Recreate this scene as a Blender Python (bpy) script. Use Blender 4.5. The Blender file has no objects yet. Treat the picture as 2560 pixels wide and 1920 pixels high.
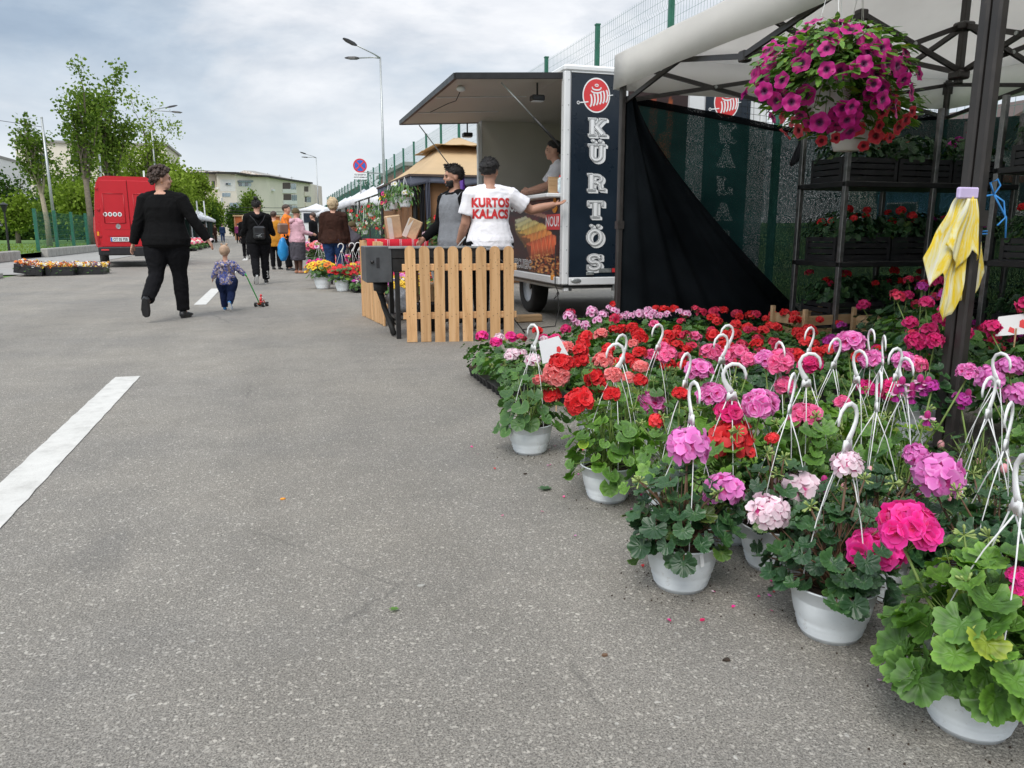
import bpy, math, random
from math import sin, cos, pi, radians, sqrt, atan2, hypot, exp
from mathutils import Vector, Matrix, noise
from mathutils.bvhtree import BVHTree

SC = bpy.context.scene
COL = SC.collection
# ---------------------------------------------------------------- camera, sky, sun, exposure
CAM_H, YAW, PITCH, FPX = 1.05, radians(16.9), radians(11.24), 1923.0
cam_d = bpy.data.cameras.new('camera')
cam_d.sensor_width = 36.0
cam_d.lens = 36.0 * FPX / 2560.0
cam_d.clip_start, cam_d.clip_end = 0.05, 3000
cam = bpy.data.objects.new('camera', cam_d)
COL.objects.link(cam)
cam.location = (0, 0, CAM_H)
cam.rotation_euler = (radians(90) - PITCH, 0, -YAW)
SC.camera = cam

SUN_EL, SUN_AZ = radians(52), radians(215)      # azimuth measured clockwise from +Y
world = bpy.data.worlds.new("World")
SC.world = world
world.use_nodes = True
wn, wl = world.node_tree.nodes, world.node_tree.links
wn.clear()
w_out = wn.new('ShaderNodeOutputWorld')
w_sky = wn.new('ShaderNodeTexSky')
w_sky.sky_type = 'NISHITA'
w_sky.sun_disc = False
w_sky.sun_elevation, w_sky.sun_rotation = SUN_EL, SUN_AZ
w_bg1 = wn.new('ShaderNodeBackground'); w_bg1.inputs[1].default_value = 0.10
wl.new(w_sky.outputs[0], w_bg1.inputs[0])
w_tc = wn.new('ShaderNodeTexCoord')
w_map = wn.new('ShaderNodeMapping'); w_map.inputs['Scale'].default_value = (1.0, 1.0, 3.0)
w_map.inputs['Location'].default_value = (0.35, 0.2, 0.55)
wl.new(w_tc.outputs['Generated'], w_map.inputs[0])
def w_noise(scale, detail, rough=0.55, dist=0.0):
    n = wn.new('ShaderNodeTexNoise')
    n.inputs['Scale'].default_value = scale; n.inputs['Detail'].default_value = detail
    n.inputs['Roughness'].default_value = rough; n.inputs['Distortion'].default_value = dist
    wl.new(w_map.outputs[0], n.inputs['Vector'])
    return n
def w_ramp(src, stops):
    r = wn.new('ShaderNodeValToRGB')
    e = r.color_ramp.elements
    while len(e) < len(stops): e.new(0.5)
    for k, (p, c) in enumerate(stops):
        e[k].position = p; e[k].color = (c[0], c[1], c[2], 1)
    wl.new(src, r.inputs[0])
    return r
n1 = w_noise(2.3, 8, 0.56, 0.25)
r1 = w_ramp(n1.outputs[0], [(0.33, (0.34, 0.42, 0.52)), (0.44, (0.46, 0.53, 0.61)), (0.51, (0.60, 0.64, 0.69)), (0.62, (0.80, 0.81, 0.83))])
n2 = w_noise(5.5, 6, 0.6, 0.2)
r2 = w_ramp(n2.outputs[0], [(0.35, (0.86, 0.87, 0.89)), (0.65, (1.06, 1.05, 1.04))])
w_mul = wn.new('ShaderNodeMix'); w_mul.data_type = 'RGBA'; w_mul.blend_type = 'MULTIPLY'
w_mul.inputs[0].default_value = 1.0
wl.new(r1.outputs[0], w_mul.inputs[6]); wl.new(r2.outputs[0], w_mul.inputs[7])
# thin bright haze low in the sky, all round the horizon
w_sep = wn.new('ShaderNodeSeparateXYZ'); wl.new(w_tc.outputs['Generated'], w_sep.inputs[0])
w_h = w_ramp(w_sep.outputs[2], [(0.0, (1, 1, 1)), (0.20, (0, 0, 0))])
w_mix = wn.new('ShaderNodeMix'); w_mix.data_type = 'RGBA'
wl.new(w_h.outputs[0], w_mix.inputs[0]); wl.new(w_mul.outputs[2], w_mix.inputs[6])
w_mix.inputs[7].default_value = (0.74, 0.77, 0.80, 1)
w_bg2 = wn.new('ShaderNodeBackground')
w_el = wn.new('ShaderNodeMapRange')                                  # overcast sky: brighter towards the zenith
w_el.inputs[1].default_value = 0.25; w_el.inputs[2].default_value = 1.0; w_el.inputs[3].default_value = 0.74; w_el.inputs[4].default_value = 1.45
wl.new(w_sep.outputs[2], w_el.inputs[0]); wl.new(w_el.outputs[0], w_bg2.inputs[1])
wl.new(w_mix.outputs[2], w_bg2.inputs[0])
w_ms = wn.new('ShaderNodeMixShader'); w_ms.inputs[0].default_value = 0.93
wl.new(w_bg1.outputs[0], w_ms.inputs[1]); wl.new(w_bg2.outputs[0], w_ms.inputs[2])
wl.new(w_ms.outputs[0], w_out.inputs[0])

sun_d = bpy.data.lights.new('sun', 'SUN')
sun_d.energy, sun_d.angle, sun_d.color = 1.5, radians(35), (1.0, 0.96, 0.90)
sun = bpy.data.objects.new('sun', sun_d)
COL.objects.link(sun)
sun.rotation_euler = (radians(90) - SUN_EL, 0, pi - SUN_AZ)   # shines from azimuth SUN_AZ
SC.view_settings.view_transform = 'Standard'
SC.view_settings.look = 'None'
SC.view_settings.gamma = 1.0
SC.view_settings.use_curve_mapping = False
SC.view_settings.exposure = 0.75
SC.render.engine = 'CYCLES'
SC.cycles.max_bounces = 7
SC.cycles.transparent_max_bounces = 24
SC.cycles.use_denoising = True

# ---------------------------------------------------------------- surveying: a pixel of the 2560x1920 photograph and one known coordinate give a place
def ray(px, py):
    a, b = px - 1280.0, 960.0 - py
    f = FPX * cos(PITCH) + b * sin(PITCH)
    return Vector((a * cos(YAW) + f * sin(YAW), f * cos(YAW) - a * sin(YAW), b * cos(PITCH) - FPX * sin(PITCH)))
def G(px, py, z=0.0):
    d = ray(px, py); t = (z - CAM_H) / d.z
    return Vector((d.x * t, d.y * t, z))
def AY(px, py, Y):
    d = ray(px, py); t = Y / d.y
    return Vector((d.x * t, Y, CAM_H + d.z * t))
def AX(px, py, X):
    d = ray(px, py); t = X / d.x
    return Vector((X, d.y * t, CAM_H + d.z * t))

# ---------------------------------------------------------------- mesh builder
class MB:
    def __init__(s):
        s.v, s.f, s.m, s.uv = [], [], [], []
    def add(s, vs, fs, mi=0, uvs=None):
        o = len(s.v)
        s.v.extend([tuple(p) for p in vs])
        if s.uv or uvs is not None:
            while len(s.uv) < o: s.uv.append((0, 0))
            s.uv.extend(uvs if uvs is not None else [(0, 0)] * len(vs))
        for f in fs:
            s.f.append(tuple(i + o for i in f)); s.m.append(mi)
        return s
    def box(s, x0, x1, y0, y1, z0, z1, mi=0, M=None):
        vs = [Vector((x, y, z)) for z in (z0, z1) for y in (y0, y1) for x in (x0, x1)]
        if M is not None: vs = [M @ p for p in vs]
        return s.add(vs, [(0, 2, 3, 1), (4, 5, 7, 6), (0, 1, 5, 4), (1, 3, 7, 5), (3, 2, 6, 7), (2, 0, 4, 6)], mi)
    def cbox(s, x0, x1, y0, y1, z0, z1, c=0.01, mi=0, M=None):
        """box with chamfered edges"""
        c = min(c, (x1 - x0) * .45, (y1 - y0) * .45, (z1 - z0) * .45)
        vs = []
        def P(ix, iy, iz, ax):
            x = (x0, x1)[ix]; y = (y0, y1)[iy]; z = (z0, z1)[iz]
            dx = (c, -c)[ix]; dy = (c, -c)[iy]; dz = (c, -c)[iz]
            if ax != 0: x += dx
            if ax != 1: y += dy
            if ax != 2: z += dz
            return Vector((x, y, z))
        idx = {}
        for ix in (0, 1):
            for iy in (0, 1):
                for iz in (0, 1):
                    for ax in (0, 1, 2):
                        idx[(ix, iy, iz, ax)] = len(vs); vs.append(P(ix, iy, iz, ax))
        F = []
        I = lambda *k: idx[k]
        for ix in (0, 1):
            q = [I(ix, 0, 0, 0), I(ix, 1, 0, 0), I(ix, 1, 1, 0), I(ix, 0, 1, 0)]; F.append(q if ix else q[::-1])
            q = [I(0, ix, 0, 1), I(1, ix, 0, 1), I(1, ix, 1, 1), I(0, ix, 1, 1)]; F.append(q[::-1] if ix else q)
            q = [I(0, 0, ix, 2), I(1, 0, ix, 2), I(1, 1, ix, 2), I(0, 1, ix, 2)]; F.append(q if ix else q[::-1])
        for a in (0, 1):
            for b in (0, 1):
                F.append([I(a, b, 0, 0), I(a, b, 1, 0), I(a, b, 1, 1), I(a, b, 0, 1)])
                F.append([I(a, 0, b, 0), I(a, 1, b, 0), I(a, 1, b, 2), I(a, 0, b, 2)])
                F.append([I(0, a, b, 1), I(1, a, b, 1), I(1, a, b, 2), I(0, a, b, 2)])
                for d in (0, 1):
                    F.append([I(a, b, d, 0), I(a, b, d, 1), I(a, b, d, 2)])
        if M is not None: vs = [M @ p for p in vs]
        return s.add(vs, F, mi)
    def quad(s, a, b, c, d, mi=0, uvs=None):
        return s.add([a, b, c, d], [(0, 1, 2, 3)], mi, uvs)
    def tube(s, pts, rs, n=8, mi=0, cap=True, flat=None):
        """tube along points; rs radius per point (float or (rx, ry)); flat=side vector for rx"""
        pts = [Vector(p) for p in pts]
        if isinstance(rs, (int, float)): rs = [rs] * len(pts)
        rings, prev = [], None
        for i, p in enumerate(pts):
            t = (pts[min(i + 1, len(pts) - 1)] - pts[max(i - 1, 0)])
            if t.length < 1e-9: t = Vector((0, 0, 1))
            t.normalize()
            if prev is None:
                u = Vector(flat) if flat is not None else (Vector((1, 0, 0)) if abs(t.x) < .8 else Vector((0, 1, 0)))
            else: u = prev
            u = u - t * u.dot(t)
            if u.length < 1e-6: u = t.orthogonal()
            u.normalize(); w = t.cross(u); prev = u
            r = rs[i]; rx, ry = (r if isinstance(r, tuple) else (r, r))
            rings.append([p + u * (rx * cos(2 * pi * k / n)) + w * (ry * sin(2 * pi * k / n)) for k in range(n)])
        vs = [q for r in rings for q in r]; F = []
        for i in range(len(rings) - 1):
            for k in range(n):
                a, b = i * n + k, i * n + (k + 1) % n
                F.append((a, b, b + n, a + n))
        if cap:
            F.append(tuple(range(n))[::-1]); F.append(tuple((len(rings) - 1) * n + k for k in range(n)))
        return s.add(vs, F, mi)
    def bar(s, a, b, w, h=None, mi=0, up=(0, 0, 1)):
        """rectangular bar from a to b, w sideways, h along up"""
        h = h or w
        a, b = Vector(a), Vector(b); t = (b - a).normalized(); up = Vector(up)
        u = t.cross(up)
        if u.length < 1e-4: u = t.orthogonal()
        u.normalize(); q = u.cross(t).normalized()
        vs = [p + u * sx * w / 2 + q * sz * h / 2 for p in (a, b) for sx, sz in ((-1, -1), (1, -1), (1, 1), (-1, 1))]
        return s.add(vs, [(0, 3, 2, 1), (4, 5, 6, 7), (0, 1, 5, 4), (1, 2, 6, 5), (2, 3, 7, 6), (3, 0, 4, 7)], mi)
    def lathe(s, prof, n=24, mi=0, c=(0, 0, 0), axis='z'):
        vs, F = [], []
        for r, z in prof:
            for k in range(n):
                a = 2 * pi * k / n
                p = (r * cos(a), r * sin(a), z)
                if axis == 'x': p = (z, r * cos(a), r * sin(a))
                if axis == 'y': p = (r * cos(a), z, -r * sin(a))
                vs.append((p[0] + c[0], p[1] + c[1], p[2] + c[2]))
        for i in range(len(prof) - 1):
            for k in range(n):
                a, b = i * n + k, i * n + (k + 1) % n
                F.append((a, b, b + n, a + n))
        return s.add(vs, F, mi)
    def ball(s, c, r, nu=10, nv=7, mi=0, M=None):
        rx, ry, rz = r if isinstance(r, tuple) else (r, r, r)
        c = Vector(c); vs, F = [], []
        def T(p):
            return c + (M @ Vector(p) if M is not None else Vector(p))
        vs.append(T((0, 0, rz)))
        for j in range(1, nv):
            th = pi * j / nv
            for i in range(nu):
                ph = 2 * pi * i / nu
                vs.append(T((rx * sin(th) * cos(ph), ry * sin(th) * sin(ph), rz * cos(th))))
        vs.append(T((0, 0, -rz)))
        for i in range(nu): F.append((0, 1 + i, 1 + (i + 1) % nu))
        for j in range(nv - 2):
            for i in range(nu):
                a, b = 1 + j * nu + i, 1 + j * nu + (i + 1) % nu
                F.append((a, a + nu, b + nu, b))
        L = len(vs) - 1; o = 1 + (nv - 2) * nu
        for i in range(nu): F.append((L, o + (i + 1) % nu, o + i))
        return s.add(vs, F, mi)
    def prism(s, poly, z0, z1, mi=0, M=None, caps=True):
        """extrude 2-D polygon (x, y) from z0 to z1, then transform by M"""
        n = len(poly)
        vs = [Vector((x, y, z)) for z in (z0, z1) for x, y in poly]
        if M is not None: vs = [M @ p for p in vs]
        F = [(i, (i + 1) % n, n + (i + 1) % n, n + i) for i in range(n)]
        if caps: F += [tuple(range(n))[::-1], tuple(range(n, 2 * n))]
        return s.add(vs, F, mi)
    def mesh(s, name, mats, smooth=False):
        me = bpy.data.meshes.new(name)
        me.from_pydata(s.v, [], s.f)
        if not isinstance(mats, (list, tuple)): mats = [mats]
        for m in mats: me.materials.append(m)
        if len(mats) > 1: me.polygons.foreach_set('material_index', s.m)
        if s.uv:
            while len(s.uv) < len(s.v): s.uv.append((0, 0))
            l = me.uv_layers.new(name='UVMap')
            vi = [0] * len(me.loops); me.loops.foreach_get('vertex_index', vi)
            flat = []
            for i in vi: flat.extend(s.uv[i])
            l.data.foreach_set('uv', flat)
        if smooth: me.shade_smooth()
        me.update()
        return me
    def build(s, name, mats, parent=None, smooth=False, **k):
        return link(name, s.mesh(name, mats, smooth), parent, **k)

def link(name, me, parent=None, loc=None, rot=None, scale=None, **props):
    o = bpy.data.objects.new(name, me); COL.objects.link(o)
    if parent is not None: o.parent = parent
    if loc is not None: o.location = loc
    if rot is not None: o.rotation_euler = rot
    if scale is not None: o.scale = scale if isinstance(scale, (tuple, Vector)) else (scale,) * 3
    for k, v in props.items(): o[k] = v
    return o
def thing(name, label, cat, loc=(0, 0, 0), rz=0.0, group=None, scale=None):
    o = link(name, None, None, loc, (0, 0, rz), scale, label=label, category=cat)
    o.empty_display_size = 0.1
    if group: o['group'] = group
    return o
def tag(o, label, cat, group=None):
    o['label'] = label; o['category'] = cat
    if group: o['group'] = group
    return o
KIDS = {}
def copy_tree(o, parent=None):
    c = o.copy(); COL.objects.link(c)
    if parent is not None: c.parent = parent
    for ch in list(o.children): copy_tree(ch, c)
    return c
def basis(origin, ex, ey, ez):
    M = Matrix.Identity(4)
    for i, e in enumerate((ex, ey, ez)):
        for j in range(3): M[j][i] = e[j]
    for j in range(3): M[j][3] = origin[j]
    return M

# ---------------------------------------------------------------- materials
def new_mat(name):
    m = bpy.data.materials.new(name); m.use_nodes = True
    nt = m.node_tree; nt.nodes.clear()
    out = nt.nodes.new('ShaderNodeOutputMaterial')
    return m, nt.nodes, nt.links, out
def nd(N, t, **k):
    n = N.new(t)
    for a, b in k.items(): setattr(n, a, b)
    return n
def setin(n, **k):
    for a, b in k.items(): n.inputs[a.replace('_', ' ')].default_value = b
    return n
def rgba(c): return (c[0], c[1], c[2], 1.0)
def noise_n(N, L, vec, scale, detail=3, rough=.55, dist=0):
    n = N.new('ShaderNodeTexNoise')
    n.inputs['Scale'].default_value = scale; n.inputs['Detail'].default_value = detail
    n.inputs['Roughness'].default_value = rough; n.inputs['Distortion'].default_value = dist
    if vec is not None: L.new(vec, n.inputs['Vector'])
    return n
def ramp_n(N, L, src, stops, interp='LINEAR'):
    r = N.new('ShaderNodeValToRGB'); e = r.color_ramp.elements; r.color_ramp.interpolation = interp
    while len(e) < len(stops): e.new(0.5)
    for k, (p, c) in enumerate(stops):
        if not isinstance(c, (tuple, list)): c = (c, c, c)
        e[k].position = p; e[k].color = rgba(c)
    L.new(src, r.inputs[0]); return r
def mix_n(N, L, fac, a, b, blend='MIX'):
    n = N.new('ShaderNodeMix'); n.data_type = 'RGBA'; n.blend_type = blend
    for sock, v in ((0, fac), (6, a), (7, b)):
        if hasattr(v, 'links'): L.new(v, n.inputs[sock])
        elif isinstance(v, (int, float)): n.inputs[sock].default_value = v if sock == 0 else (v, v, v, 1)
        else: n.inputs[sock].default_value = rgba(v)
    return n.outputs[2]
def math_n(N, L, op, a, b=None, c=None):
    n = N.new('ShaderNodeMath'); n.operation = op
    for i, v in enumerate((a, b, c)):
        if v is None: continue
        if hasattr(v, 'links'): L.new(v, n.inputs[i])
        else: n.inputs[i].default_value = v
    return n.outputs[0]
def mat(name, col, rough=.6, metal=0.0, var=.12, vscale=6.0, bump=0.0, bscale=40.0, spec=.5, trans=0.0, dirt=None, aniso=None):
    """painted / fabric / plastic surface: base colour with soft variation, optional dirt colour and relief"""
    m, N, L, out = new_mat(name)
    p = N.new('ShaderNodeBsdfPrincipled')
    tc = N.new('ShaderNodeTexCoord'); vec = tc.outputs['Object']
    if aniso:
        mp = N.new('ShaderNodeMapping'); mp.inputs['Scale'].default_value = aniso; L.new(vec, mp.inputs[0]); vec = mp.outputs[0]
    n = noise_n(N, L, vec, vscale, 5, .6)
    dark = tuple(c * (1 - var) for c in col); lite = tuple(min(1, c * (1 + var)) for c in col)
    r = ramp_n(N, L, n.outputs[0], [(.3, dark), (.7, lite)])
    c_out = r.outputs[0]
    if dirt:
        n3 = noise_n(N, L, vec, dirt[1], 6, .7)
        r3 = ramp_n(N, L, n3.outputs[0], [(dirt[2], 0.0), (dirt[2] + .18, 1.0)])
        c_out = mix_n(N, L, r3.outputs[0], c_out, dirt[0])
    L.new(c_out, p.inputs['Base Color'])
    r2 = ramp_n(N, L, n.outputs[0], [(.3, max(0, rough - .08)), (.7, min(1, rough + .08))])
    L.new(r2.outputs[0], p.inputs['Roughness'])
    p.inputs['Metallic'].default_value = metal
    p.inputs['Specular IOR Level'].default_value = spec
    if bump:
        nb = noise_n(N, L, vec, bscale, 4, .6)
        b = N.new('ShaderNodeBump'); b.inputs['Strength'].default_value = bump; b.inputs['Distance'].default_value = .01
        L.new(nb.outputs[0], b.inputs['Height']); L.new(b.outputs[0], p.inputs['Normal'])
    if trans:
        t = N.new('ShaderNodeBsdfTranslucent'); L.new(c_out, t.inputs[0])
        ms = N.new('ShaderNodeMixShader'); ms.inputs[0].default_value = trans
        L.new(p.outputs[0], ms.inputs[1]); L.new(t.outputs[0], ms.inputs[2]); L.new(ms.outputs[0], out.inputs[0])
    else: L.new(p.outputs[0], out.inputs[0])
    return m

def leaf_mat(name, base, edge, vein, rough=.5, trans=.25, zone=None):
    m, N, L, out = new_mat(name)
    p = N.new('ShaderNodeBsdfPrincipled')
    uv = N.new('ShaderNodeUVMap'); uv.uv_map = 'UVMap'
    sp = N.new('ShaderNodeSeparateXYZ'); L.new(uv.outputs[0], sp.inputs[0])
    oi = N.new('ShaderNodeObjectInfo'); ge = N.new('ShaderNodeNewGeometry')
    rnd = math_n(N, L, 'FRACT', math_n(N, L, 'ADD', oi.outputs['Random'], ge.outputs['Random Per Island']))
    r = math_n(N, L, 'SQRT', math_n(N, L, 'ADD', math_n(N, L, 'MULTIPLY', sp.outputs[0], sp.outputs[0]), math_n(N, L, 'MULTIPLY', sp.outputs[1], sp.outputs[1])))
    stops = [(0.0, vein), (.25, base), (.75, base), (1.0, edge)]
    if zone: stops = [(0.0, base), (.42, base), (.58, zone), (.74, base), (1.0, edge)]
    c = ramp_n(N, L, r, stops).outputs[0]
    ang = math_n(N, L, 'ARCTAN2', sp.outputs[1], sp.outputs[0])
    vv = math_n(N, L, 'ABSOLUTE', math_n(N, L, 'SINE', math_n(N, L, 'MULTIPLY', ang, 3.5)))
    vf = ramp_n(N, L, vv, [(0.0, .55), (.16, 0.0)]).outputs[0]
    c = mix_n(N, L, math_n(N, L, 'MULTIPLY', vf, .55), c, vein)
    nz = noise_n(N, L, uv.outputs[0], 3.0, 3)
    c = mix_n(N, L, .5, c, ramp_n(N, L, nz.outputs[0], [(.3, .75), (.7, 1.25)]).outputs[0], 'MULTIPLY')
    br = ramp_n(N, L, rnd, [(0, (.60, .66, .6)), (.5, (1.0, 1.0, 1.0)), (.955, (1.45, 1.35, 1.0)), (.975, (2.6, 1.9, .9)), (1, (2.2, 1.2, .7))]).outputs[0]
    c = mix_n(N, L, 1.0, c, br, 'MULTIPLY')
    L.new(c, p.inputs['Base Color']); p.inputs['Roughness'].default_value = rough
    b = N.new('ShaderNodeBump'); b.inputs['Strength'].default_value = .4; b.inputs['Distance'].default_value = .004
    L.new(vv, b.inputs['Height']); L.new(b.outputs[0], p.inputs['Normal'])
    t = N.new('ShaderNodeBsdfTranslucent')
    L.new(mix_n(N, L, 1.0, c, (1.3, 1.5, .5), 'MULTIPLY'), t.inputs[0])
    ms = N.new('ShaderNodeMixShader'); ms.inputs[0].default_value = trans
    L.new(p.outputs[0], ms.inputs[1]); L.new(t.outputs[0], ms.inputs[2]); L.new(ms.outputs[0], out.inputs[0])
    return m
def petal_mat(name, core, main, edge, rough=.55, trans=.3):
    m, N, L, out = new_mat(name)
    p = N.new('ShaderNodeBsdfPrincipled')
    uv = N.new('ShaderNodeUVMap'); uv.uv_map = 'UVMap'
    sp = N.new('ShaderNodeSeparateXYZ'); L.new(uv.outputs[0], sp.inputs[0])
    ge = N.new('ShaderNodeNewGeometry')
    nz = noise_n(N, L, uv.outputs[0], 5.0, 2)
    rr = math_n(N, L, 'ADD', sp.outputs[0], math_n(N, L, 'MULTIPLY', math_n(N, L, 'SUBTRACT', nz.outputs[0], .5), .25))
    c = ramp_n(N, L, rr, [(0.0, core), (.26, core), (.44, main), (.8, main), (1.0, edge)]).outputs[0]
    br = ramp_n(N, L, ge.outputs['Random Per Island'], [(0, .78), (1, 1.18)]).outputs[0]
    c = mix_n(N, L, 1.0, c, br, 'MULTIPLY')
    L.new(c, p.inputs['Base Color']); p.inputs['Roughness'].default_value = rough
    p.inputs['Sheen Weight'].default_value = .2
    t = N.new('ShaderNodeBsdfTranslucent'); L.new(c, t.inputs[0])
    ms = N.new('ShaderNodeMixShader'); ms.inputs[0].default_value = trans
    L.new(p.outputs[0], ms.inputs[1]); L.new(t.outputs[0], ms.inputs[2]); L.new(ms.outputs[0], out.inputs[0])
    return m

def asphalt_mat():
    m, N, L, out = new_mat('asphalt')
    p = N.new('ShaderNodeBsdfPrincipled')
    tc = N.new('ShaderNodeTexCoord'); vec = tc.outputs['Object']
    big = noise_n(N, L, vec, .55, 5, .6); mid = noise_n(N, L, vec, 3.2, 5, .65); fine = noise_n(N, L, vec, 210, 3, .75)
    base = ramp_n(N, L, fine.outputs[0], [(.34, (.060, .055, .049)), (.46, (.18, .168, .150)), (.56, (.27, .253, .228)), (.68, (.42, .395, .358))]).outputs[0]
    # aggregate: three sizes of stone
    for sc, lo, hi, thr, cc in ((190, .0, .34, .42, (.36, .335, .298)), (115, .0, .32, .62, (.44, .415, .372)), (72, .0, .26, .82, (.50, .47, .42)), (46, .0, .16, .97, (.54, .52, .48))):
        nb = noise_n(N, L, vec, sc * .8, 2)
        wv = mix_n(N, L, .018 if sc > 60 else .03, vec, nb.outputs[1])
        v = N.new('ShaderNodeTexVoronoi'); v.inputs['Scale'].default_value = sc; L.new(wv, v.inputs['Vector'])
        shp = ramp_n(N, L, v.outputs['Distance'], [(hi, 1.0), (hi + .14, 0.0)]).outputs[0]
        sr = N.new('ShaderNodeSeparateColor'); L.new(v.outputs['Color'], sr.inputs[0])
        sel = math_n(N, L, 'GREATER_THAN', sr.outputs[0], thr)
        f = math_n(N, L, 'MULTIPLY', shp, sel)
        tint = mix_n(N, L, sr.outputs[1], tuple(x * .62 for x in cc), cc)
        base = mix_n(N, L, f, base, tint)
    patch = ramp_n(N, L, big.outputs[0], [(.3, (.84, .85, .87)), (.5, (1.0, .995, .98)), (.7, (1.13, 1.11, 1.07))]).outputs[0]
    base = mix_n(N, L, 1.0, base, patch, 'MULTIPLY')
    patch2 = ramp_n(N, L, mid.outputs[0], [(.3, (.9, .9, .9)), (.7, (1.07, 1.07, 1.07))]).outputs[0]
    base = mix_n(N, L, 1.0, base, patch2, 'MULTIPLY')
    # worn wheel tracks / dusty strips running with the road, oil stains
    mp = N.new('ShaderNodeMapping'); mp.inputs['Scale'].default_value = (1.1, .06, 1); L.new(vec, mp.inputs[0])
    tr = noise_n(N, L, mp.outputs[0], 1.0, 3)
    base = mix_n(N, L, 1.0, base, ramp_n(N, L, tr.outputs[0], [(.35, .92), (.65, 1.07)]).outputs[0], 'MULTIPLY')
    st = noise_n(N, L, vec, 1.15, 2, .4, 1.2)
    sf = ramp_n(N, L, st.outputs[0], [(.66, 0.0), (.78, .24)]).outputs[0]
    base = mix_n(N, L, sf, base, (.085, .085, .088))
    # fine cracks
    vc = N.new('ShaderNodeTexVoronoi'); vc.feature = 'DISTANCE_TO_EDGE'; vc.inputs['Scale'].default_value = .38
    nb = noise_n(N, L, vec, 2.5, 5, .7); L.new(mix_n(N, L, .12, vec, nb.outputs[1]), vc.inputs['Vector'])
    cm = noise_n(N, L, vec, .7, 2)
    cf = math_n(N, L, 'MULTIPLY', ramp_n(N, L, vc.outputs['Distance'], [(0.0, .35), (.002, 0.0)]).outputs[0], ramp_n(N, L, cm.outputs[0], [(.52, 0.0), (.6, 1.0)]).outputs[0])
    base = mix_n(N, L, cf, base, (.06, .058, .055))
    L.new(base, p.inputs['Base Color'])
    p.inputs['Roughness'].default_value = .88; p.inputs['Specular IOR Level'].default_value = .35
    b = N.new('ShaderNodeBump'); b.inputs['Strength'].default_value = .9; b.inputs['Distance'].default_value = .004
    hb = N.new('ShaderNodeTexVoronoi'); hb.inputs['Scale'].default_value = 115; L.new(vec, hb.inputs['Vector'])
    hh = math_n(N, L, 'ADD', math_n(N, L, 'MULTIPLY', hb.outputs['Distance'], -1.0), fine.outputs[0])
    L.new(hh, b.inputs['Height']); L.new(b.outputs[0], p.inputs['Normal'])
    L.new(p.outputs[0], out.inputs[0])
    return m

def paint_mat():
    m, N, L, out = new_mat('road_paint')
    p = N.new('ShaderNodeBsdfPrincipled')
    tc = N.new('ShaderNodeTexCoord'); vec = tc.outputs['Object']
    f = noise_n(N, L, vec, 90, 5, .75); w = noise_n(N, L, vec, 7, 6, .75)
    c = ramp_n(N, L, w.outputs[0], [(.28, (.42, .41, .385)), (.5, (.56, .55, .52)), (.75, (.64, .63, .60))]).outputs[0]
    s = math_n(N, L, 'MULTIPLY', ramp_n(N, L, f.outputs[0], [(.30, 1.0), (.38, 0.0)]).outputs[0], .55)
    c = mix_n(N, L, s, c, (.2, .19, .18))
    L.new(c, p.inputs['Base Color']); p.inputs['Roughness'].default_value = .75
    b = N.new('ShaderNodeBump'); b.inputs['Strength'].default_value = .6; b.inputs['Distance'].default_value = .003
    L.new(f.outputs[0], b.inputs['Height']); L.new(b.outputs[0], p.inputs['Normal'])
    L.new(p.outputs[0], out.inputs[0]); return m

def net_mat(name, col, density, fine=260.0, colvar=.4):
    """woven shade net: opaque threads with holes between them"""
    m, N, L, out = new_mat(name)
    d = N.new('ShaderNodeBsdfDiffuse'); t = N.new('ShaderNodeBsdfTransparent')
    tc = N.new('ShaderNodeTexCoord')
    uv = N.new('ShaderNodeUVMap'); uv.uv_map = 'UVMap'
    vec = uv.outputs[0]
    wv = noise_n(N, L, vec, 3.0, 2)
    vec2 = mix_n(N, L, .02, vec, wv.outputs[1])
    mp = N.new('ShaderNodeMapping'); mp.inputs['Scale'].default_value = (fine * .45, fine, 1); L.new(vec2, mp.inputs[0])
    v = noise_n(N, L, mp.outputs[0], 1.0, 2, .7)
    lines = N.new('ShaderNodeTexWave'); lines.bands_direction = 'Y'; lines.inputs['Scale'].default_value = fine * .16
    lines.inputs['Distortion'].default_value = 1.5; lines.inputs['Detail'].default_value = 2; L.new(vec2, lines.inputs['Vector'])
    a = math_n(N, L, 'ADD', math_n(N, L, 'MULTIPLY', v.outputs[0], .8), math_n(N, L, 'MULTIPLY', lines.outputs[0 if False else 'Fac'], .2))
    lo = .5 + (density - .5) * -.55
    al = ramp_n(N, L, a, [(max(0, lo - .10), 0.0), (lo + .06, 1.0)]).outputs[0]
    big = noise_n(N, L, vec, 1.3, 3)
    cc = ramp_n(N, L, big.outputs[0], [(.3, tuple(x * (1 - colvar) for x in col)), (.7, tuple(x * (1 + colvar) for x in col))]).outputs[0]
    L.new(cc, d.inputs[0])
    ms = N.new('ShaderNodeMixShader'); L.new(al, ms.inputs[0]); L.new(t.outputs[0], ms.inputs[1]); L.new(d.outputs[0], ms.inputs[2])
    L.new(ms.outputs[0], out.inputs[0]); return m
def glass_mat(name, col, rough=.12):
    return mat(name, col, rough, 0, .35, 1.4, spec=.9)
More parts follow.
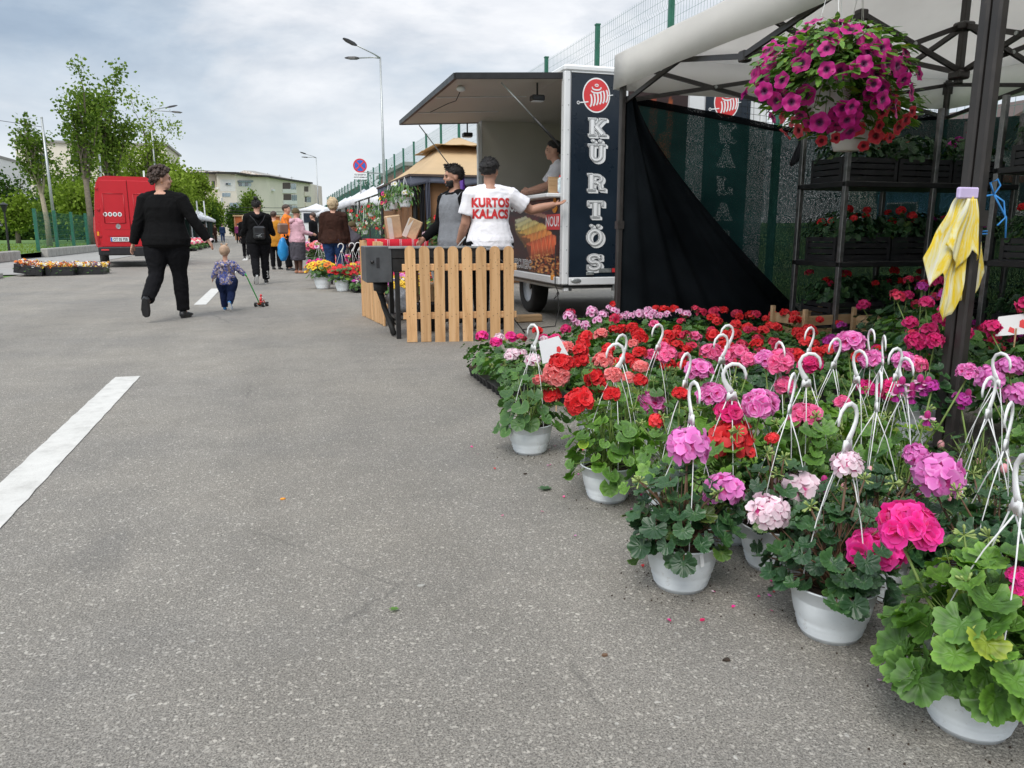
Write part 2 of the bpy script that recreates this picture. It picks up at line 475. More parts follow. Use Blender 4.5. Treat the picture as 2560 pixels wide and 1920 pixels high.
def wood_mat(name, c0, c1, c2, axis=2, sc=1.0):
    m, N, L, out = new_mat(name)
    p = N.new('ShaderNodeBsdfPrincipled')
    tc = N.new('ShaderNodeTexCoord'); oi = N.new('ShaderNodeObjectInfo')
    ad = N.new('ShaderNodeVectorMath'); ad.operation = 'ADD'; L.new(tc.outputs['Object'], ad.inputs[0])
    cr = N.new('ShaderNodeCombineXYZ')
    for i in range(3): L.new(math_n(N, L, 'MULTIPLY', oi.outputs['Random'], 17.0 + i * 5), cr.inputs[i])
    L.new(cr.outputs[0], ad.inputs[1])
    s = [26.0 * sc] * 3; s[axis] = 1.6 * sc
    mp = N.new('ShaderNodeMapping'); mp.inputs['Scale'].default_value = s; L.new(ad.outputs[0], mp.inputs[0])
    g = noise_n(N, L, mp.outputs[0], 1.0, 6, .6, .6)
    c = ramp_n(N, L, g.outputs[0], [(.28, c0), (.5, c1), (.75, c2)]).outputs[0]
    k = N.new('ShaderNodeTexVoronoi'); s2 = [9.0] * 3; s2[axis] = 3.2
    mp2 = N.new('ShaderNodeMapping'); mp2.inputs['Scale'].default_value = s2; L.new(ad.outputs[0], mp2.inputs[0]); L.new(mp2.outputs[0], k.inputs['Vector'])
    c = mix_n(N, L, ramp_n(N, L, k.outputs['Distance'], [(.07, .85), (.13, 0.0)]).outputs[0], c, tuple(x * .35 for x in c0))
    c = mix_n(N, L, 1.0, c, ramp_n(N, L, oi.outputs['Random'], [(0, .85), (1, 1.12)]).outputs[0], 'MULTIPLY')
    L.new(c, p.inputs['Base Color']); p.inputs['Roughness'].default_value = .62
    b = N.new('ShaderNodeBump'); b.inputs['Strength'].default_value = .25; b.inputs['Distance'].default_value = .003
    L.new(g.outputs[0], b.inputs['Height']); L.new(b.outputs[0], p.inputs['Normal'])
    L.new(p.outputs[0], out.inputs[0]); return m
def attr_mat(name, attr='print', rough=.45):
    """flat print: colours stored per face corner as ink on the sheet"""
    m, N, L, out = new_mat(name)
    p = N.new('ShaderNodeBsdfPrincipled'); a = N.new('ShaderNodeVertexColor'); a.layer_name = attr
    L.new(a.outputs[0], p.inputs['Base Color']); p.inputs['Roughness'].default_value = rough
    L.new(p.outputs[0], out.inputs[0]); return m

M = {}
M['asphalt'] = asphalt_mat(); M['paint'] = paint_mat()
M['concrete'] = mat('concrete', (.36, .35, .32), .9, var=.22, vscale=5, bump=.5, bscale=90, dirt=((.16, .15, .13), 2.2, .58))
M['pavement'] = mat('pavement', (.30, .295, .28), .9, var=.16, vscale=3, bump=.4, bscale=120, dirt=((.2, .19, .17), 1.0, .55))
M['grass'] = mat('grass', (.085, .17, .03), .9, var=.45, vscale=1.8, bump=1.0, bscale=60, dirt=((.13, .16, .05), .35, .55))
M['pot'] = mat('white_plastic', (.80, .85, .88), .42, var=.06, vscale=14, dirt=((.46, .45, .41), 26, .62), trans=.08)
M['hanger'] = mat('white_hanger_plastic', (.80, .81, .81), .35, var=.04, trans=.1)
M['soil'] = mat('soil', (.045, .030, .020), .95, var=.5, vscale=60, bump=1.0, bscale=120)
M['stem'] = mat('stem', (.16, .24, .055), .6, var=.25, vscale=30)
M['stem_red'] = mat('dark_stem', (.15, .085, .05), .6, var=.3, vscale=30)
M['black_plastic'] = mat('black_plastic', (.018, .018, .020), .45, var=.3, vscale=15, dirt=((.07, .06, .05), 9, .62))
M['frame'] = mat('dark_powder_coat', (.030, .026, .025), .38, var=.3, vscale=9, dirt=((.09, .075, .06), 18, .66))
M['canopy'] = mat('canopy_cloth', (.86, .84, .81), .85, var=.05, vscale=1.5, bump=.25, bscale=9, trans=.55, dirt=((.74, .69, .62), 1.8, .62))
M['canopy_white'] = mat('white_canopy', (.80, .81, .84), .8, var=.06, vscale=1.2, bump=.3, bscale=5, trans=.3)
M['steel'] = mat('rack_steel', (.22, .22, .22), .38, .8, var=.3, vscale=20)
M['zinc'] = mat('galvanised_steel', (.42, .44, .44), .45, .7, var=.2, vscale=25)
M['green_metal'] = mat('green_metal', (.020, .13, .085), .45, var=.2, vscale=8)
M['mesh_green'] = mat('mesh_wire', (.10, .22, .19), .5, var=.2)
M['trailer'] = mat('white_trailer', (.72, .73, .74), .38, var=.05, vscale=2.5, dirt=((.42, .40, .37), 3.0, .66))
M['trailer_in'] = mat('trailer_inside', (.54, .51, .45), .5, var=.06, vscale=1.5)
M['navy'] = mat('navy_sheet', (.012, .020, .032), .30, var=.25, vscale=1.6)
M['ink_white'] = mat('white_letters', (.84, .85, .86), .4, var=.03)
M['ink_red'] = mat('red_print', (.62, .03, .035), .55, var=.08)
M['sign_red'] = mat('sign_red', (.66, .045, .05), .4, var=.06)
M['sign_blue'] = mat('sign_blue', (.03, .13, .50), .4, var=.06)
M['tyre'] = mat('tyre', (.022, .021, .020), .85, var=.3, vscale=12, bump=.4, bscale=60)
M['rim'] = mat('steel_rim', (.46, .47, .48), .4, .6, var=.2, vscale=10)
M['amber'] = mat('amber_reflector', (.85, .32, .02), .25, var=.1)
M['pine'] = wood_mat('pine', (.44, .235, .095), (.62, .37, .175), (.70, .45, .24))
M['pine_x'] = wood_mat('pine_rail', (.44, .235, .095), (.62, .37, .175), (.70, .45, .24), axis=0)
M['crate_wood'] = wood_mat('crate_wood', (.35, .22, .11), (.5, .33, .18), (.58, .42, .26), axis=0)
M['oven'] = mat('oven_steel', (.085, .090, .096), .42, .3, var=.2, vscale=8, dirt=((.15, .13, .11), 6, .64))
M['black_metal'] = mat('black_metal', (.022, .022, .023), .42, .2, var=.3, vscale=10)
M['rubber'] = mat('black_rubber', (.015, .015, .015), .7)
M['tan'] = mat('tan_roof_cloth', (.56, .40, .23), .85, var=.08, vscale=1.2, bump=.3, bscale=8, trans=.12)
M['brown_cloth'] = mat('brown_side_cloth', (.26, .135, .065), .9, var=.14, vscale=1.5, bump=.5, bscale=7, trans=.1)
M['drape'] = mat('slate_drape', (.11, .12, .165), .85, var=.2, vscale=3, bump=.4, bscale=14)
M['drape_black'] = mat('black_mesh_drape', (.020, .021, .027), .9, var=.3, vscale=3)
M['green_wall'] = mat('dark_green_sidewall', (.022, .055, .048), .75, var=.18, vscale=1.4, bump=.5, bscale=7)
M['leaf_bright'] = leaf_mat('bright_leaf', (.095, .215, .035), (.15, .30, .06), (.20, .33, .09), .48, .28, zone=(.07, .155, .03))
M['leaf_mid'] = leaf_mat('mid_leaf', (.060, .150, .035), (.10, .21, .05), (.13, .24, .07), .45, .22)
M['leaf_dark'] = leaf_mat('dark_leaf', (.025, .075, .028), (.045, .11, .045), (.06, .13, .05), .38, .14)
M['leaf_fuchsia'] = leaf_mat('pointed_leaf', (.030, .085, .030), (.05, .12, .04), (.07, .15, .05), .42, .15)
M['p_magenta'] = petal_mat('magenta_petal', (.80, .02, .16), (.86, .015, .30), (.90, .06, .42))
M['p_deep'] = petal_mat('deep_pink_petal', (.50, .0, .10), (.72, .008, .17), (.78, .03, .26))
M['p_lilac'] = petal_mat('lilac_pink_petal', (.58, .02, .26), (.80, .20, .60), (.86, .36, .70))
M['p_lilac_eye'] = petal_mat('lilac_eyed_petal', (.74, .01, .20), (.82, .16, .52), (.88, .42, .72))
M['p_pink'] = petal_mat('pink_petal', (.80, .03, .18), (.88, .12, .34), (.92, .27, .48))
M['p_salmon'] = petal_mat('salmon_petal', (.75, .04, .06), (.90, .22, .22), (.92, .36, .36))
M['p_red'] = petal_mat('red_petal', (.42, .0, .005), (.74, .008, .014), (.80, .02, .03))
M['p_coral'] = petal_mat('coral_red_petal', (.60, .0, .01), (.86, .025, .035), (.90, .07, .07))
M['p_crimson'] = petal_mat('crimson_petal', (.35, .0, .03), (.66, .012, .075), (.74, .04, .14))
M['p_white'] = petal_mat('white_petal', (.66, .04, .26), (.86, .66, .74), (.90, .80, .84))
M['p_palepink'] = petal_mat('pale_pink_petal', (.52, .02, .22), (.84, .42, .66), (.88, .62, .78))
M['p_purple'] = petal_mat('purple_petal', (.32, .0, .14), (.56, .025, .38), (.66, .09, .50))
M['p_petunia'] = petal_mat('petunia_petal', (.10, .0, .07), (.60, .004, .24), (.68, .015, .36), trans=.35)
M['p_petunia_red'] = petal_mat('red_petunia_petal', (.14, .0, .01), (.68, .03, .06), (.76, .12, .12), trans=.35)
M['p_yellow'] = petal_mat('yellow_petal', (.45, .12, .0), (.88, .60, .01), (.90, .68, .04))
M['p_orange'] = petal_mat('orange_petal', (.4, .05, .0), (.86, .22, .01), (.9, .32, .03))
M['p_violet'] = petal_mat('violet_petal', (.7, .5, .02), (.07, .01, .12), (.14, .03, .22))
M['p_snow'] = petal_mat('snow_petal', (.7, .6, .1), (.82, .82, .80), (.86, .86, .85))
M['p_wine'] = petal_mat('wine_petal', (.7, .5, .02), (.22, .01, .03), (.3, .03, .06))
M['bud'] = mat('bud', (.26, .34, .10), .5, var=.2, vscale=40)
M['bud_pink'] = mat('pink_bud', (.72, .33, .36), .45, var=.15, vscale=40)
M['bark'] = mat('bark', (.15, .125, .095), .95, var=.3, vscale=10, bump=.8, bscale=22)
M['bark_pale'] = mat('pale_bark', (.30, .26, .19), .95, var=.25, vscale=8, bump=.6, bscale=20)
def tree_leaf_mat(name, a, b, c, trans=.35):
    m, N, L, out = new_mat(name)
    p = N.new('ShaderNodeBsdfDiffuse'); t = N.new('ShaderNodeBsdfTranslucent'); ge = N.new('ShaderNodeNewGeometry')
    cc = ramp_n(N, L, ge.outputs['Random Per Island'], [(0, a), (.55, b), (1, c)]).outputs[0]
    L.new(cc, p.inputs[0]); L.new(mix_n(N, L, 1.0, cc, (1.25, 1.35, .5), 'MULTIPLY'), t.inputs[0])
    ms = N.new('ShaderNodeMixShader'); ms.inputs[0].default_value = trans
    L.new(p.outputs[0], ms.inputs[1]); L.new(t.outputs[0], ms.inputs[2]); L.new(ms.outputs[0], out.inputs[0]); return m
M['tree_a'] = tree_leaf_mat('fresh_leaves', (.095, .15, .022), (.18, .26, .04), (.29, .38, .08))
M['tree_b'] = tree_leaf_mat('maple_leaves', (.065, .115, .024), (.12, .19, .036), (.21, .29, .065))
M['tree_c'] = tree_leaf_mat('dark_leaves', (.022, .05, .014), (.045, .09, .02), (.08, .14, .03))
R = random.Random(7)
# ---------------------------------------------------------------- ground
b = MB(); b.quad((-700, -60, -.02), (700, -60, -.02), (700, 1500, -.02), (-700, 1500, -.02))
b.build('ground', M['grass'], kind='structure')
b = MB(); b.quad((-6.0, -12, 0), (7.4, -12, 0), (7.4, 190, 0), (-6.0, 190, 0))
b.build('road', M['asphalt'], kind='structure')
b = MB(); b.quad((-40, 105, .004), (-6, 105, .004), (-6, 190, .004), (-40, 190, .004)); b.build('side_street', M['asphalt'], kind='structure')
for k, (y0, y1) in enumerate([(-2.8, 6.13)] + [(12.0 + 9.0 * i, 15.36 + 9.0 * i) for i in range(9)]):
    b = MB(); n = max(4, int((y1 - y0) / .06)) if y0 < 20 else 3
    for side in (0, 1): pass
    Lp, Rp = [], []
    for i in range(n + 1):
        y = y0 + (y1 - y0) * i / n
        j = lambda s: noise.noise(Vector((s, y * 7.3, k))) * .006 + noise.noise(Vector((s, y * 31, k))) * .003
        Lp.append((-1.170 + j(1), y, .004)); Rp.append((-1.0 + j(5), y, .004))
    for i in range(n): b.quad(Lp[i], Rp[i], Rp[i + 1], Lp[i + 1])
    b.build('lane_dash', M['paint'], kind='structure')
# pavement on the left with kerb stones, low border wall of the lawn
b = MB(); b.quad((-8.9, 8, .12), (-6.15, 8, .12), (-6.15, 20.35, .12), (-8.9, 20.35, .12))
b.quad((-8.9, 20.35, .12), (-6.15, 20.35, .12), (-6.5, 21.6, .012), (-8.9, 21.6, .04))
b.quad((-14, 21.6, .010), (-5.9, 21.6, .010), (-5.9, 105, .010), (-14, 105, .010))
b.build('pavement', M['pavement'], kind='structure')
kerb = link('kerb', None, kind='structure')
ks = None
for i in range(13):
    y0 = 8.0 + i * .95
    if ks is None:
        b = MB(); b.cbox(-.09, .09, 0, .935, 0, .125, .02); ks = b.mesh('kerb_stone', M['concrete'])
    link('kerb_stone', ks, kerb, (-6.06, y0, 0.0), (0, R.uniform(-.01, .01), R.uniform(-.006, .006)))
bs = None
bord = link('lawn_border', None, kind='structure')
for i in range(-9, 60):
    y0 = 31 + i * 1.2
    if 31.2 < y0 < 35.2: continue
    if bs is None:
        b = MB(); b.cbox(-.14, .14, 0, 1.19, 0, .36, .03); bs = b.mesh('border_block', M['concrete'])
    if y0 < 80: link('border_block', bs, bord, (-8.95, y0, 0.0))
b = MB(); n = 26
for i in range(n):
    for j in range(n):
        def hp(a, c):
            x = -9.05 - (40 * (a / n) ** 1.5); y = 14 + 90 * c / n
            return (x, y, .22 + .06 * noise.noise(Vector((x * .3, y * .3, 0))))
        b.quad(hp(i + 1, j), hp(i, j), hp(i, j + 1), hp(i + 1, j + 1))
b.build('lawn', M['grass'], kind='structure')
b = MB()                                                            # tufts standing on the nearer lawn
for i in range(9000):
    y = 24 + 34 * R.random() ** 1.3; x = -9.12 - R.random() ** 1.3 * 16
    a = R.random() * pi; h = R.uniform(.06, .15); w = R.uniform(.01, .03)
    z = .2; l = R.uniform(-.04, .04)
    b.add([(x - w * cos(a), y - w * sin(a), z), (x + w * cos(a), y + w * sin(a), z), (x + l, y + l, z + h)], [(0, 1, 2)])
b.build('lawn_grass', M['tree_a'], kind='stuff')
# green slope behind the stalls on the right
b = MB(); n = 16
for i in range(n):
    for j in range(n):
        def hp(a, c):
            x = 7.42 + 55 * (a / n); y = -14 + 120 * c / n
            return (x, y, -.01 + min(1.4, (x - 7.42) * .17) + .1 * noise.noise(Vector((x * .2, y * .2, 2))))
        b.quad(hp(i, j), hp(i + 1, j), hp(i + 1, j + 1), hp(i, j + 1))
b.build('grass_slope', M['grass'], kind='structure', smooth=True)

# ---------------------------------------------------------------- tall court fence behind the stalls
FX = 7.25
t = thing('court_fence', 'tall green wire mesh fence on posts behind the stalls and trailer', 'fence', (FX, 0, 0))
pm = MB().box(-.045, .045, -.045, .045, 0, 5.6).box(-.055, .055, -.055, .055, 5.6, 5.63).mesh('post', M['green_metal'])
SP = 3.47
ys = [13.75 - 5 * SP + i * SP for i in range(34)]
for y in ys: link('post', pm, t, (0, y, 0))
def wire_panel(L, H, dz, dy, r, bends):
    b = MB()
    k = int(L / dy)
    for i in range(k + 1):
        y = i * L / k
        z = 0.02; pts = [(0, y, .02)]
        for bz in bends: pts += [(0, y, bz - .05), (-.035, y, bz), (0, y, bz + .05)]
        pts.append((0, y, H)); b.tube(pts, r, 3, cap=False)
    z = .05
    while z < H:
        b.tube([(0, 0, z), (0, L, z)], r * 1.1, 3, cap=False); z += dz
    return b
wp = wire_panel(SP - .1, 5.5, .20, .10, .0028, (.6, 1.7, 2.9, 4.1, 5.1)).mesh('mesh_panel', M['mesh_green'])
for y in ys[:-1]:
    link('mesh_panel', wp, t, (0, y + .05, .05), kind='stuff')
# windbreak cloth hung on the far part of the fence
b = MB(); n = 30; uv = []
for i in range(n):
    y0, y1 = 62 + i * 2, 64 + i * 2
    top = lambda y: 4.6 + .35 * noise.noise(Vector((y * .4, 0, 0)))
    xx = lambda y: FX - .12 - .05 * sin(y * 3)
    b.quad((xx(y0), y0, .2), (xx(y1), y1, .2), (xx(y1), y1, top(y1)), (xx(y0), y0, top(y0)))
o = b.build('windbreak_net', mat('windbreak', (.016, .095, .065), .9, var=.4, vscale=.9), smooth=True)
tag(o, 'dark green windbreak cloth tied to the far part of the court fence', 'net')

# ---------------------------------------------------------------- street lamps
def lamp(name, label, loc, H, arms, r=.075, group='tall street lamps along the road'):
    t = thing(name, label, 'street lamp', loc, 0, group)
    MB().tube([(0, 0, 0), (0, 0, H * .5), (0, 0, H)], [r, r * .8, r * .55], 10).lathe([(r * 1.6, 0), (r * 1.6, .25), (r * 1.1, .3)], 10).build('pole', M['zinc'], t, True)
    for (dx, dy, dz, L) in arms:
        e = Vector((dx, dy, dz)); e.normalize(); s = Vector((0, 0, H - .05)); q = s + e * L
        MB().tube([s, s + e * .35 + Vector((0, 0, .03)), q], [r * .5, r * .45, r * .38], 8).build('arm', M['zinc'], t, True)
        w = q + e * .62; side = e.cross(Vector((0, 0, 1))).normalized()
        hd = MB(); up = side.cross(e)
        prof = [(-.06, .05, .03), (.1, .13, .055), (.42, .14, .05), (.62, .08, .02)]
        vs = []
        for (l, wd, h) in prof:
            c = q + e * l
            vs += [c - side * wd - up * h, c + side * wd - up * h, c + side * wd * .7 + up * h, c - side * wd * .7 + up * h]
        F = []
        for i in range(3):
            for k in range(4): F.append((i * 4 + k, i * 4 + (k + 1) % 4, i * 4 + 4 + (k + 1) % 4, i * 4 + 4 + k))
        F += [(3, 2, 1, 0), (12, 13, 14, 15)]
        hd.add(vs, F); hd.build('lamp_head', M['black_metal'], t)
    return t
lamp('street_lamp', 'tall grey street lamp with two arms beside the no-stopping sign', (5.2, 38.2, 0), 9.0, [(-1, -.35, .36, 1.3), (-1, .5, .04, 1.1)])
lamp('street_lamp', 'distant right-hand street lamp with a double arm, before the apartment block', (4.9, 90, 0), 9.0, [(-1, -.3, .3, 1.2), (-1, .4, .05, 1.0)])
lamp('street_lamp', 'street lamp rising out of the tree behind the red van', (-7.5, 59, 0), 9.05, [(1, .3, .28, 1.2), (1.1, -.3, -.06, 1.5)])
lamp('street_lamp', 'far left street lamp reaching over the low trees before the apartment block', (-13.5, 150, 0), 10.6, [(1, .2, .3, 2.6)], .1)
lamp('street_lamp', 'small curved street lamp among the far trees on the left', (-10.5, 170, 0), 8.3, [(-1, 0, .5, 1.2)], .1)
# leaning thin pole and wire on the lawn
base = G(152, 632); d = AY(104, 296, 44.0)
t = thing('pole', 'slim pale leaning flagpole standing on the lawn fence corner', 'pole', (-10.4, 44, .15))
MB().tube([(0, 0, 0), (d.x + 10.4 , 0, d.z - .15)], [.085, .05], 10).build('shaft', M['zinc'], t, True)
MB().ball((d.x + 10.4, 0, d.z - .12), .06).build('cap', M['zinc'], t, True)
o = MB().tube([(d.x, 44, d.z - .4), (-14.5, 40, 6.2), (-20, 36, 6.6), (-30, 30, 7.8)], .012, 4).build('overhead_wire', M['rubber']); tag(o, 'thin overhead wire running left from the leaning pole', 'wire')
for (px, ytop, Y, lab) in ((248, 385, 47, 'white pole rising right behind the red van roof, left one'), (359, 427, 52, 'short pale pole just left of the woman with curly hair')):
    p = AY(px, ytop, Y); q = AY(px + 12, 600, Y)
    o = MB().tube([(q.x, Y, 0), tuple(p)], [.07, .05], 8).build('pole', M['trailer'], None, True); tag(o, lab, 'pole')
for i, (px, yt) in enumerate(((470, 490), (491, 502), (509, 502))):
    p = AY(px, yt, 66 + i * 6)
    o = MB().tube([(p.x + .1, p.y, 0), tuple(p)], .06, 6).build('pole', M['trailer']); tag(o, ('leftmost', 'middle', 'rightmost')[i] + ' of the three thin poles above the left row of white tents', 'pole', 'thin poles over the left tents')
# park lanterns on the lawn
for (px, yt, Y, lab) in ((8, 505, 36, 'black park lantern at the left edge of the picture'), (107, 500, 60, 'grey park lantern right of the pale forked tree'), (160, 520, 70, 'dark park lantern behind the lawn fence')):
    p = AY(px, yt, Y)
    t = thing('park_lantern', lab, 'lantern', (p.x, Y, .2), 0, 'park lanterns')
    MB().tube([(0, 0, 0), (0, 0, p.z - .6)], [.05, .03], 8).build('post', M['black_metal'], t)
    MB().lathe([(.04, p.z - .6), (.13, p.z - .35), (.17, p.z - .3), (.0, p.z - .2)], 8).build('lantern_head', M['black_metal'], t)

# ---------------------------------------------------------------- lawn fence (low green mesh)
t = thing('lawn_fence', 'low dark green mesh fence along the lawn left of the red van', 'fence', (-9.25, 36.2, .2))
pm2 = MB().box(-.06, .06, -.06, .06, 0, 1.75).mesh('post', M['green_metal'])
wp2 = wire_panel(2.9, 1.6, .2, .11, .0045, (.5, 1.2)).mesh('mesh_panel', M['green_metal'])
for i in range(14):
    link('post', pm2, t, (0, i * 3.0, 0))
    if i < 13: link('mesh_panel', wp2, t, (0, i * 3.0 + .05, .05), kind='stuff')
o = link('gate_post', MB().box(-.07, .07, -.07, .07, 0, 1.4).mesh('gate_post', M['green_metal']), None, (-9.3, 30.6, .2)); tag(o, 'lone dark green post at the left picture edge', 'post')

# ---------------------------------------------------------------- apartment block, 190 m away
def facade_pt(segs, px, py):
    for i in range(len(segs) - 1):
        (a, ya), (b2, yb) = segs[i], segs[i + 1]
        if a <= px <= b2 or i == len(segs) - 2:
            A, B = AY(a, 500, ya), AY(b2, 500, yb); r = ray(px, py)
            n = Vector((B.y - A.y, -(B.x - A.x), 0))
            s = (A - Vector((0, 0, CAM_H))).dot(n) / r.dot(n)
            return Vector((0, 0, CAM_H)) + r * s, n.normalized()
M['render'] = mat('old_render', (.74, .68, .58), .95, var=.10, vscale=.18, dirt=((.48, .45, .39), .22, .60), aniso=(1, 1, .35))
M['render_w'] = mat('pale_render', (.74, .73, .70), .95, var=.06, vscale=.2, dirt=((.45, .43, .39), .3, .62), aniso=(1, 1, .4))
M['win_dark'] = mat('window_glass', (.035, .05, .065), .15, var=.5, vscale=.35, spec=.9)
M['win_lite'] = mat('window_curtained', (.26, .33, .38), .2, var=.3, vscale=.5, spec=.9)
M['win_frame'] = mat('window_frame', (.72, .73, .72), .5, var=.05)
M['shutter'] = mat('brown_shutter', (.075, .050, .042), .7, var=.25, vscale=2, aniso=(1, 1, 6))
M['shade_brown'] = mat('balcony_shade', (.11, .092, .075), .9, var=.2, vscale=.5)  # flat dark panels on the facade: shade of open balconies put into colour
M['roof_rust'] = None
def roof_mat():
    m, N, L, out = new_mat('rusty_sheet_roof'); p = N.new('ShaderNodeBsdfPrincipled'); tc = N.new('ShaderNodeTexCoord')
    mp = N.new('ShaderNodeMapping'); mp.inputs['Scale'].default_value = (.55, .1, .2); mp.inputs['Rotation'].default_value = (0, 0, .3); L.new(tc.outputs['Object'], mp.inputs[0])
    n = noise_n(N, L, mp.outputs[0], 1.6, 3, .7)
    c = ramp_n(N, L, n.outputs[0], [(.42, (.56, .52, .46)), (.5, (.25, .17, .11)), (.56, (.60, .55, .48)), (.62, (.3, .2, .13))]).outputs[0]
    L.new(c, p.inputs['Base Color']); p.inputs['Roughness'].default_value = .6; L.new(p.outputs[0], out.inputs[0]); return m
M['roof_rust'] = roof_mat(); M['roof_grey'] = mat('grey_roof', (.30, .29, .27), .8, var=.2, vscale=.3)
M['roof_edge'] = mat('dark_eave', (.04, .035, .03), .8)
SEG = [(400, 186), (540, 190), (541, 188), (588, 190), (624, 197), (668, 203), (700, 212), (776, 238)]
t = thing('apartment_block', 'long cream four-storey apartment block with rusty sheet roof at the end of the street', 'apartment building')
b = MB(); ed = MB()
tops = {400: 437, 540: 434, 541: 433.5, 588: 434.5, 624: 440, 668: 442.5, 700: 448, 776: 459}
P = []
for (px, Y) in SEG:
    p = AY(px, tops[px], Y); P.append(p)
for i in range(len(P) - 1):
    a, c = P[i], P[i + 1]
    b.quad((a.x, a.y, 0), (c.x, c.y, 0), tuple(c), tuple(a))
e = P[-1]; b.quad((e.x, e.y, 0), (e.x + 4, e.y + 14, 0), (e.x + 4, e.y + 14, e.z), tuple(e))
f0 = P[0]; b.quad((f0.x - 1, f0.y + 14, 0), (f0.x, f0.y, 0), tuple(f0), (f0.x - 1, f0.y + 14, f0.z))
b.quad((f0.x - 1, f0.y + 14, 0), (e.x + 4, e.y + 14, 0), (e.x + 4, e.y + 14, e.z), (f0.x - 1, f0.y + 14, f0.z))
wall = b.build('wall', M['render'], t)
for i in range(len(P) - 1):
    a, c = P[i] + Vector((0, -.5, .12)), P[i + 1] + Vector((0, -.5, .12))
    ed.bar(a, c, 1.4, .42)
ed.build('eave', M['roof_edge'], t)
def fac(px, py, off=0.0):
    p, n = facade_pt(SEG, px, py); return p + n * off * (1 if n.y < 0 else -1)
def pane_box(name, x0, y0, x1, y1, off, depth, m, parent):
    """a box standing `depth` proud of / behind the facade between two image-surveyed corners"""
    vs = []
    for o_ in (off, off + depth):
        for (x, y) in ((x0, y1), (x1, y1), (x1, y0), (x0, y0)): vs.append(fac(x, y, o_))
    return MB().add(vs, [(0, 1, 2, 3), (7, 6, 5, 4), (0, 4, 5, 1), (1, 5, 6, 2), (2, 6, 7, 3), (3, 7, 4, 0)]).build(name, m, parent)
def window(x0, y0, x1, y1, nm=2, gm='win_dark', off=0.0):
    f = pane_box('window', x0, y0, x1, y1, off, .12, M['win_frame'], t)
    w = (x1 - x0) / nm
    for i in range(nm):
        g = M[gm if i % 2 == 0 or gm != 'win_dark' else 'win_lite']
        pane_box('pane', x0 + i * w + .45, y0 + .5, x0 + (i + 1) * w - .45, y1 - .5, off + .13, .05, g, f)
# source-pixel rectangles of windows
window(562, 457, 575, 463, 2, 'win_dark', .25); window(635, 457, 651, 467, 2); window(637, 485, 652, 494, 2, 'win_lite')
pane_box('balcony', 549, 449, 587, 478, 0, .2, M['render_w'], t)
pane_box('balcony', 588, 465, 625, 478, 0, .25, M['render_w'], t)
window(592, 456, 624, 466, 4, 'win_dark', .27)
pane_box('awning', 590, 451, 626, 456, .3, .5, mat('striped_awning', (.2, .24, .26), .8, var=.5, vscale=1.2, aniso=(6, 1, .2)), t)
pane_box('balcony_shade', 551, 478.5, 588, 494, .02, .05, M['shade_brown'], t); pane_box('balcony_shade', 591, 478.5, 624, 494, .02, .05, M['shade_brown'], t)
window(554, 482, 575, 492, 3, 'win_lite', .09); window(595, 483, 613, 492, 3, 'win_lite', .09)
pane_box('balcony', 550, 494.2, 625, 507, 0, .5, M['render_w'], t)
window(572, 506.5, 606, 520, 4, 'win_lite', .3); window(528, 452, 537, 470, 1, 'win_dark'); pane_box('window', 536, 500, 548, 520, 0, .1, M['shade_brown'], t)
pane_box('balcony', 560, 521, 625, 548, 0, .45, M['render_w'], t)
for (x0, y0, x1, y1) in ((679, 460, 684, 471), (692, 462, 696, 472), (681, 487, 687, 498), (694, 488, 698, 499), (683, 514, 688, 525), (695, 515, 699, 525)):
    window(x0, y0, x1, y1, 1)
for (bx0, by0) in ((704, 457), (706, 485), (707, 512)):
    pane_box('shutter', bx0, by0, bx0 + 18, by0 + 15, .1, .3, M['shutter'] if by0 != 512 else M['win_dark'], t)
    window(bx0 + 19, by0 + 2, bx0 + 32, by0 + 17, 3, 'win_lite', .35)
    pane_box('balcony', bx0 - 1, by0 + 15.5, bx0 + 33, by0 + 26, 0, .5, M['render_w'], t)
    window(bx0 + 34, by0 + 10, bx0 + 40, by0 + 24, 1)
for (bx0, by0) in ((758, 466), (760, 492), (761, 517)):
    pane_box('balcony_shade', bx0, by0, bx0 + 11, by0 + 13, .05, .2, M['shade_brown'] if by0 == 466 else M['win_dark'], t)
    if by0 > 470: window(bx0 + 4, by0, bx0 + 14, by0 + 14, 4, 'win_lite', .3)
    pane_box('balcony', bx0, by0 + 14, bx0 + 15, by0 + 24, 0, .6, M['render'], t)
for (x, y) in ((675, 473), (681, 532), (537, 468)):
    pane_box('air_conditioner', x, y, x + 6, y + 5, 0, .7, M['win_frame'], t)
pane_box('drainpipe', 692, 470, 693, 545, .1, .12, M['shade_brown'], t) if False else None
# roof: hipped sheets over the near corner
def rf(name, pts, m): 
    vs = [AY(*p) for p in pts]; c = sum(vs, Vector()) / len(vs)
    vs2 = [v - Vector((0, 0, .25)) for v in vs]; n = len(vs)
    return MB().add(vs + vs2, [tuple(range(n)), tuple(range(n, 2 * n))[::-1]] + [(i, n + i, n + (i + 1) % n, (i + 1) % n) for i in range(n)]).build(name, m, t)
rf('roof', [(586, 435, 189.0), (622, 441, 196.5), (668, 440, 203), (610, 426, 204)], M['roof_rust'])
rf('roof', [(668, 440.5, 203), (700, 446.5, 212), (777, 458, 238), (700, 441, 228), (634, 427, 214), (610, 426, 204)], M['roof_grey'])
rf('roof', [(398, 436, 186), (540, 433, 190), (586, 434.5, 189.5), (560, 428, 203), (505, 426, 203), (398, 427, 203)], M['roof_rust'])
for k in range(4): link('antenna', MB().tube([(0, 0, 0), (0, 0, 1.6)], .05, 4).bar((-.5, 0, 1.3), (.5, 0, 1.3), .05).mesh('antenna', M['shade_brown']), t, AY(640 + k * 30, 444 + k * 4, 215 + k * 6))
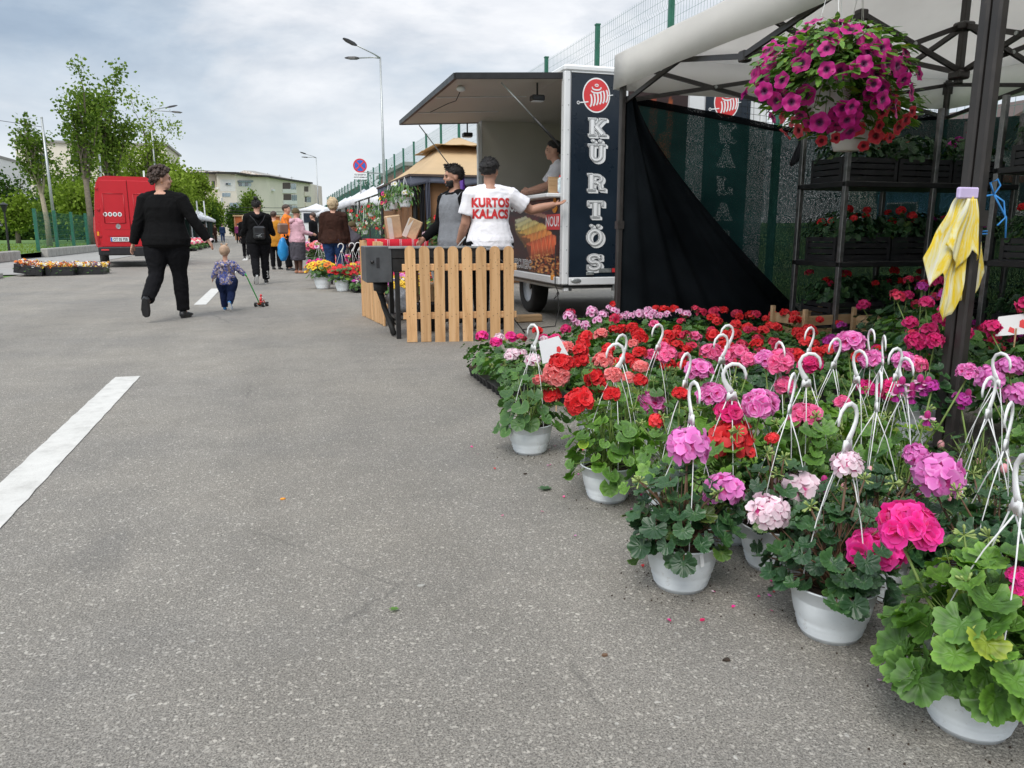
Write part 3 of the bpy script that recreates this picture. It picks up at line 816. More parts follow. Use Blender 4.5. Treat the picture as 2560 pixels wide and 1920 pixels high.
# three cables across the end of the street
for i, py in enumerate((519, 529, 536)):
    a, c = AY(560, py - 3, 120), AY(800, py - 1, 120); m_ = (a + c) / 2 - Vector((0, 0, .15))
    o = MB().tube([a, (a + m_) / 2 - Vector((0, 0, .05)), m_, (c + m_) / 2 - Vector((0, 0, .05)), c], .035, 4).build('overhead_wire', M['rubber']); tag(o, ('upper', 'middle', 'lower')[i] + ' cable strung across the street before the apartment block', 'wire')
# brown gabled house right of the block
def simple_house(name, label, cat, x0, x1, y0, y1, h, wallm, roofm, wins, gable=0.0, eave=.4, wm='win_dark'):
    t = thing(name, label, cat, (x0, y0, 0))
    w, d = x1 - x0, y1 - y0
    MB().box(0, w, 0, d, 0, h).build('wall', wallm, t)
    if gable:
        MB().prism([(-eave, h), (w + eave, h), (w / 2, h + gable)], -eave, d + eave, M=Matrix(((1, 0, 0, 0), (0, 0, 1, 0), (0, 1, 0, 0), (0, 0, 0, 1)))).build('roof', roofm, t)
    else: MB().box(-eave, w + eave, -eave, d + eave, h, h + .35).build('roof', roofm, t)
    for (fx, fz, ww, wh, side) in wins:
        if side == 'f':
            f = MB().box(fx, fx + ww, -.06, .04, fz, fz + wh).build('window', M['win_frame'], t)
            for k in range(2): MB().box(fx + .08 + k * ww / 2, fx + (k + 1) * ww / 2 - .05, -.09, -.062, fz + .08, fz + wh - .08).build('pane', M[wm], f)
        else:
            f = MB().box(-.06, .04, fx, fx + ww, fz, fz + wh).build('window', M['win_frame'], t)
            for k in range(2): MB().box(-.09, -.062, fx + .08 + k * ww / 2, fx + (k + 1) * ww / 2 - .05, fz + .08, fz + wh - .08).build('pane', M[wm], f)
    return t
a = AY(772, 500, 236).x
simple_house('gabled_house', 'grey house with dark brown gable between apartment block and green netting', 'house', 17.5, 33, 240, 255, 10.0, M['render_w'], M['shutter'], [(3, 6, 1.6, 1.6, 'f'), (8, 6, 1.6, 1.6, 'f')], 4.5)
M['brick'] = mat('red_brick_render', (.36, .13, .085), .9, var=.15, vscale=.8, dirt=((.3, .2, .16), .8, .62))
simple_house('brick_building', 'red brick building behind the tall fence left of the brown tent roof', 'building', 12.5, 27, 76, 96, 7.2, M['brick'], M['roof_grey'], [(fx, fz, 1.5, 1.6, s) for s in 'fs' for fx in (2, 6, 10) for fz in (1.5, 4.6)], 0, .3, 'win_lite')
simple_house('grey_building', 'pale concrete building behind the tall fence, next to the brick one', 'building', 12.2, 28, 50, 68, 4.9, M['render_w'], M['roof_grey'], [(fx, fz, 1.5, 1.5, s) for s in 'fs' for fx in (1.5, 6, 11) for fz in (2.2,)], 0, .3)
simple_house('white_building', 'white modern building behind the trees at the far left', 'building', -62, -34.5, 105, 135, 10.6, M['trailer'], M['roof_grey'], [(fx, fz, 1.8, 1.7, 'f') for fx in (3, 7, 11, 15.5, 20, 24) for fz in (1.6, 4.8, 8.2)], 0, .1)
simple_house('concrete_block', 'grey concrete block with dark balconies behind the left trees', 'building', -40, -17, 150, 170, 15.5, M['render'], M['roof_grey'], [(fx, fz, 2.6, 1.7, 'f') for fx in (2, 8, 14, 19) for fz in (2, 5.2, 8.6, 12)], 0, .4)
simple_house('cottage', 'pale cottage with brown roof seen through the green shade net', 'house', 52, 68, 50, 62, 7.5, M['render_w'], M['shutter'], [(fx, 3.4, 2.0, 1.8, s) for s in 'fs' for fx in (2, 6.5)], 4.2)
simple_house('blue_shed', 'blue and orange shed seen through the green shade net', 'shed', 33, 38.5, 33, 37, 3.6, mat('blue_shed_sheet', (.10, .25, .42), .6, var=.2), M['brick'], [(1, 1.2, 2.2, 1.4, 's')], 0, .3)
# orange stage container at the end of the market
p0 = AY(589, 610, 98)
t = thing('stage_box', 'orange-brown display container with green round emblem at the end of the street', 'container', (p0.x, 98, 0))
M['rust_panel'] = mat('orange_brown_panel', (.42, .12, .035), .7, var=.2, vscale=1.0)
MB().box(0, 5.2, 0, 2.5, 0, 2.75).build('body', M['rust_panel'], t); MB().box(-.1, 5.3, -.15, 2.6, 2.75, 2.9).build('roof', M['crate_wood'], t)
for k in range(4): MB().box(.05 + k * 1.3, .12 + k * 1.3, -.05, -.005, 0, 2.75).build('rib', M['crate_wood'], t)
MB().lathe([(0, -.06), (.48, -.06), (.48, -.01)], 24, c=(.95, 0, 1.35), axis='y').build('emblem', mat('emblem_green', (.02, .42, .05), .5), t)

# ---------------------------------------------------------------- trees
def make_tree(name, label, loc, H, spread, trunk_h, m, nleaf, seed, leaf=.16, rt=.11, droop=0.0, bark='bark', fork=4, dens=1.0, slim=1.0, group='trees beside the lawn'):
    r = random.Random(seed)
    t = thing(name, label, 'tree', loc, 0, group)
    tr, tips = MB(), []; kS = min(1.0, slim)
    top = Vector((r.uniform(-.2, .2), 0, trunk_h))
    mid = Vector((r.uniform(-.15, .15), 0, trunk_h * .5))
    tr.tube([(0, 0, -.1), mid, top], [rt * 1.25, rt, rt * .8], 8)
    def grow(p, d, L, rad, depth):
        pts, rs = [p], [rad]; q = p.copy(); dd = d.copy(); n = 4
        for i in range(n):
            dd = (dd + Vector((r.uniform(-.22, .22) * kS, r.uniform(-.22, .22) * kS, r.uniform(-.02, .16) - droop))).normalized()
            q = q + dd * (L / n); pts.append(q); rs.append(rad * (1 - .7 * (i + 1) / n))
            if depth >= 1 or i >= 1: tips.append((q, rad))
        tr.tube(pts, rs, 5 if depth < 2 else 3, cap=False)
        if depth < 2:
            for i in range(2 if depth else 4):
                k = r.randint(1, n); pd = pts[k]; a = r.uniform(0, 2 * pi)
                nd_ = (dd * .75 + Vector((cos(a) * kS, sin(a) * kS, r.uniform(.1, .6))) * .8).normalized()
                grow(pd, nd_, L * r.uniform(.42, .62) * (.4 + .6 * kS), rs[k] * .8, depth + 1)
    ch = H - trunk_h
    grow(top, Vector((0, 0, 1)), ch * .85, rt * .75, 0)
    for i in range(fork):
        a = 2 * pi * i / fork + r.uniform(-.4, .4); z = trunk_h * r.uniform(.72, 1.0)
        k = r.uniform(.35, .8)
        d = Vector((cos(a) * k * slim, sin(a) * k * slim, 1)).normalized()
        grow(Vector((0, 0, z)) + (top - Vector((0, 0, trunk_h))) * .8, d, ch * r.uniform(.55, .8) * (1 if slim < 1 else .9), rt * .5, 0)
    tr.build('trunk', M[bark], t, True)
    lf = MB()
    tips = [q for q in tips if q[0].z > trunk_h * .6]
    for i in range(nleaf):
        p, rad = r.choice(tips)
        s = spread * .16
        c = p + Vector((r.gauss(0, s), r.gauss(0, s), r.gauss(0, s * .9)))
        n = Vector((r.gauss(0, 1), r.gauss(0, 1), r.gauss(.5, 1))).normalized(); u = n.orthogonal().normalized()
        u = Matrix.Rotation(r.random() * 6.28, 3, n) @ u; w = n.cross(u); L = leaf * r.uniform(.6, 1.3)
        lf.add([c - u * L * .5, c + w * L * .42 + n * L * .1, c + u * L * .55, c - w * L * .42 + n * L * .1], [(0, 1, 2, 3)])
    lf.build('crown', M[m], t)
    return t
def tree_px(px, ytop, Y, **k):
    p = AY(px, ytop, Y); k['loc'] = (p.x, Y, 0.1); k['H'] = p.z - .1; return make_tree(**k)
tree_px(88, 300, 48, name='young_tree', label='sparse pale-barked forked tree at the far left of the lawn', spread=1.3, trunk_h=2.9, m='tree_b', nleaf=1700, seed=3, leaf=.17, rt=.13, bark='bark_pale', fork=3, slim=.6)
tree_px(188, 190, 46, name='maple_tree', label='tallest airy tree with long bare twigs behind the lawn fence', spread=1.5, trunk_h=3.6, m='tree_b', nleaf=2100, seed=11, leaf=.18, rt=.15, fork=4, slim=.45)
tree_px(246, 208, 52, name='maple_tree', label='dense upright tree rising just left of the red van', spread=1.8, trunk_h=4.2, m='tree_b', nleaf=3900, seed=5, leaf=.21, rt=.16, fork=5, slim=.45)
tree_px(345, 288, 60, name='maple_tree', label='round-crowned tree directly above the red van roof', spread=2.2, trunk_h=3.6, m='tree_a', nleaf=3600, seed=23, leaf=.18, rt=.16, fork=6, slim=.7)
tree_px(410, 400, 72, name='maple_tree', label='bushy bright green tree behind the woman with curly hair', spread=3.0, trunk_h=1.6, m='tree_a', nleaf=9500, seed=31, leaf=.24, rt=.22, fork=7, slim=.55)
tree_px(395, 432, 66, name='maple_tree', label='lower bright green tree between the van roof and the curly haired woman', spread=3.0, trunk_h=1.2, m='tree_a', nleaf=7000, seed=33, leaf=.24, rt=.2, fork=7, slim=.7)
tree_px(484, 436, 95, name='maple_tree', label='pointed bright tree above the left row of white tents', spread=2.8, trunk_h=1.5, m='tree_a', nleaf=9000, seed=41, leaf=.28, rt=.22, fork=7, slim=.45)
tree_px(455, 470, 82, name='maple_tree', label='low leafy tree behind the nearest left white tent', spread=3.0, trunk_h=1.0, m='tree_a', nleaf=6500, seed=43, leaf=.26, rt=.2, fork=7, slim=.6)
tree_px(532, 506, 112, name='maple_tree', label='yellow-green tree at the end of the left tent row', spread=2.8, trunk_h=1.2, m='tree_a', nleaf=7000, seed=47, leaf=.30, rt=.22, fork=7, slim=.4)
tree_px(525, 515, 104, name='maple_tree', label='shady bush-like tree behind the left tent peaks', spread=3.0, trunk_h=.8, m='tree_c', nleaf=5000, seed=49, leaf=.30, rt=.2, fork=6, slim=.6)
tree_px(624, 496, 150, name='maple_tree', label='lone green tree before the middle of the apartment block', spread=3.0, trunk_h=1.5, m='tree_b', nleaf=6500, seed=53, leaf=.40, rt=.25, fork=7, slim=.4)
tree_px(592, 528, 145, name='yew_tree', label='dark evergreen shrub left of the lone tree by the apartment block', spread=3.2, trunk_h=.5, m='tree_c', nleaf=6500, seed=59, leaf=.40, rt=.25, fork=7, slim=.5)
tree_px(34, 505, 62, name='round_tree', label='small round bright tree at the far left before the white building', spread=2.0, trunk_h=1.4, m='tree_a', nleaf=3600, seed=61, leaf=.22, rt=.15, fork=7, slim=1.0)
for (px, yt, Y, sd, m_, lab) in ((128, 495, 70, 63, 'tree_b', 'dark bushy tree behind the leaning pole'), (165, 430, 74, 65, 'tree_b', 'mid green tree in the dense group behind the lawn'), (215, 470, 66, 67, 'tree_a', 'bright green shrub tree just left of the red van'), (280, 420, 82, 69, 'tree_b', 'green tree filling the gap above the red van roof')):
    tree_px(px, yt, Y, name='bushy_tree', label=lab, spread=3.2, trunk_h=.8, m=m_, nleaf=4200, seed=sd, leaf=.25, rt=.18, fork=8, slim=.75)
for (x, Y, H, sd) in ((-30, 110, 7, 81), (-26, 125, 8, 83), (14.5, 112, 6, 85), (17, 128, 7.5, 87)):
    make_tree('bushy_tree', ('distant tree low in the gap left of the park, ' + ('nearer one' if sd == 81 else 'farther one')) if sd < 85 else ('dark tree behind the windbreak cloth, ' + ('nearer one' if sd == 85 else 'farther one')), (x, Y, 0), H, 4.4, .8, 'tree_c', 5000, sd, .36, .2, fork=7, slim=1.2)
# hedge line closing the park at the far left
b = MB()
for i in range(9000):
    x = -34 + 22 * R.random(); y = 84 + R.random() * 4; z = R.random() ** .7 * (1.3 + .5 * noise.noise(Vector((x * .4, 0, 0))))
    n = Vector((R.gauss(0, 1), R.gauss(-.5, 1), R.gauss(.5, 1))).normalized(); u = n.orthogonal().normalized(); w = n.cross(u); L = R.uniform(.15, .3); c = Vector((x, y, z + .1))
    b.add([c - u * L, c + w * L * .7, c + u * L, c - w * L * .7], [(0, 1, 2, 3)])
b.build('park_hedge', M['tree_c'], kind='stuff')
# ---------------------------------------------------------------- text and print helpers
def text_mesh(txt, size=1.0, offset=0.0, extrude=0.0, sx=1.0, align='CENTER', spacing=1.0):
    cu = bpy.data.curves.new('lettering', 'FONT'); cu.body = txt; cu.size = size; cu.offset = offset; cu.extrude = extrude
    cu.align_x = align; cu.align_y = 'CENTER'; cu.space_character = spacing; cu.resolution_u = 4
    o = bpy.data.objects.new('lettering', cu); COL.objects.link(o)
    dg = bpy.context.evaluated_depsgraph_get()
    me = bpy.data.meshes.new_from_object(o.evaluated_get(dg))
    bpy.data.objects.remove(o); bpy.data.curves.remove(cu)
    if sx != 1.0:
        for v in me.vertices: v.co.x *= sx
    return me
def put_text(txt, m, origin, ex, ey, parent, name='lettering', **k):
    me = text_mesh(txt, **k); ez = Vector(ex).cross(Vector(ey))
    me.transform(basis(origin, ex, ey, ez)); me.materials.clear(); me.materials.append(m)
    return link(name, me, parent)
# slab-serif letters built as strokes in a 1 x 1.2 cell (x right, y up)
def arc(cx, cy, rx, ry, a0, a1, n=12): return [(cx + rx * cos(radians(a0 + (a1 - a0) * i / n)), cy + ry * sin(radians(a0 + (a1 - a0) * i / n))) for i in range(n + 1)]
SW, SS = .26, .11
GLY = {
 'K': [([(.24, .06), (.24, 1.14)], SW), ([(.36, .52), (.80, 1.1)], .15), ([(.42, .66), (.84, .08)], SW), ([(.02, .055), (.44, .055)], SS), ([(.02, 1.145), (.44, 1.145)], SS), ([(.62, 1.145), (1.0, 1.145)], SS), ([(.62, .055), (1.04, .055)], SS)],
 'U': [([(.24, 1.14), (.24, .45)] + arc(.5, .40, .26, .30, 180, 360) + [(.76, 1.14)], .20), ([(.02, 1.145), (.46, 1.145)], SS), ([(.58, 1.145), (.98, 1.145)], SS)],
 'R': [([(.24, .06), (.24, 1.14)], SW), ([(.24, 1.09), (.55, 1.09)] + arc(.58, .84, .24, .25, 90, -90, 10) + [(.24, .59)], .15), ([(.50, .58), (.72, .45), (.76, .10), (1.02, .10)], .17), ([(.02, .055), (.48, .055)], SS), ([(.02, 1.145), (.3, 1.145)], SS)],
 'T': [([(.5, .06), (.5, 1.1)], SW), ([(.06, 1.12), (.94, 1.12)], .15), ([(.10, 1.12), (.10, .84)], .12), ([(.90, 1.12), (.90, .84)], .12), ([(.26, .055), (.74, .055)], SS)],
 'O': [(arc(.5, .6, .36, .50, 0, 360, 28), .21)],
 'S': [([(.84, .84)] + arc(.5, .84, .31, .27, 15, 250, 14) + arc(.5, .36, .32, .27, 75, -165, 14), .20), ([(.86, 1.14), (.86, .80)], .09), ([(.14, .06), (.14, .40)], .09)],
 'A': [([(.16, .06), (.50, 1.15)], .13), ([(.50, 1.15), (.84, .06)], .24), ([(.26, .38), (.76, .38)], .11), ([(.0, .055), (.36, .055)], SS), ([(.62, .055), (1.04, .055)], SS)],
 'L': [([(.26, .06), (.26, 1.14)], SW), ([(.1, .07), (.92, .07)], .13), ([(.90, .07), (.90, .42)], .12), ([(.04, 1.145), (.50, 1.145)], SS)],
 'C': [(arc(.52, .6, .36, .50, 35, 325, 22), .21), ([(.86, 1.12), (.86, .78)], .09)],
}
def glyph(ch, size, grow, dz, origin, ex, ey, shift=(0, 0)):
    """one layer of a letter: strokes widened by grow, lying dz in front of the sheet"""
    b = MB(); ez = Vector(ex).cross(Vector(ey)); k = 0
    strokes = list(GLY[{'Ü': 'U', 'Ö': 'O', 'Á': 'A'}.get(ch, ch)])
    for pts, w in strokes:
        w2 = (w + 2 * grow) / 2; k += 1
        P2 = [Vector((x, y)) for x, y in pts]
        if w2 <= .01: continue
        if (P2[0] - P2[-1]).length > .01:
            P2[0] = P2[0] + (P2[0] - P2[1]).normalized() * grow; P2[-1] = P2[-1] + (P2[-1] - P2[-2]).normalized() * grow; closed = False
        else: closed = True
        L_, R_ = [], []
        for i, p in enumerate(P2):
            if closed: t = P2[(i + 1) % (len(P2) - 1)] - P2[(i - 1) % (len(P2) - 1)]
            else: t = P2[min(i + 1, len(P2) - 1)] - P2[max(i - 1, 0)]
            t.normalize(); n = Vector((-t.y, t.x)); L_.append(p + n * w2); R_.append(p - n * w2)
        def W(p): return Vector(origin) + Vector(ex) * ((p.x - .5 + shift[0]) * size) + Vector(ey) * ((p.y - .6 + shift[1]) * size) + ez * (dz + k * .00012)
        for i in range(len(P2) - 1): b.quad(W(L_[i]), W(R_[i]), W(R_[i + 1]), W(L_[i + 1]))
    if ch in 'ÜÖ' or ch == 'Á':
        for cx in ((.3, .7) if ch != 'Á' else (.5,)):
            r = .10 + grow; c = [(cx + r * cos(a * pi / 6), 1.42 + r * sin(a * pi / 6)) for a in range(12)]
            def W(p): return Vector(origin) + Vector(ex) * ((p[0] - .5 + shift[0]) * size) + Vector(ey) * ((p[1] - .6 + shift[1]) * size) + ez * (dz + .0006)
            b.add([W(p) for p in c], [tuple(range(12))])
    return b
def slab_letter(ch, size, origin, ex, ey, parent):
    b = MB()
    for i in range(5): 
        g = glyph(ch, size, .045, .001 + i * .0003, origin, ex, ey, (.035 * (4 - i), -.035 * (4 - i))); b.add(g.v, g.f, 0)
    g = glyph(ch, size, .045, .004, origin, ex, ey); b.add(g.v, g.f, 1)
    g = glyph(ch, size, .018, .0055, origin, ex, ey); b.add(g.v, g.f, 0)
    g = glyph(ch, size, -.022, .007, origin, ex, ey); b.add(g.v, g.f, 1)
    g = glyph(ch, size, -.040, .0085, origin, ex, ey); b.add(g.v, g.f, 0)
    return b.build('letter', [M['ink_white'], M['navy']], parent)
def print_sheet(name, fn, origin, ex, ey, w, h, nx, ny, parent, dz=.002, rough=.35):
    """flat printed sheet; fn(u, v) -> ink colour, u right, v up"""
    b = MB(); ez = Vector(ex).cross(Vector(ey)); cols = []
    for j in range(ny + 1):
        for i in range(nx + 1):
            u, v = i / nx, j / ny
            b.v.append(tuple(Vector(origin) + Vector(ex) * (u * w) + Vector(ey) * (v * h) + ez * dz)); cols.append(fn(u, v))
    for j in range(ny):
        for i in range(nx):
            a = j * (nx + 1) + i; b.f.append((a, a + 1, a + nx + 2, a + nx + 1)); b.m.append(0)
    me = b.mesh(name, M['print'])
    ca = me.color_attributes.new('print', 'FLOAT_COLOR', 'POINT')
    ca.data.foreach_set('color', [c for q in cols for c in (q[0], q[1], q[2], 1.0)])
    return link(name, me, parent)
M['print'] = attr_mat('printed_vinyl')
def lerp(a, b, t): t = max(0, min(1, t)); return tuple(a[i] + (b[i] - a[i]) * t for i in range(3))

# ---------------------------------------------------------------- pop-up tent of the flower seller
TX0, TX1, TY0, TY1, ZE = 3.0, 6.65, 2.815, 6.62, 2.28
def cloth_canopy(x0, x1, y0, y1, ze, zv, zp, name, m, parent, n=14, sag=.05, wave=.02, seed=0):
    """pyramid roof with a valance, as one cloth with thickness"""
    b = MB(); cx, cy = (x0 + x1) / 2, (y0 + y1) / 2
    def P(u, v):
        x = x0 + (x1 - x0) * u; y = y0 + (y1 - y0) * v
        d = max(abs(u - .5), abs(v - .5)) * 2
        z = zv + (zp - zv) * (1 - d)
        e = min(abs(abs(u - .5) - abs(v - .5)) * 2, 1)
        z -= sag * sin(pi * d) * (.4 + .6 * e) + wave * .6 * noise.noise(Vector((x * 1.6, y * 1.6, seed)))
        return Vector((x, y, z))
    g = [[P(i / n, j / n) for i in range(n + 1)] for j in range(n + 1)]
    vs = [p for r_ in g for p in r_]
    b.add(vs, [(j * (n + 1) + i, j * (n + 1) + i + 1, (j + 1) * (n + 1) + i + 1, (j + 1) * (n + 1) + i) for j in range(n) for i in range(n)])
    ring = [g[0][i] for i in range(n)] + [g[j][n] for j in range(n)] + [g[n][n - i] for i in range(n)] + [g[n - j][0] for j in range(n)]
    k = len(ring); low = []
    for i, p in enumerate(ring):
        c = Vector((p.x - cx, p.y - cy, 0)).normalized() * (.012 + wave * noise.noise(Vector((p.x * 2.2, p.y * 2.2, seed + 3))))
        low.append(Vector((p.x, p.y, ze + wave * .7 * noise.noise(Vector((p.x * 1.1, p.y * 1.1, seed + 9))))) + c)
    midr = [(ring[i] * .5 + low[i] * .5) + Vector((ring[i].x - cx, ring[i].y - cy, 0)).normalized() * wave * noise.noise(Vector((ring[i].x * 3, ring[i].y * 3, seed + 5))) for i in range(k)]
    vs = ring + midr + low
    b.add(vs, [(i, r0 + i, 0, 0) for i in range(0) for r0 in ()] or [((q * k) + i, (q + 1) * k + i, (q + 1) * k + (i + 1) % k, q * k + (i + 1) % k) for q in (0, 1) for i in range(k)])
    o = b.build(name, m, parent, True)
    s = o.modifiers.new('thickness', 'SOLIDIFY'); s.thickness = .004
    return o
def leg_mesh(h, w=.052):
    b = MB(); b.cbox(-w / 2, w / 2, -w / 2, w / 2, .02, h, .010)
    b.box(-.07, .07, -.07, .07, 0, .02); b.box(-w * .62, w * .62, -w * .62, w * .62, h - .14, h - .02); b.box(-w * .62, w * .62, -w * .62, w * .62, h * .42, h * .42 + .07)
    return b.mesh('leg', M['frame'])
def popup(name, label, x0, x1, y0, y1, group=None):
    t = thing(name, label, 'market tent', (0, 0, 0), 0, group)
    lm = leg_mesh(2.55)
    for (x, y) in ((x0 + .03, y0 + .03), (x1 - .03, y0 + .03), (x0 + .03, y1 - .03), (x1 - .03, y1 - .03)): link('leg', lm, t, (x, y, 0), (0, 0, 0))
    zl, zh = 2.18, 2.50
    def scissor(a, c, units, off):
        a, c = Vector(a), Vector(c); d = (c - a) / units; s = d.normalized().cross(Vector((0, 0, 1))) * .018
        for i in range(units):
            p, q = a + d * i, a + d * (i + 1); m1, m2 = (zl, zh) if i % 2 == 0 else (zh, zl)
            MB().bar(Vector((p.x, p.y, zl if i % 2 == 0 else zh)) + s, Vector((q.x, q.y, zh if i % 2 == 0 else zl)) + s, .022, .036).build('truss_bar', M['frame'], t)
            MB().bar(Vector((p.x, p.y, zh if i % 2 == 0 else zl)) - s, Vector((q.x, q.y, zl if i % 2 == 0 else zh)) - s, .022, .036).build('truss_bar', M['frame'], t)
            for (w, z) in ((q, zl), (q, zh)): 
                if i < units - 1: MB().cbox(w.x - .035, w.x + .035, w.y - .035, w.y + .035, z - .035, z + .035, .008).build('joint', M['frame'], t)
            cm = (p + q) / 2; MB().tube([Vector((cm.x, cm.y, (zl + zh) / 2)) - s * 2.2, Vector((cm.x, cm.y, (zl + zh) / 2)) + s * 2.2], .014, 8).build('pivot', M['zinc'], t)
    xm, ym = (x0 + x1) / 2, (y0 + y1) / 2; i_ = .04
    scissor((x0 + i_, y0 + i_, 0), (x0 + i_, y1 - i_, 0), 2, 0); scissor((x1 - i_, y0 + i_, 0), (x1 - i_, y1 - i_, 0), 2, 0)
    scissor((x0 + i_, y0 + i_, 0), (x1 - i_, y0 + i_, 0), 2, 0); scissor((x0 + i_, y1 - i_, 0), (x1 - i_, y1 - i_, 0), 2, 0)
    for (p, q) in (((x0 + i_, ym), (xm, ym)), ((x1 - i_, ym), (xm, ym)), ((xm, y0 + i_), (xm, ym)), ((xm, y1 - i_), (xm, ym))):
        scissor((p[0], p[1], 0), (q[0], q[1], 0), 2, 0)
    MB().cbox(xm - .024, xm + .024, ym - .024, ym + .024, 2.10, 3.3, .006).build('king_post', M['frame'], t)
    for z in (2.13, 2.46): MB().cbox(xm - .055, xm + .055, ym - .055, ym + .055, z, z + .06, .012).build('hub', M['frame'], t)
    cloth_canopy(x0 - .03, x1 + .03, y0 - .03, y1 + .03, ZE, 2.57, 3.36, 'canopy', M['canopy'], t, 16, .05, .03, hash(label) % 50 if False else int(y0 * 3))
    return t
popup('flower_tent', 'big off-white pop-up tent with dark frame over the geranium stock', TX0, TX1, TY0, TY1)
popup('flower_tent', 'second off-white pop-up tent, its leg touching the dark leg at right', TX0, TX1, -.96, 2.812)

# shade net along the back and far side
M['net'] = net_mat('shade_net', (.016, .054, .052), .77, 240); M['net_black'] = net_mat('black_net', (.008, .010, .012), .84, 240, .5)
def sheet(name, fn, nu, nv, m, parent=None, su=1.0, sv=1.0, thick=None, smooth=True):
    b = MB(); vs, uv = [], []
    for j in range(nv + 1):
        for i in range(nu + 1):
            vs.append(fn(i / nu, j / nv)); uv.append((i / nu * su, j / nv * sv))
    b.add(vs, [(j * (nu + 1) + i, j * (nu + 1) + i + 1, (j + 1) * (nu + 1) + i + 1, (j + 1) * (nu + 1) + i) for j in range(nv) for i in range(nu)], 0, uv)
    o = b.build(name, m, parent, smooth)
    if thick: s = o.modifiers.new('thickness', 'SOLIDIFY'); s.thickness = thick
    return o
def netf(u, v):
    x = TX0 + .05 + (TX1 - TX0) * u; top = 2.20 - .16 * sin(pi * min(1, u * 1.0)) * (1 if u < .9 else 1) + .03 * sin(u * 9)
    return Vector((x, TY1 + .03 + .03 * noise.noise(Vector((x * 1.5, v * 3, 1))) + .02 * sin(x * 5 + v * 2), .05 + (top - .05) * v))
net = link('shade_net', None); tag(net, 'dark green shade net stretched between the tent legs behind the flowers', 'net')
sheet('net_panel', netf, 40, 16, M['net'], net, 3.65, 2.2)
sheet('net_hem', lambda u, v: netf(u, .985 + .03 * v) + Vector((0, -.006 - .004 * v, 0)), 40, 2, M['net_black'], net, 3.6, .1)
sheet('net_panel', lambda u, v: Vector((TX1 - .05 + .03 * noise.noise(Vector((u * 6, v * 3, 7))), TY1 - (TY1 + .9) * u, .05 + (2.12 - .12 * sin(pi * ((u * 2) % 1))) * v)), 50, 12, M['net'], net, 7.5, 2.2)
MB().tube([netf(.52, 1), netf(.52, 1) + Vector((.02, -.03, -.12)), netf(.52, 1) + Vector((-.05, -.03, -.28)), netf(.52, 1) + Vector((-.09, -.03, -.33))], [.02, .035, .04, .02], 8).build('knotted_end', M['drape_black'], net, True)
# bunched black net hanging from the far leg and spreading to the right
def curf(u, v):
    # v: 0 top .. 1 bottom; spreads to the right as it falls
    z = 2.22 * (1 - v); w = .06 + 2.15 * v ** 1.25
    x = TX0 + .05 + w * u
    f = .05 * sin(u * 34 + v * 2) * v * (1 - .4 * u) + .04 * sin(u * 13 + 1)
    return Vector((x, TY1 - .10 - .10 * v * u + f, z))
o = sheet('black_net_drape', curf, 90, 30, M['net_black'], None, 1.8, 2.3); tag(o, 'black net gathered at the tent leg and fanning down to the flowers', 'net')
o = sheet('black_net_drape', lambda u, v: curf(u * .94, v) + Vector((.0, .07 + .02 * sin(u * 21), 0)), 60, 20, M['net_black'], None, 1.6, 2.3); tag(o, 'hidden second layer of black net behind the fanned one at the tent leg', 'net')
# square-mesh net over the gap right of the trailer
b = MB()
for i in range(34):
    x = 4.3 + i * .07; b.tube([(x, TY1 + .06, 1.98), (x + .015, TY1 + .10, 2.3), (x - .01, TY1 + .14, 2.62)], .0022, 3, cap=False)
for j in range(9):
    z = 2.0 + j * .07; b.tube([(4.3 + k * .3, TY1 + .07 + j * .007, z + .015 * sin(k * 1.7 + j)) for k in range(9)], .0022, 3, cap=False)
o = b.build('bird_net', M['rubber'], kind='stuff')

# ---------------------------------------------------------------- steel racks, crates on them
def rack(name, label, x0, x1, y0, y1, shelves, H):
    t = thing(name, label, 'rack', (0, 0, 0))
    pm = MB().cbox(-.020, .020, -.020, .020, 0, H, .004).mesh('upright', M['steel'])
    for x in (x0, x1):
        for y in (y0, y1): link('upright', pm, t, (x, y, 0))
    if x1 - x0 > 1.4:
        for y in (y0, y1): link('upright', pm, t, ((x0 + x1) / 2, y, 0))
    for z in shelves:
        MB().cbox(x0 - .02, x1 + .02, y0 - .025, y1 + .025, z - .045, z, .005).build('shelf', M['black_metal'], t)
    return t
rack('steel_rack', 'steel flower rack with bare uprights left of the dark tent leg', 4.47, 6.25, 5.38, 5.95, (.25, .80, 1.45), 2.05)
rack('steel_rack', 'steel flower rack at the right edge behind the tent leg', 5.05, 6.6, 3.95, 4.5, (.22, .84, 1.50), 2.0)
# ---------------------------------------------------------------- kürtős trailer
t = thing('food_trailer', 'white food trailer with navy KÜRTÖS panels and its side flap raised', 'food trailer', (0, 0, 0))
X0, X1, Y0, Y1, Z0, Z1, ZC = 3.0, 5.45, 7.96, 11.66, .50, 2.72, 1.44
w = .05
MB().box(X0, X1, Y0 + .005, Y1, Z0 - .06, Z0 + .02).build('floor', M['black_metal'], t)
MB().box(X0 + .01, X1 - .01, Y0 + .01, Y0 + w, Z0, Z1 - .03).build('end_wall', M['trailer'], t)
MB().box(X0 + .01, X1 - .01, Y1 - w, Y1, Z0, Z1 - .03).build('end_wall', M['trailer_in'], t)
MB().box(X1 - w, X1, Y0 + w, Y1 - w, Z0, Z1 - .03).build('back_wall', M['trailer_in'], t)
MB().box(X0 + .012, X0 + w, Y0 + .05, Y1 - w, Z0 + .02, ZC - .03).build('side_wall', M['navy'], t)
rb = MB(); rb.cbox(X0 - .02, X1 + .02, Y0 - .02, Y1 + .02, Z1 - .035, Z1 + .035, .02); rb.build('roof', M['trailer'], t)
MB().box(X0 + w, X1 - w, Y0 + w, Y1 - w, Z1 - .06, Z1 - .036).build('ceiling', M['trailer_in'], t)
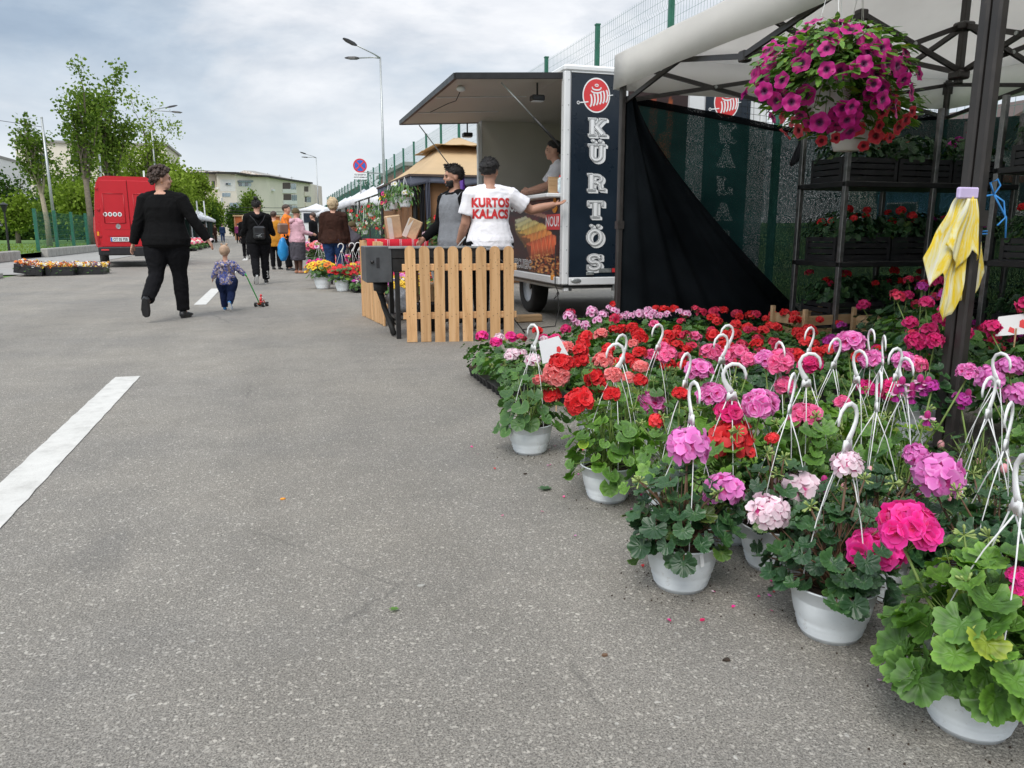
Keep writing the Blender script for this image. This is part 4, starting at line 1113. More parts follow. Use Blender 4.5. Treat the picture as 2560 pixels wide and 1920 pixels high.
MB().cbox(X0 - .16, X0 + .45, Y0 + .10, Y1 - .1, ZC - .03, ZC + .015, .01).build('counter', M['trailer'], t)
for (a, c) in ((Y0 - .012, Y0 + .085), (Y1 - .06, Y1 + .01)):
    MB().cbox(X0 - .012, X0 + .062, a, c, Z0 - .03, Z1 - .03, .012).build('corner_post', M['trailer'], t)
MB().cbox(X1 - .07, X1 + .012, Y0 - .012, Y0 + .07, Z0 - .03, Z1 - .03, .012).build('corner_post', M['trailer'], t)
MB().cbox(X0 - .014, X0 + .05, Y0 + .086, Y1 - .062, Z0 - .035, Z0 + .05, .01).build('bottom_rail', M['trailer'], t)
MB().cbox(X0 + .066, X1 - .072, Y0 - .014, Y0 + .008, Z0 - .035, Z0 + .05, .008).build('bottom_rail', M['trailer'], t)
MB().cbox(X0 + .066, X1 - .072, Y0 - .014, Y0 + .008, Z1 - .045, Z1 - .036, .003).build('top_rail', M['trailer'], t)
rv = MB()
for k in range(9):
    for (x, y) in ((X0 + .035, Y0 - .013),): rv.ball((x, y, Z0 + .1 + k * .25), (.007, .004, .007), 6, 4)
    rv.ball((X0 - .013, Y0 + .035, Z0 + .1 + k * .25), (.004, .007, .007), 6, 4)
rv.build('rivets', M['zinc'], t, kind='stuff')
MB().cbox(X0 + .02, X0 + .075, Y0 + .012, Y0 + .07, .40, .47, .005).build('bracket', M['trailer'], t)
# end face panels: KÜRTÖS / pictures / KALÁCS
ex, ez = Vector((1, 0, 0)), Vector((0, 0, 1))
zs = [(2.14, 0), (1.875, 1), (1.57, 2), (1.285, 3), (.985, 4), (.715, 5)]
def letter_panel(xa, xb, word):
    p = MB().box(xa, xb, Y0 - .006, Y0 + .009, .555, 2.672).build('sign_panel', M['navy'], t)
    cx = (xa + xb) / 2 - .03
    yv = Y0 - .007
    for (z, i) in zs:
        slab_letter(word[i], .150, (cx + .01, yv, z), ex * 1.36, ez, p)
    def disc(r, dz, m, z=2.46, xo=0.0):
        q = [(cx + xo + r * cos(a * pi / 18), yv - dz, z + r * 1.12 * sin(a * pi / 18)) for a in range(36)]
        return MB().add(q, [tuple(range(36))]).build('emblem', m, p)
    disc(.158, .0010, M['ink_white']); disc(.145, .0022, M['sign_red'])
    e = MB()
    def band(cx_, cz, rx, rz, a0, a1, wd, k):
        pts = arc(cx_, cz, rx, rz, a0, a1, 12)
        for i in range(len(pts) - 1):
            (xa_, za_), (xb_, zb_) = pts[i], pts[i + 1]; d = Vector((xb_ - xa_, zb_ - za_)).normalized(); n = Vector((-d.y, d.x)) * wd / 2
            e.quad((xa_ + n.x, yv - .0034 - k * .0001, za_ + n.y), (xa_ - n.x, yv - .0034 - k * .0001, za_ - n.y), (xb_ - n.x, yv - .0034 - k * .0001, zb_ - n.y), (xb_ + n.x, yv - .0034 - k * .0001, zb_ + n.y))
    for k in range(6): band(cx - .075 + k * .036, 2.405 + k * .010, .022, .062, 80, -80, .018, k)
    band(cx + .0, 2.56, .020, .010, 0, 360, .010, 7); band(cx, 2.535, .050, .022, 160, 380, .014, 8); band(cx, 2.505, .060, .022, 180, 360, .014, 9)
    e.quad((cx - .20, yv - .0045, 2.372), (cx - .09, yv - .0045, 2.385), (cx - .09, yv - .0045, 2.397), (cx - .20, yv - .0045, 2.384))
    e.quad((cx + .12, yv - .0045, 2.455), (cx + .19, yv - .0045, 2.468), (cx + .19, yv - .0045, 2.476), (cx + .12, yv - .0045, 2.465))
    band(cx - .205, 2.378, .014, .014, 0, 360, .008, 11)
    e.build('emblem', M['ink_white'], p)
letter_panel(3.070, 3.690, 'KÜRTÖS'); letter_panel(4.665, 5.235, 'KÁLACS'.replace('ÁL', 'ÁL'))
MB().box(3.692, 3.715, Y0 - .010, Y0 + .009, .57, 2.66).build('trim_strip', M['trailer'], t)
def cakes(u, v):
    base = lerp((.010, .014, .022), (.03, .012, .010), v)
    for (cu, cv, wu, hv, c) in ((.12, .72, .12, .17, (.42, .10, .03)), (.42, .80, .07, .12, (.36, .07, .03)), (.70, .79, .06, .13, (.36, .08, .02)), (.60, .62, .13, .12, (.50, .15, .03)), (.2, .35, .16, .1, (.45, .2, .05)), (.72, .28, .14, .08, (.5, .2, .08))):
        d = ((u - cu) / wu) ** 2 + ((v - cv) / hv) ** 2
        if d < 1: return lerp(c, (c[0] * .3, c[1] * .3, c[2] * .3), abs(sin(v * 60)) * .5 + d * .4)
    return base
print_sheet('poster', cakes, (3.72, Y0 - .004, .57), ex, ez, .72, 2.09, 44, 110, t)
put_text('KÜRTÖS', M['ink_white'], (4.10, Y0 - .010, 1.42), ex, ez, t, size=.13, offset=.006, sx=.95)
MB().box(4.46, 4.64, Y0 - .008, Y0 + .009, .57, 2.66).build('trim_strip', M['trailer'], t)
# service side print: pastries over embers, NOU! and SECUIESC
ROLLS = [((215, 520), (345, 468), (400, 520), (215, 640), (.62, .60, .40)), ((215, 600), (385, 500), (455, 560), (232, 760), (.66, .60, .28)), ((222, 680), (440, 545), (540, 600), (290, 900), (.70, .56, .20)),
 ((262, 740), (510, 600), (640, 700), (350, 1010), (.74, .44, .10)), ((318, 810), (600, 690), (700, 820), (420, 1090), (.74, .24, .05)), ((385, 925), (700, 755), (752, 1060), (432, 1205), (.68, .12, .04))]
def pastry(u, v):
    U = u * 3.5; X = 790 - (U - .05) * 575 / 1.65; Y = 1400 - v * 1190
    n1 = noise.noise(Vector((X * .006, Y * .006, 0)))
    c = lerp((.050, .010, .012), (.010, .012, .018), .5 + n1)
    if Y < 620: c = lerp(c, (.22, .016, .03), max(0, .5 + 1.2 * noise.noise(Vector((X * .01, Y * .008, 4)))) * (1 - abs(X - 420) / 420))
    if 360 < X < 640 and abs(Y - (380 + (X - 360) * .42)) < 30: c = (.50, .24, .16)
    for (p0, p1, p2, p3, cc) in ROLLS:
        # bilinear strip between the top edge p0-p1 and the bottom edge p3-p2
        s = (X - p0[0]) / (p1[0] + 30 - p0[0]); s2 = (X - p3[0]) / (p2[0] - p3[0] + 1)
        if X < p0[0] - 4 or X > p2[0] + 4: continue
        sm = max(0, min(1, (X - p0[0]) / (p2[0] - p0[0])))
        top = p0[1] + (p1[1] - p0[1]) * min(1, max(0, s)) + 40 * max(0, sm - .86) / .14; bot = p3[1] + (p2[1] - p3[1]) * min(1, max(0, s2)) + (60 * (1 - min(1, max(0, s2 + 1))) if s2 < 0 else 0)
        if X < p3[0]: bot = top + (p3[1] - p0[1]) * (X - p0[0] + 30) / (p3[0] - p0[0] + 30)
        if top < Y < bot:
            k = (Y - top) / max(1, bot - top); f = .62 + .62 * sin(min(1, k * 1.1 + .12) * pi)
            st = 1.0 + .35 * noise.noise(Vector((sm * 22 + k * 2, cc[1] * 40, 0)))
            c = tuple(min(.92, x * f * st) for x in cc)
            if abs((sm * 7 - k * .8) % 1 - .5) < .06: c = lerp(c, (.9, .6, .3), .35)
            if X < p3[0] + 14 and k > .25: c = lerp(c, (.06, .02, .015), .75)
    d = ((X - 620) / 260) ** 2 + ((Y - 1250) / 210) ** 2
    if d < 1:
        q = noise.noise(Vector((X * .03, Y * .03, 2))) + .5 * noise.noise(Vector((X * .07, Y * .07, 5)))
        if q > -.1: c = lerp(c, lerp((.34, .04, .01), (.95, .52, .16), q * 2.0), min(1, (1.1 - d) * 1.3))
    return tuple(max(.004, x) for x in c)
sy = Vector((0, -1, 0))
ps = print_sheet('poster', lambda u, v: pastry(1 - u, v), (X0 + .008, Y0 + 3.58, Z0 + .06), sy, ez, 3.49, .86, 240, 76, t, dz=.003)
def side_pt(px, py): return AX(px, py, X0)
p = side_pt(1383, 555)
tg = MB().box(X0 - .004, X0 + .003, p.y - .21, p.y + .21, p.z - .085, p.z + .085).build('notice', M['sign_red'], t)
put_text('NOU!', M['ink_white'], (X0 - .006, p.y + .02, p.z), sy, ez, tg, size=.155, offset=.002, sx=1.12)
p = side_pt(1387, 512)
MB().prism([(p.y + .09 * cos(a * pi / 8) * (1 if sin(a * pi / 8) < 0 else .62), p.z + .09 * sin(a * pi / 8) * 1.0) for a in range(16)], X0 - .004, X0 + .002, M=Matrix(((0, 0, 1, 0), (1, 0, 0, 0), (0, 1, 0, 0), (0, 0, 0, 1)))).build('cake_print', M['amber'], t)
p = side_pt(1306, 660)
put_text('SECUIESC', M['ink_white'], (X0 + .000, p.y, p.z), sy, ez, t, size=.145, offset=.007, sx=1.15)
put_text('SECUIESC', M['navy'], (X0 - .0015, p.y, p.z), sy, ez, t, size=.145, offset=-.001, sx=1.15)
p = side_pt(1300, 515); put_text('KÜRTÖS', M['ink_white'], (X0, p.y + .62, p.z), sy, ez, t, size=.20, offset=.006, sx=1.3)
for (px, py) in ((1383, 694), (1285, 680)):
    p = side_pt(px, py); MB().cbox(X0 - .018, X0 + .004, p.y - .045, p.y + .045, p.z - .028, p.z + .028, .005).build('reflector', M['amber'], t)
MB().ball((3.15, Y0 - .016, .515), (.062, .012, .028), 16, 8).build('marker_lamp', M['zinc'], t, True)
for k in range(2): MB().box(3.42 + k * .16, 3.57 + k * .16, Y0 - .013, Y0 - .0065, .60, .645).build('reflective_strip', (M['zinc'], M['sign_red'])[k], t)
MB().cbox(3.27, 3.36, Y0 - .02, Y0 - .0065, .575, .61, .004).build('marker_lamp', M['zinc'], t)
# raised flap with its own thickness, trims, struts, floodlights
fl = MB(); zi, zo = 2.63, 2.565
A_, B_, C_, D_ = Vector((X0 - .01, Y0 + .06, zi)), Vector((1.84, Y0 + .06, zo)), Vector((1.84, Y1 - .05, zo)), Vector((X0 - .01, Y1 - .05, zi))
up = Vector((0, 0, .04)); fl.add([A_, B_, C_, D_, A_ + up, B_ + up, C_ + up, D_ + up], [(0, 3, 2, 1), (4, 5, 6, 7), (0, 1, 5, 4), (1, 2, 6, 5), (2, 3, 7, 6), (3, 0, 4, 7)])
flap = fl.build('flap', M['trailer_in'], t)
for (a, c) in ((A_, B_), (B_, C_), (C_, D_)): MB().bar(a + up * .5, c + up * .5, .035, .06).build('trim', M['black_metal'], flap)
for k in (1, 2): 
    y = Y0 + (Y1 - Y0) * k / 3; MB().bar((X0 - .03, y, zi - .006), (1.88, y, zo - .006), .03, .008).build('seam', M['trailer'], flap)
def strut(a, c):
    a, c = Vector(a), Vector(c); m_ = a.lerp(c, .45)
    MB().tube([a, m_], .014, 8).build('strut', M['black_metal'], t, True); MB().tube([m_, c], .008, 8).build('strut', M['zinc'], t, True)
strut((X0 - .01, Y0 + .12, 1.95), (2.35, Y0 + .16, zo + .0)); strut((X0 - .01, Y1 - .1, 1.45), (2.1, Y1 - .12, zo - .01))
for (y, zz) in ((Y0 + .35, 2.52), (Y1 - .15, 2.50)):
    f = MB().cbox(X0 - .26, X0 - .12, y - .06, y + .06, zz - .09, zz - .03, .01).build('floodlight', M['black_metal'], t)
    MB().box(X0 - .25, X0 - .13, y - .05, y + .05, zz - .094, zz - .0905).build('lens', M['trailer'], f); MB().bar((X0 - .19, y, zz - .03), (X0 - .19, y, zz + .1), .015).build('bracket', M['black_metal'], f)
MB().ball((2.0, Y0 + .5, 2.54), (.05, .05, .03), 12, 6).build('ceiling_lamp', M['trailer'], t, True)
MB().tube([(2.0, Y0 + .5, 2.53), (1.99, Y0 + .7, 2.45), (2.02, Y0 + 1.2, 2.50), (2.0, Y0 + 2.2, 2.54)], .005, 5).build('flex', M['rubber'], t)
# wheel, axle, jack stand, chocks, cable
wz, wy = .335, AX(1325, 745, 3.2).y
wheel = link('wheel', None, t, (3.25, wy, wz))
MB().lathe([(.20, -.09), (.31, -.10), (.335, -.07), (.335, .07), (.31, .10), (.20, .09)], 36, axis='x').build('tyre', M['tyre'], wheel, True)
MB().lathe([(.0, -.03), (.06, -.035), (.10, -.02), (.14, -.05), (.175, -.045), (.20, -.085), (.205, .08), (.0, .08)], 28, axis='x').build('rim', M['rim'], wheel, True)
wh2 = link('wheel', None, t, (5.2, wy, wz))
for ch in list(wheel.children): c = ch.copy(); COL.objects.link(c); c.parent = wh2
MB().tube([(3.2, wy, wz), (5.2, wy, wz)], .035, 8).build('axle', M['black_metal'], t)
MB().bar((3.12, Y0 + .1, .44), (3.12, Y1, .44), .05, .09).bar((5.3, Y0 + .1, .44), (5.3, Y1, .44), .05, .09).bar((3.1, Y0 + .3, .44), (5.3, Y0 + .3, .44), .05, .07).build('chassis', M['zinc'], t)
jx = 3.78
j = MB(); j.bar((jx - .18, Y0 + .02, .44), (jx + .22, Y0 + .02, .44), .05, .09)
for s in (-1, 1): j.bar((jx + s * .02 + .02, Y0 + .05 * s, .42), (jx - .14, Y0 + .05 * s - .04, .10), .02, .05)
j.bar((jx + .1, Y0, .40), (jx - .10, Y0 - .04, .22), .02, .03); j.box(jx - .21, jx - .07, Y0 - .12, Y0 + .06, .075, .10)
j.build('jack_stand', M['zinc'], t)
o = MB().cbox(-.16, .16, -.05, .05, 0, .09, .015).build('wood_chock', M['crate_wood']); o.location = G(1322, 805); o.rotation_euler = (0, 0, .1); tag(o, 'pale timber chock on the ground in front of the trailer wheel', 'wood block')
o = link('wood_chock', o.data, None, (jx - .14, Y0 - .04, 0), (0, 0, .3)); o.scale = (.7, 1.2, .82); tag(o, 'flat timber block under the trailer jack stand', 'wood block')
c0 = side_pt(1392, 700)
MB().tube([(X0 - .02, c0.y, .9), (X0 - .02, c0.y, .46), (X0 + .02, c0.y - .02, .36), (X0 - .03, c0.y, .3), (X0 + .01, c0.y, .38), (X0 + .03, c0.y, .18), (X0 - .05, c0.y - .1, .01), (X0 - .5, c0.y - .3, .01), (2.45, 7.6, .01), (2.2, 7.35, .25), (2.12, 7.25, .75), (2.1, 7.4, .8)], .006, 6).build('power_cable', M['rubber'], t, True)
# things on the counter, inside
o = MB().cbox(-.03, .03, -.03, .03, 0, .17, .02).build('carton', mat('blue_white_carton', (.55, .65, .75), .5, var=.5, vscale=25)); o.location = (X0 + .02, Y0 + .16, ZC + .015); tag(o, 'blue and white carton standing on the trailer counter', 'carton')
o = MB().lathe([(.0, 0), (.028, 0), (.03, .12), (.012, .16), (.012, .2), (0, .2)], 12).build('sauce_bottle', M['sign_red'], None, True); o.location = (X0 + .06, Y0 + .28, ZC + .015); tag(o, 'red sauce bottle on the trailer counter beside the carton', 'bottle')
o = MB().box(-.1, .1, -.02, .02, 0, .2).box(-.1, .1, -.13, -.02, 0, .02).build('napkin_box', M['crate_wood']); o.location = (X0 + .12, Y0 + .55, ZC + .015); tag(o, 'brown cardboard holder on the trailer counter near the outstretched hand', 'holder')
o = MB().box(-.06, .06, -.1, .1, 0, .09).build('napkin_box', M['crate_wood']); o.location = (X0 + .22, Y0 + .85, ZC + .015); tag(o, 'low brown box farther in on the trailer counter', 'box')
# ---------------------------------------------------------------- picket panel, slatted panel, oven corner
pa, pb = Vector((1.17, 7.33, 0)), Vector((2.20, 7.19, 0))
t = thing('picket_fence', 'pine picket fence panel with eight rounded pickets in front of the oven', 'fence', pa, atan2(pb.y - pa.y, pb.x - pa.x))
Lf = (pb - pa).length
pr = [(0, 0), (.098, 0), (.098, .86)] + [(.049 + .049 * cos(a * pi / 8), .86 + .05 * sin(a * pi / 8)) for a in range(1, 8)] + [(0, .86)]
XZ = Matrix(((1, 0, 0, 0), (0, 0, 1, 0), (0, 1, 0, 0), (0, 0, 0, 1)))
pk = MB().prism(pr, -.011, .011, M=XZ).mesh('picket', M['pine'])
nail = MB().ball((0, 0, 0), (.004, .002, .004), 6, 4).mesh('nail', M['black_metal'])
for i in range(8):
    p = link('picket', pk, t, (i * (Lf - .098) / 7, -.022, R.uniform(-.004, .006)), (0, R.uniform(-.006, .006), 0))
    for z in (.245, .265, .70, .725): link('nail', nail, p, (.03 + .04 * (z in (.265, .725)), -.012, z))
for z in (.24, .70): MB().cbox(-.03, Lf + .03, -.009, .018, z - .02, z + .045, .004).build('rail', M['pine_x'], t)
sa, sb = Vector((1.04, 9.8, 0)), Vector((1.15, 8.62, 0))
t = thing('slatted_panel', 'tall narrow panel of thin upright pine slats left of the oven', 'fence', sa, atan2(sb.y - sa.y, sb.x - sa.x))
Ls = (sb - sa).length; sl = MB().cbox(0, .062, -.010, .010, 0, .93, .004).mesh('slat', M['pine'])
for i in range(14): link('slat', sl, t, (i * Ls / 14, -.012 + R.uniform(-.002, .002), R.uniform(0, .01)))
for z in (.2, .75): MB().box(0, Ls, .002, .024, z, z + .05).build('rail', M['pine_x'], t)
MB().box(-.02, .0, -.03, .24, 0, .94).build('end_board', M['pine'], t)
# rolling-cake oven on legs
t = thing('pastry_oven', 'dark grey steel rotating-cake oven on legs behind the picket fence', 'oven', (.83, 7.56, 0))
MB().cbox(0, .25, 0, .42, .56, .905, .006).build('motor_box', M['oven'], t)
MB().cbox(.252, 1.20, .02, .50, .66, .79, .006).build('trough', M['black_metal'], t)
MB().cbox(.252, 1.20, .44, .50, .79, .90, .004).build('back_plate', M['oven'], t)
MB().cbox(.252, 1.20, .015, .035, .79, .885, .003).build('front_plate', M['black_metal'], t)
for k in range(4): MB().tube([(.25, .09 + k * .09, .86), (1.1, .09 + k * .09, .86)], .008 if k % 2 else .016, 8).build('spit', M['zinc'], t, True)
MB().cbox(.22, 1.24, -.01, .0, .885, .905, .002).build('edge_strip', M['zinc'], t)
for (x, y) in ((.30, .03), (.30, .46), (1.14, .03), (1.14, .46)): MB().cbox(x - .022, x + .022, y - .022, y + .022, 0, .66, .004).build('leg', M['black_metal'], t)
MB().bar((.30, .46, .2), (1.14, .46, .2), .03).bar((.30, .03, .2), (.30, .46, .2), .03).build('brace', M['black_metal'], t)
MB().tube([(.06, -.002, .76), (.06, -.02, .76)], .018, 10).build('knob', M['black_plastic'], t, True)
MB().box(.10, .13, -.004, .0, .70, .80).build('slot', M['black_plastic'], t)
MB().tube([(.17, .30, .55), (.17, .30, .46)], [.075, .07], 14).tube([(.17, .30, .46), (.17, .30, .43)], [.05, .03], 12).build('motor', M['black_plastic'], t, True)
MB().tube([(.17, .31, .46), (.20, .30, .30), (.26, .24, .1), (.28, .2, .02)], .028, 10).build('hose', M['rubber'], t, True)
MB().tube([(.13, .3, .46), (.17, .24, .33), (.25, .2, .2), (.3, .22, .12)], .006, 6).build('flex', M['rubber'], t, True)
MB().tube([(.95, .2, .90), (1.05, .28, .99)], [.004, .008], 8).build('skewer', M['zinc'], t)
# crumpled grey bag under the oven
b = MB(); b.ball((0, 0, .19), (.16, .13, .2), 22, 16)
for i, v in enumerate(b.v):
    p = Vector(v); n = noise.noise(p * 9) * .06 + noise.noise(p * 22) * .02; d = Vector((p.x, p.y, p.z - .19)).normalized(); q = p + d * n; b.v[i] = (q.x, q.y, max(.004, q.z))
o = b.build('plastic_bag', mat('grey_bag', (.30, .32, .35), .28, var=.25, vscale=18, bump=.8, bscale=35), None, True); o.location = G(1000, 800); tag(o, 'crumpled grey plastic bag on the ground under the oven', 'bag')
b = MB().cbox(-.14, .14, -.12, .12, 0, .3, .02); o = b.build('sack', M['black_plastic'], None, True); o.location = (1.55, 8.15, 0); tag(o, 'black box standing behind the pickets under the oven trough', 'box')
# table with red woven cloth and paper bags
t = thing('side_table', 'small table behind the oven, hidden by its red cloth', 'table', (1.36, 9.35, 0))
MB().cbox(-.30, .34, -.22, .22, .92, .95, .005).build('table_top', M['crate_wood'], t)
for (x, y) in ((-.26, -.18), (.30, -.18), (-.26, .18), (.30, .18)): MB().bar((x, y, 0), (x, y, .92), .035).build('leg', M['crate_wood'], t)
def cloth_red():
    m, N, L, out = new_mat('red_woven_cloth'); p = N.new('ShaderNodeBsdfPrincipled'); uv = N.new('ShaderNodeUVMap'); uv.uv_map = 'UVMap'
    s = N.new('ShaderNodeSeparateXYZ'); L.new(uv.outputs[0], s.inputs[0]); f = math_n(N, L, 'FRACT', math_n(N, L, 'MULTIPLY', s.outputs[0], 5.0))
    c = ramp_n(N, L, f, [(0, (.55, .012, .03)), (.60, (.55, .012, .03)), (.64, (.65, .45, .48)), (.68, (.40, .03, .06)), (.76, (.62, .40, .42)), (.80, (.55, .012, .03))], 'CONSTANT').outputs[0]
    n = noise_n(N, L, uv.outputs[0], 90, 2); c = mix_n(N, L, .6, c, ramp_n(N, L, n.outputs[0], [(.3, .7), (.7, 1.3)]).outputs[0], 'MULTIPLY')
    L.new(c, p.inputs['Base Color']); p.inputs['Roughness'].default_value = .9; L.new(p.outputs[0], out.inputs[0]); return m
M['red_cloth'] = cloth_red()
def rc(u, v):
    x = -.34 + .72 * u; 
    if v < .5: return Vector((1.36 + x, 9.35 - .235 - .012 * sin(u * 30) * (1 - 2 * v), .955 - .36 * (1 - 2 * v)))
    k = (v - .5) * 2; return Vector((1.36 + x, 9.35 - .235 + .47 * k, .957 + .012 * noise.noise(Vector((u * 5, k * 4, 0)))))
o = sheet('tablecloth', rc, 40, 12, M['red_cloth'], None, 1, 1, .004); tag(o, 'red striped woven cloth draped over the table behind the oven', 'tablecloth')
M['paper'] = mat('brown_paper', (.52, .36, .22), .8, var=.16, vscale=12, bump=.5, bscale=30)
M['paper_w'] = mat('pale_paper', (.62, .58, .52), .8, var=.1, vscale=12, bump=.4, bscale=30)
for i, (dx, ry, lab, mm) in enumerate(((.02, -.12, 'brown paper bag with white side standing on the red cloth, left one', 'paper'), (.17, .42, 'tilted brown paper bag lying against the other on the red cloth', 'paper'))):
    t = thing('paper_bag', lab, 'paper bag', (1.36 + dx, 9.33 - i * .05, .965), .2 - .3 * i); 
    Mr = Matrix.Rotation(ry, 4, 'Y'); b = MB(); b.cbox(-.085, .085, -.05, .05, 0, .27 - .03 * i, .012, M=Mr); 
    for k, v in enumerate(b.v): p = Vector(v); p += Vector((noise.noise(p * 14), noise.noise(p * 14 + Vector((5, 0, 0))), 0)) * .012; b.v[k] = tuple(p)
    b.build('bag', M[mm], t); MB().box(-.088, -.03, -.054, -.0505, .0, .25 - .03 * i, M=Mr).build('label', M['paper_w'], t)

# ---------------------------------------------------------------- tan gazebo
t = thing('tan_gazebo', 'tan canopy gazebo with brown side cloths and slate drapes behind the oven', 'gazebo', (0, 0, 0))
gx0, gx1, gy0, gy1 = 2.52, 5.45, 14.9, 19.8
def hip(x0, x1, y0, y1, z0, z1, tx, ty, n=10):
    b = MB()
    cx, cy = (x0 + x1) / 2, (y0 + y1) / 2
    def P(u, v, h):
        return Vector((cx + (x0 + (x1 - x0) * u - cx) * (1 + (tx - 1) * h), cy + (y0 + (y1 - y0) * v - cy) * (1 + (ty - 1) * h), z0 + (z1 - z0) * h - .06 * sin(pi * h)))
    for (a, c) in (((0, 0), (1, 0)), ((1, 0), (1, 1)), ((1, 1), (0, 1)), ((0, 1), (0, 0))):
        g = [[P(a[0] + (c[0] - a[0]) * i / n, a[1] + (c[1] - a[1]) * i / n, j / 5) + Vector((0, 0, .02 * noise.noise(Vector((i * .9, j * 1.3, a[0] * 3 + c[1]))))) for i in range(n + 1)] for j in range(6)]
        b.add([p for r_ in g for p in r_], [(j * (n + 1) + i, j * (n + 1) + i + 1, (j + 1) * (n + 1) + i + 1, (j + 1) * (n + 1) + i) for j in range(5) for i in range(n)])
    return b
o = hip(gx0, gx1, gy0, gy1, 2.08, 2.84, .30, .30).build('roof', M['tan'], t, True); s = o.modifiers.new('thickness', 'SOLIDIFY'); s.thickness = .01
o = hip(3.25, 4.72, 16.1, 18.6, 2.80, 3.06, .10, .10).build('vent_roof', M['tan'], t, True); s = o.modifiers.new('thickness', 'SOLIDIFY'); s.thickness = .01
for (a, c) in (((gx0, gy0), (gx1, gy0)), ((gx0, gy0), (gx0, gy1))):
    def vf(u, v, a=a, c=c): 
        x, y = a[0] + (c[0] - a[0]) * u, a[1] + (c[1] - a[1]) * u; sc = .08 * abs(sin(u * pi * 3)); return Vector((x, y + .02, 2.09 - (.22 - sc) * v)) + Vector((.02 * sin(u * 40) * v, -.01, 0))
    sheet('valance', vf, 40, 3, M['drape'], t, thick=.006)
    MB().bar((a[0], a[1], 2.09), (c[0], c[1], 2.09), .05, .04).build('eave_bar', M['shutter'], t)
for (x, y) in ((gx0 + .1, gy0 + .1), (gx1 - .1, gy0 + .1), (gx0 + .1, gy1 - .1), (gx1 - .1, gy1 - .1)): MB().bar((x, y, 0), (x, y, 2.1), .06).build('post', M['black_metal'], t)
def wf(u, v): return Vector((gx0 + .33 + (gx1 - gx0 - .4) * u, gy0 + .14 + .02 * sin(v * 16) + .015 * noise.noise(Vector((u * 5, v * 5, 0))), 2.05 * v + .02))
sheet('side_cloth', wf, 16, 24, M['brown_cloth'], t, thick=.006)
sheet('side_cloth', lambda u, v: Vector((gx0 + .12 + .02 * sin(u * 60), gy0 + .6 + (gy1 - gy0 - .7) * u, 2.05 * v + .02)), 50, 6, M['brown_cloth'], t, thick=.006)
sheet('side_cloth', lambda u, v: Vector((gx0 + .3 + (gx1 - gx0 - .4) * u, gy1 - .1 + .03 * sin(u * 40), 2.05 * v + .02)), 50, 6, M['brown_cloth'], t, thick=.006)
def drp(u, v, x=gx0 + .22, w=.20, m=0): 
    pin = 1 - .62 * exp(-((v - .42) / .16) ** 2); return Vector((x + w * (u - .3) * pin + .05 * (1 - v), gy0 + .08 + .05 * sin(u * 20) * pin, 2.05 * v + .02))
sheet('drape', lambda u, v: drp(u, v, gx0 + .20, .10), 24, 20, M['drape_black'], t, thick=.004)
sheet('drape', lambda u, v: drp(u, v, gx0 + .31, .09) + Vector((0, -.05, 0)), 24, 20, M['drape'], t, thick=.004)

# ---------------------------------------------------------------- rows of white market tents
def white_tent_proto(name, label, x0, x1, y0, y1, ze, zv, zp, seed, group, wall=None, bm='canopy_white'):
    t = thing(name, label, 'market tent', (0, 0, 0), 0, group)
    cloth_canopy(x0, x1, y0, y1, ze, zv, zp, 'canopy', M[bm], t, 12, .10, .035, seed)
    for (x, y) in ((x0 + .05, y0 + .05), (x1 - .05, y0 + .05), (x0 + .05, y1 - .05), (x1 - .05, y1 - .05)): MB().bar((x, y, 0), (x, y, zv), .045).build('leg', M['frame'], t)
    return t
ord_ = ('nearest', 'second', 'third', 'fourth', 'fifth', 'sixth', 'seventh', 'eighth', 'ninth', 'tenth')
for i in range(9):
    y = 28.9 + i * 3.35
    t = white_tent_proto('white_tent', ord_[i] + ' white pop-up tent of the right-hand row, counting from the brown gazebo', 2.75 + .05 * (i % 2), 5.5, y, y + 3.2, 1.96 + .02 * (i % 3), 2.16 + .03 * ((i * 5) % 3), 2.86 + .06 * ((i * 7) % 3), i, 'white tents of the right-hand row')
    if i in (0, 3, 6):
        sheet('side_wall', lambda u, v: Vector((2.85 + 2.6 * u, y + .05 + .06 * sin(v * 9 + u * 5) * (1 - abs(2 * u - 1)) + .03 * noise.noise(Vector((u * 4, v * 5, 0))), .15 + 1.85 * v)), 20, 16, M['green_wall'], t, thick=.006)
    MB().box(3.0, 5.4, y + 2.2, y + 3.0, .70, .76).build('table_top', M['crate_wood'], t) if i % 2 else None
for i in range(8):
    y = 53 + i * 4.4; x1 = -5.75 - .18 * 0
    t = white_tent_proto('white_tent', ord_[i] + ' white pop-up tent of the left-hand row, nearest first', -8.9, -5.75, y, y + 3.6 + .3 * (i % 2), 1.95, 2.2, 3.05 + .08 * ((i * 5) % 3), 20 + i, 'white tents of the left-hand row')
    sheet('side_wall', lambda u, v: Vector((-8.7 + 2.9 * u * (1 if i % 3 == 0 else .5), y + 3.3 + .05 * sin(v * 9 + u * 5), .1 + 1.9 * v)), 12, 8, M['green_wall'], t, thick=.006)
    sheet('side_wall', lambda u, v: Vector((-8.75 + .04 * sin(u * 20), y + .2 + 3.2 * u, .1 + 1.9 * v)), 12, 8, M['green_wall'], t, thick=.006)
p = AY(797, 508, 64)
t = white_tent_proto('banner_stall', 'small white-roofed stall with dark blue banner beyond the right row', p.x - 1.6, p.x + 1.3, 63, 66, 2.55, 2.7, p.z, 44, None)
MB().box(p.x - 1.4, p.x + 1.3, 63.05, 63.12, .0, 2.5).build('frame_panel', M['trailer'], t); 
MB().box(p.x - 1.25, p.x + .6, 63.0, 63.045, 1.7, 2.42).build('banner', M['navy'], t)

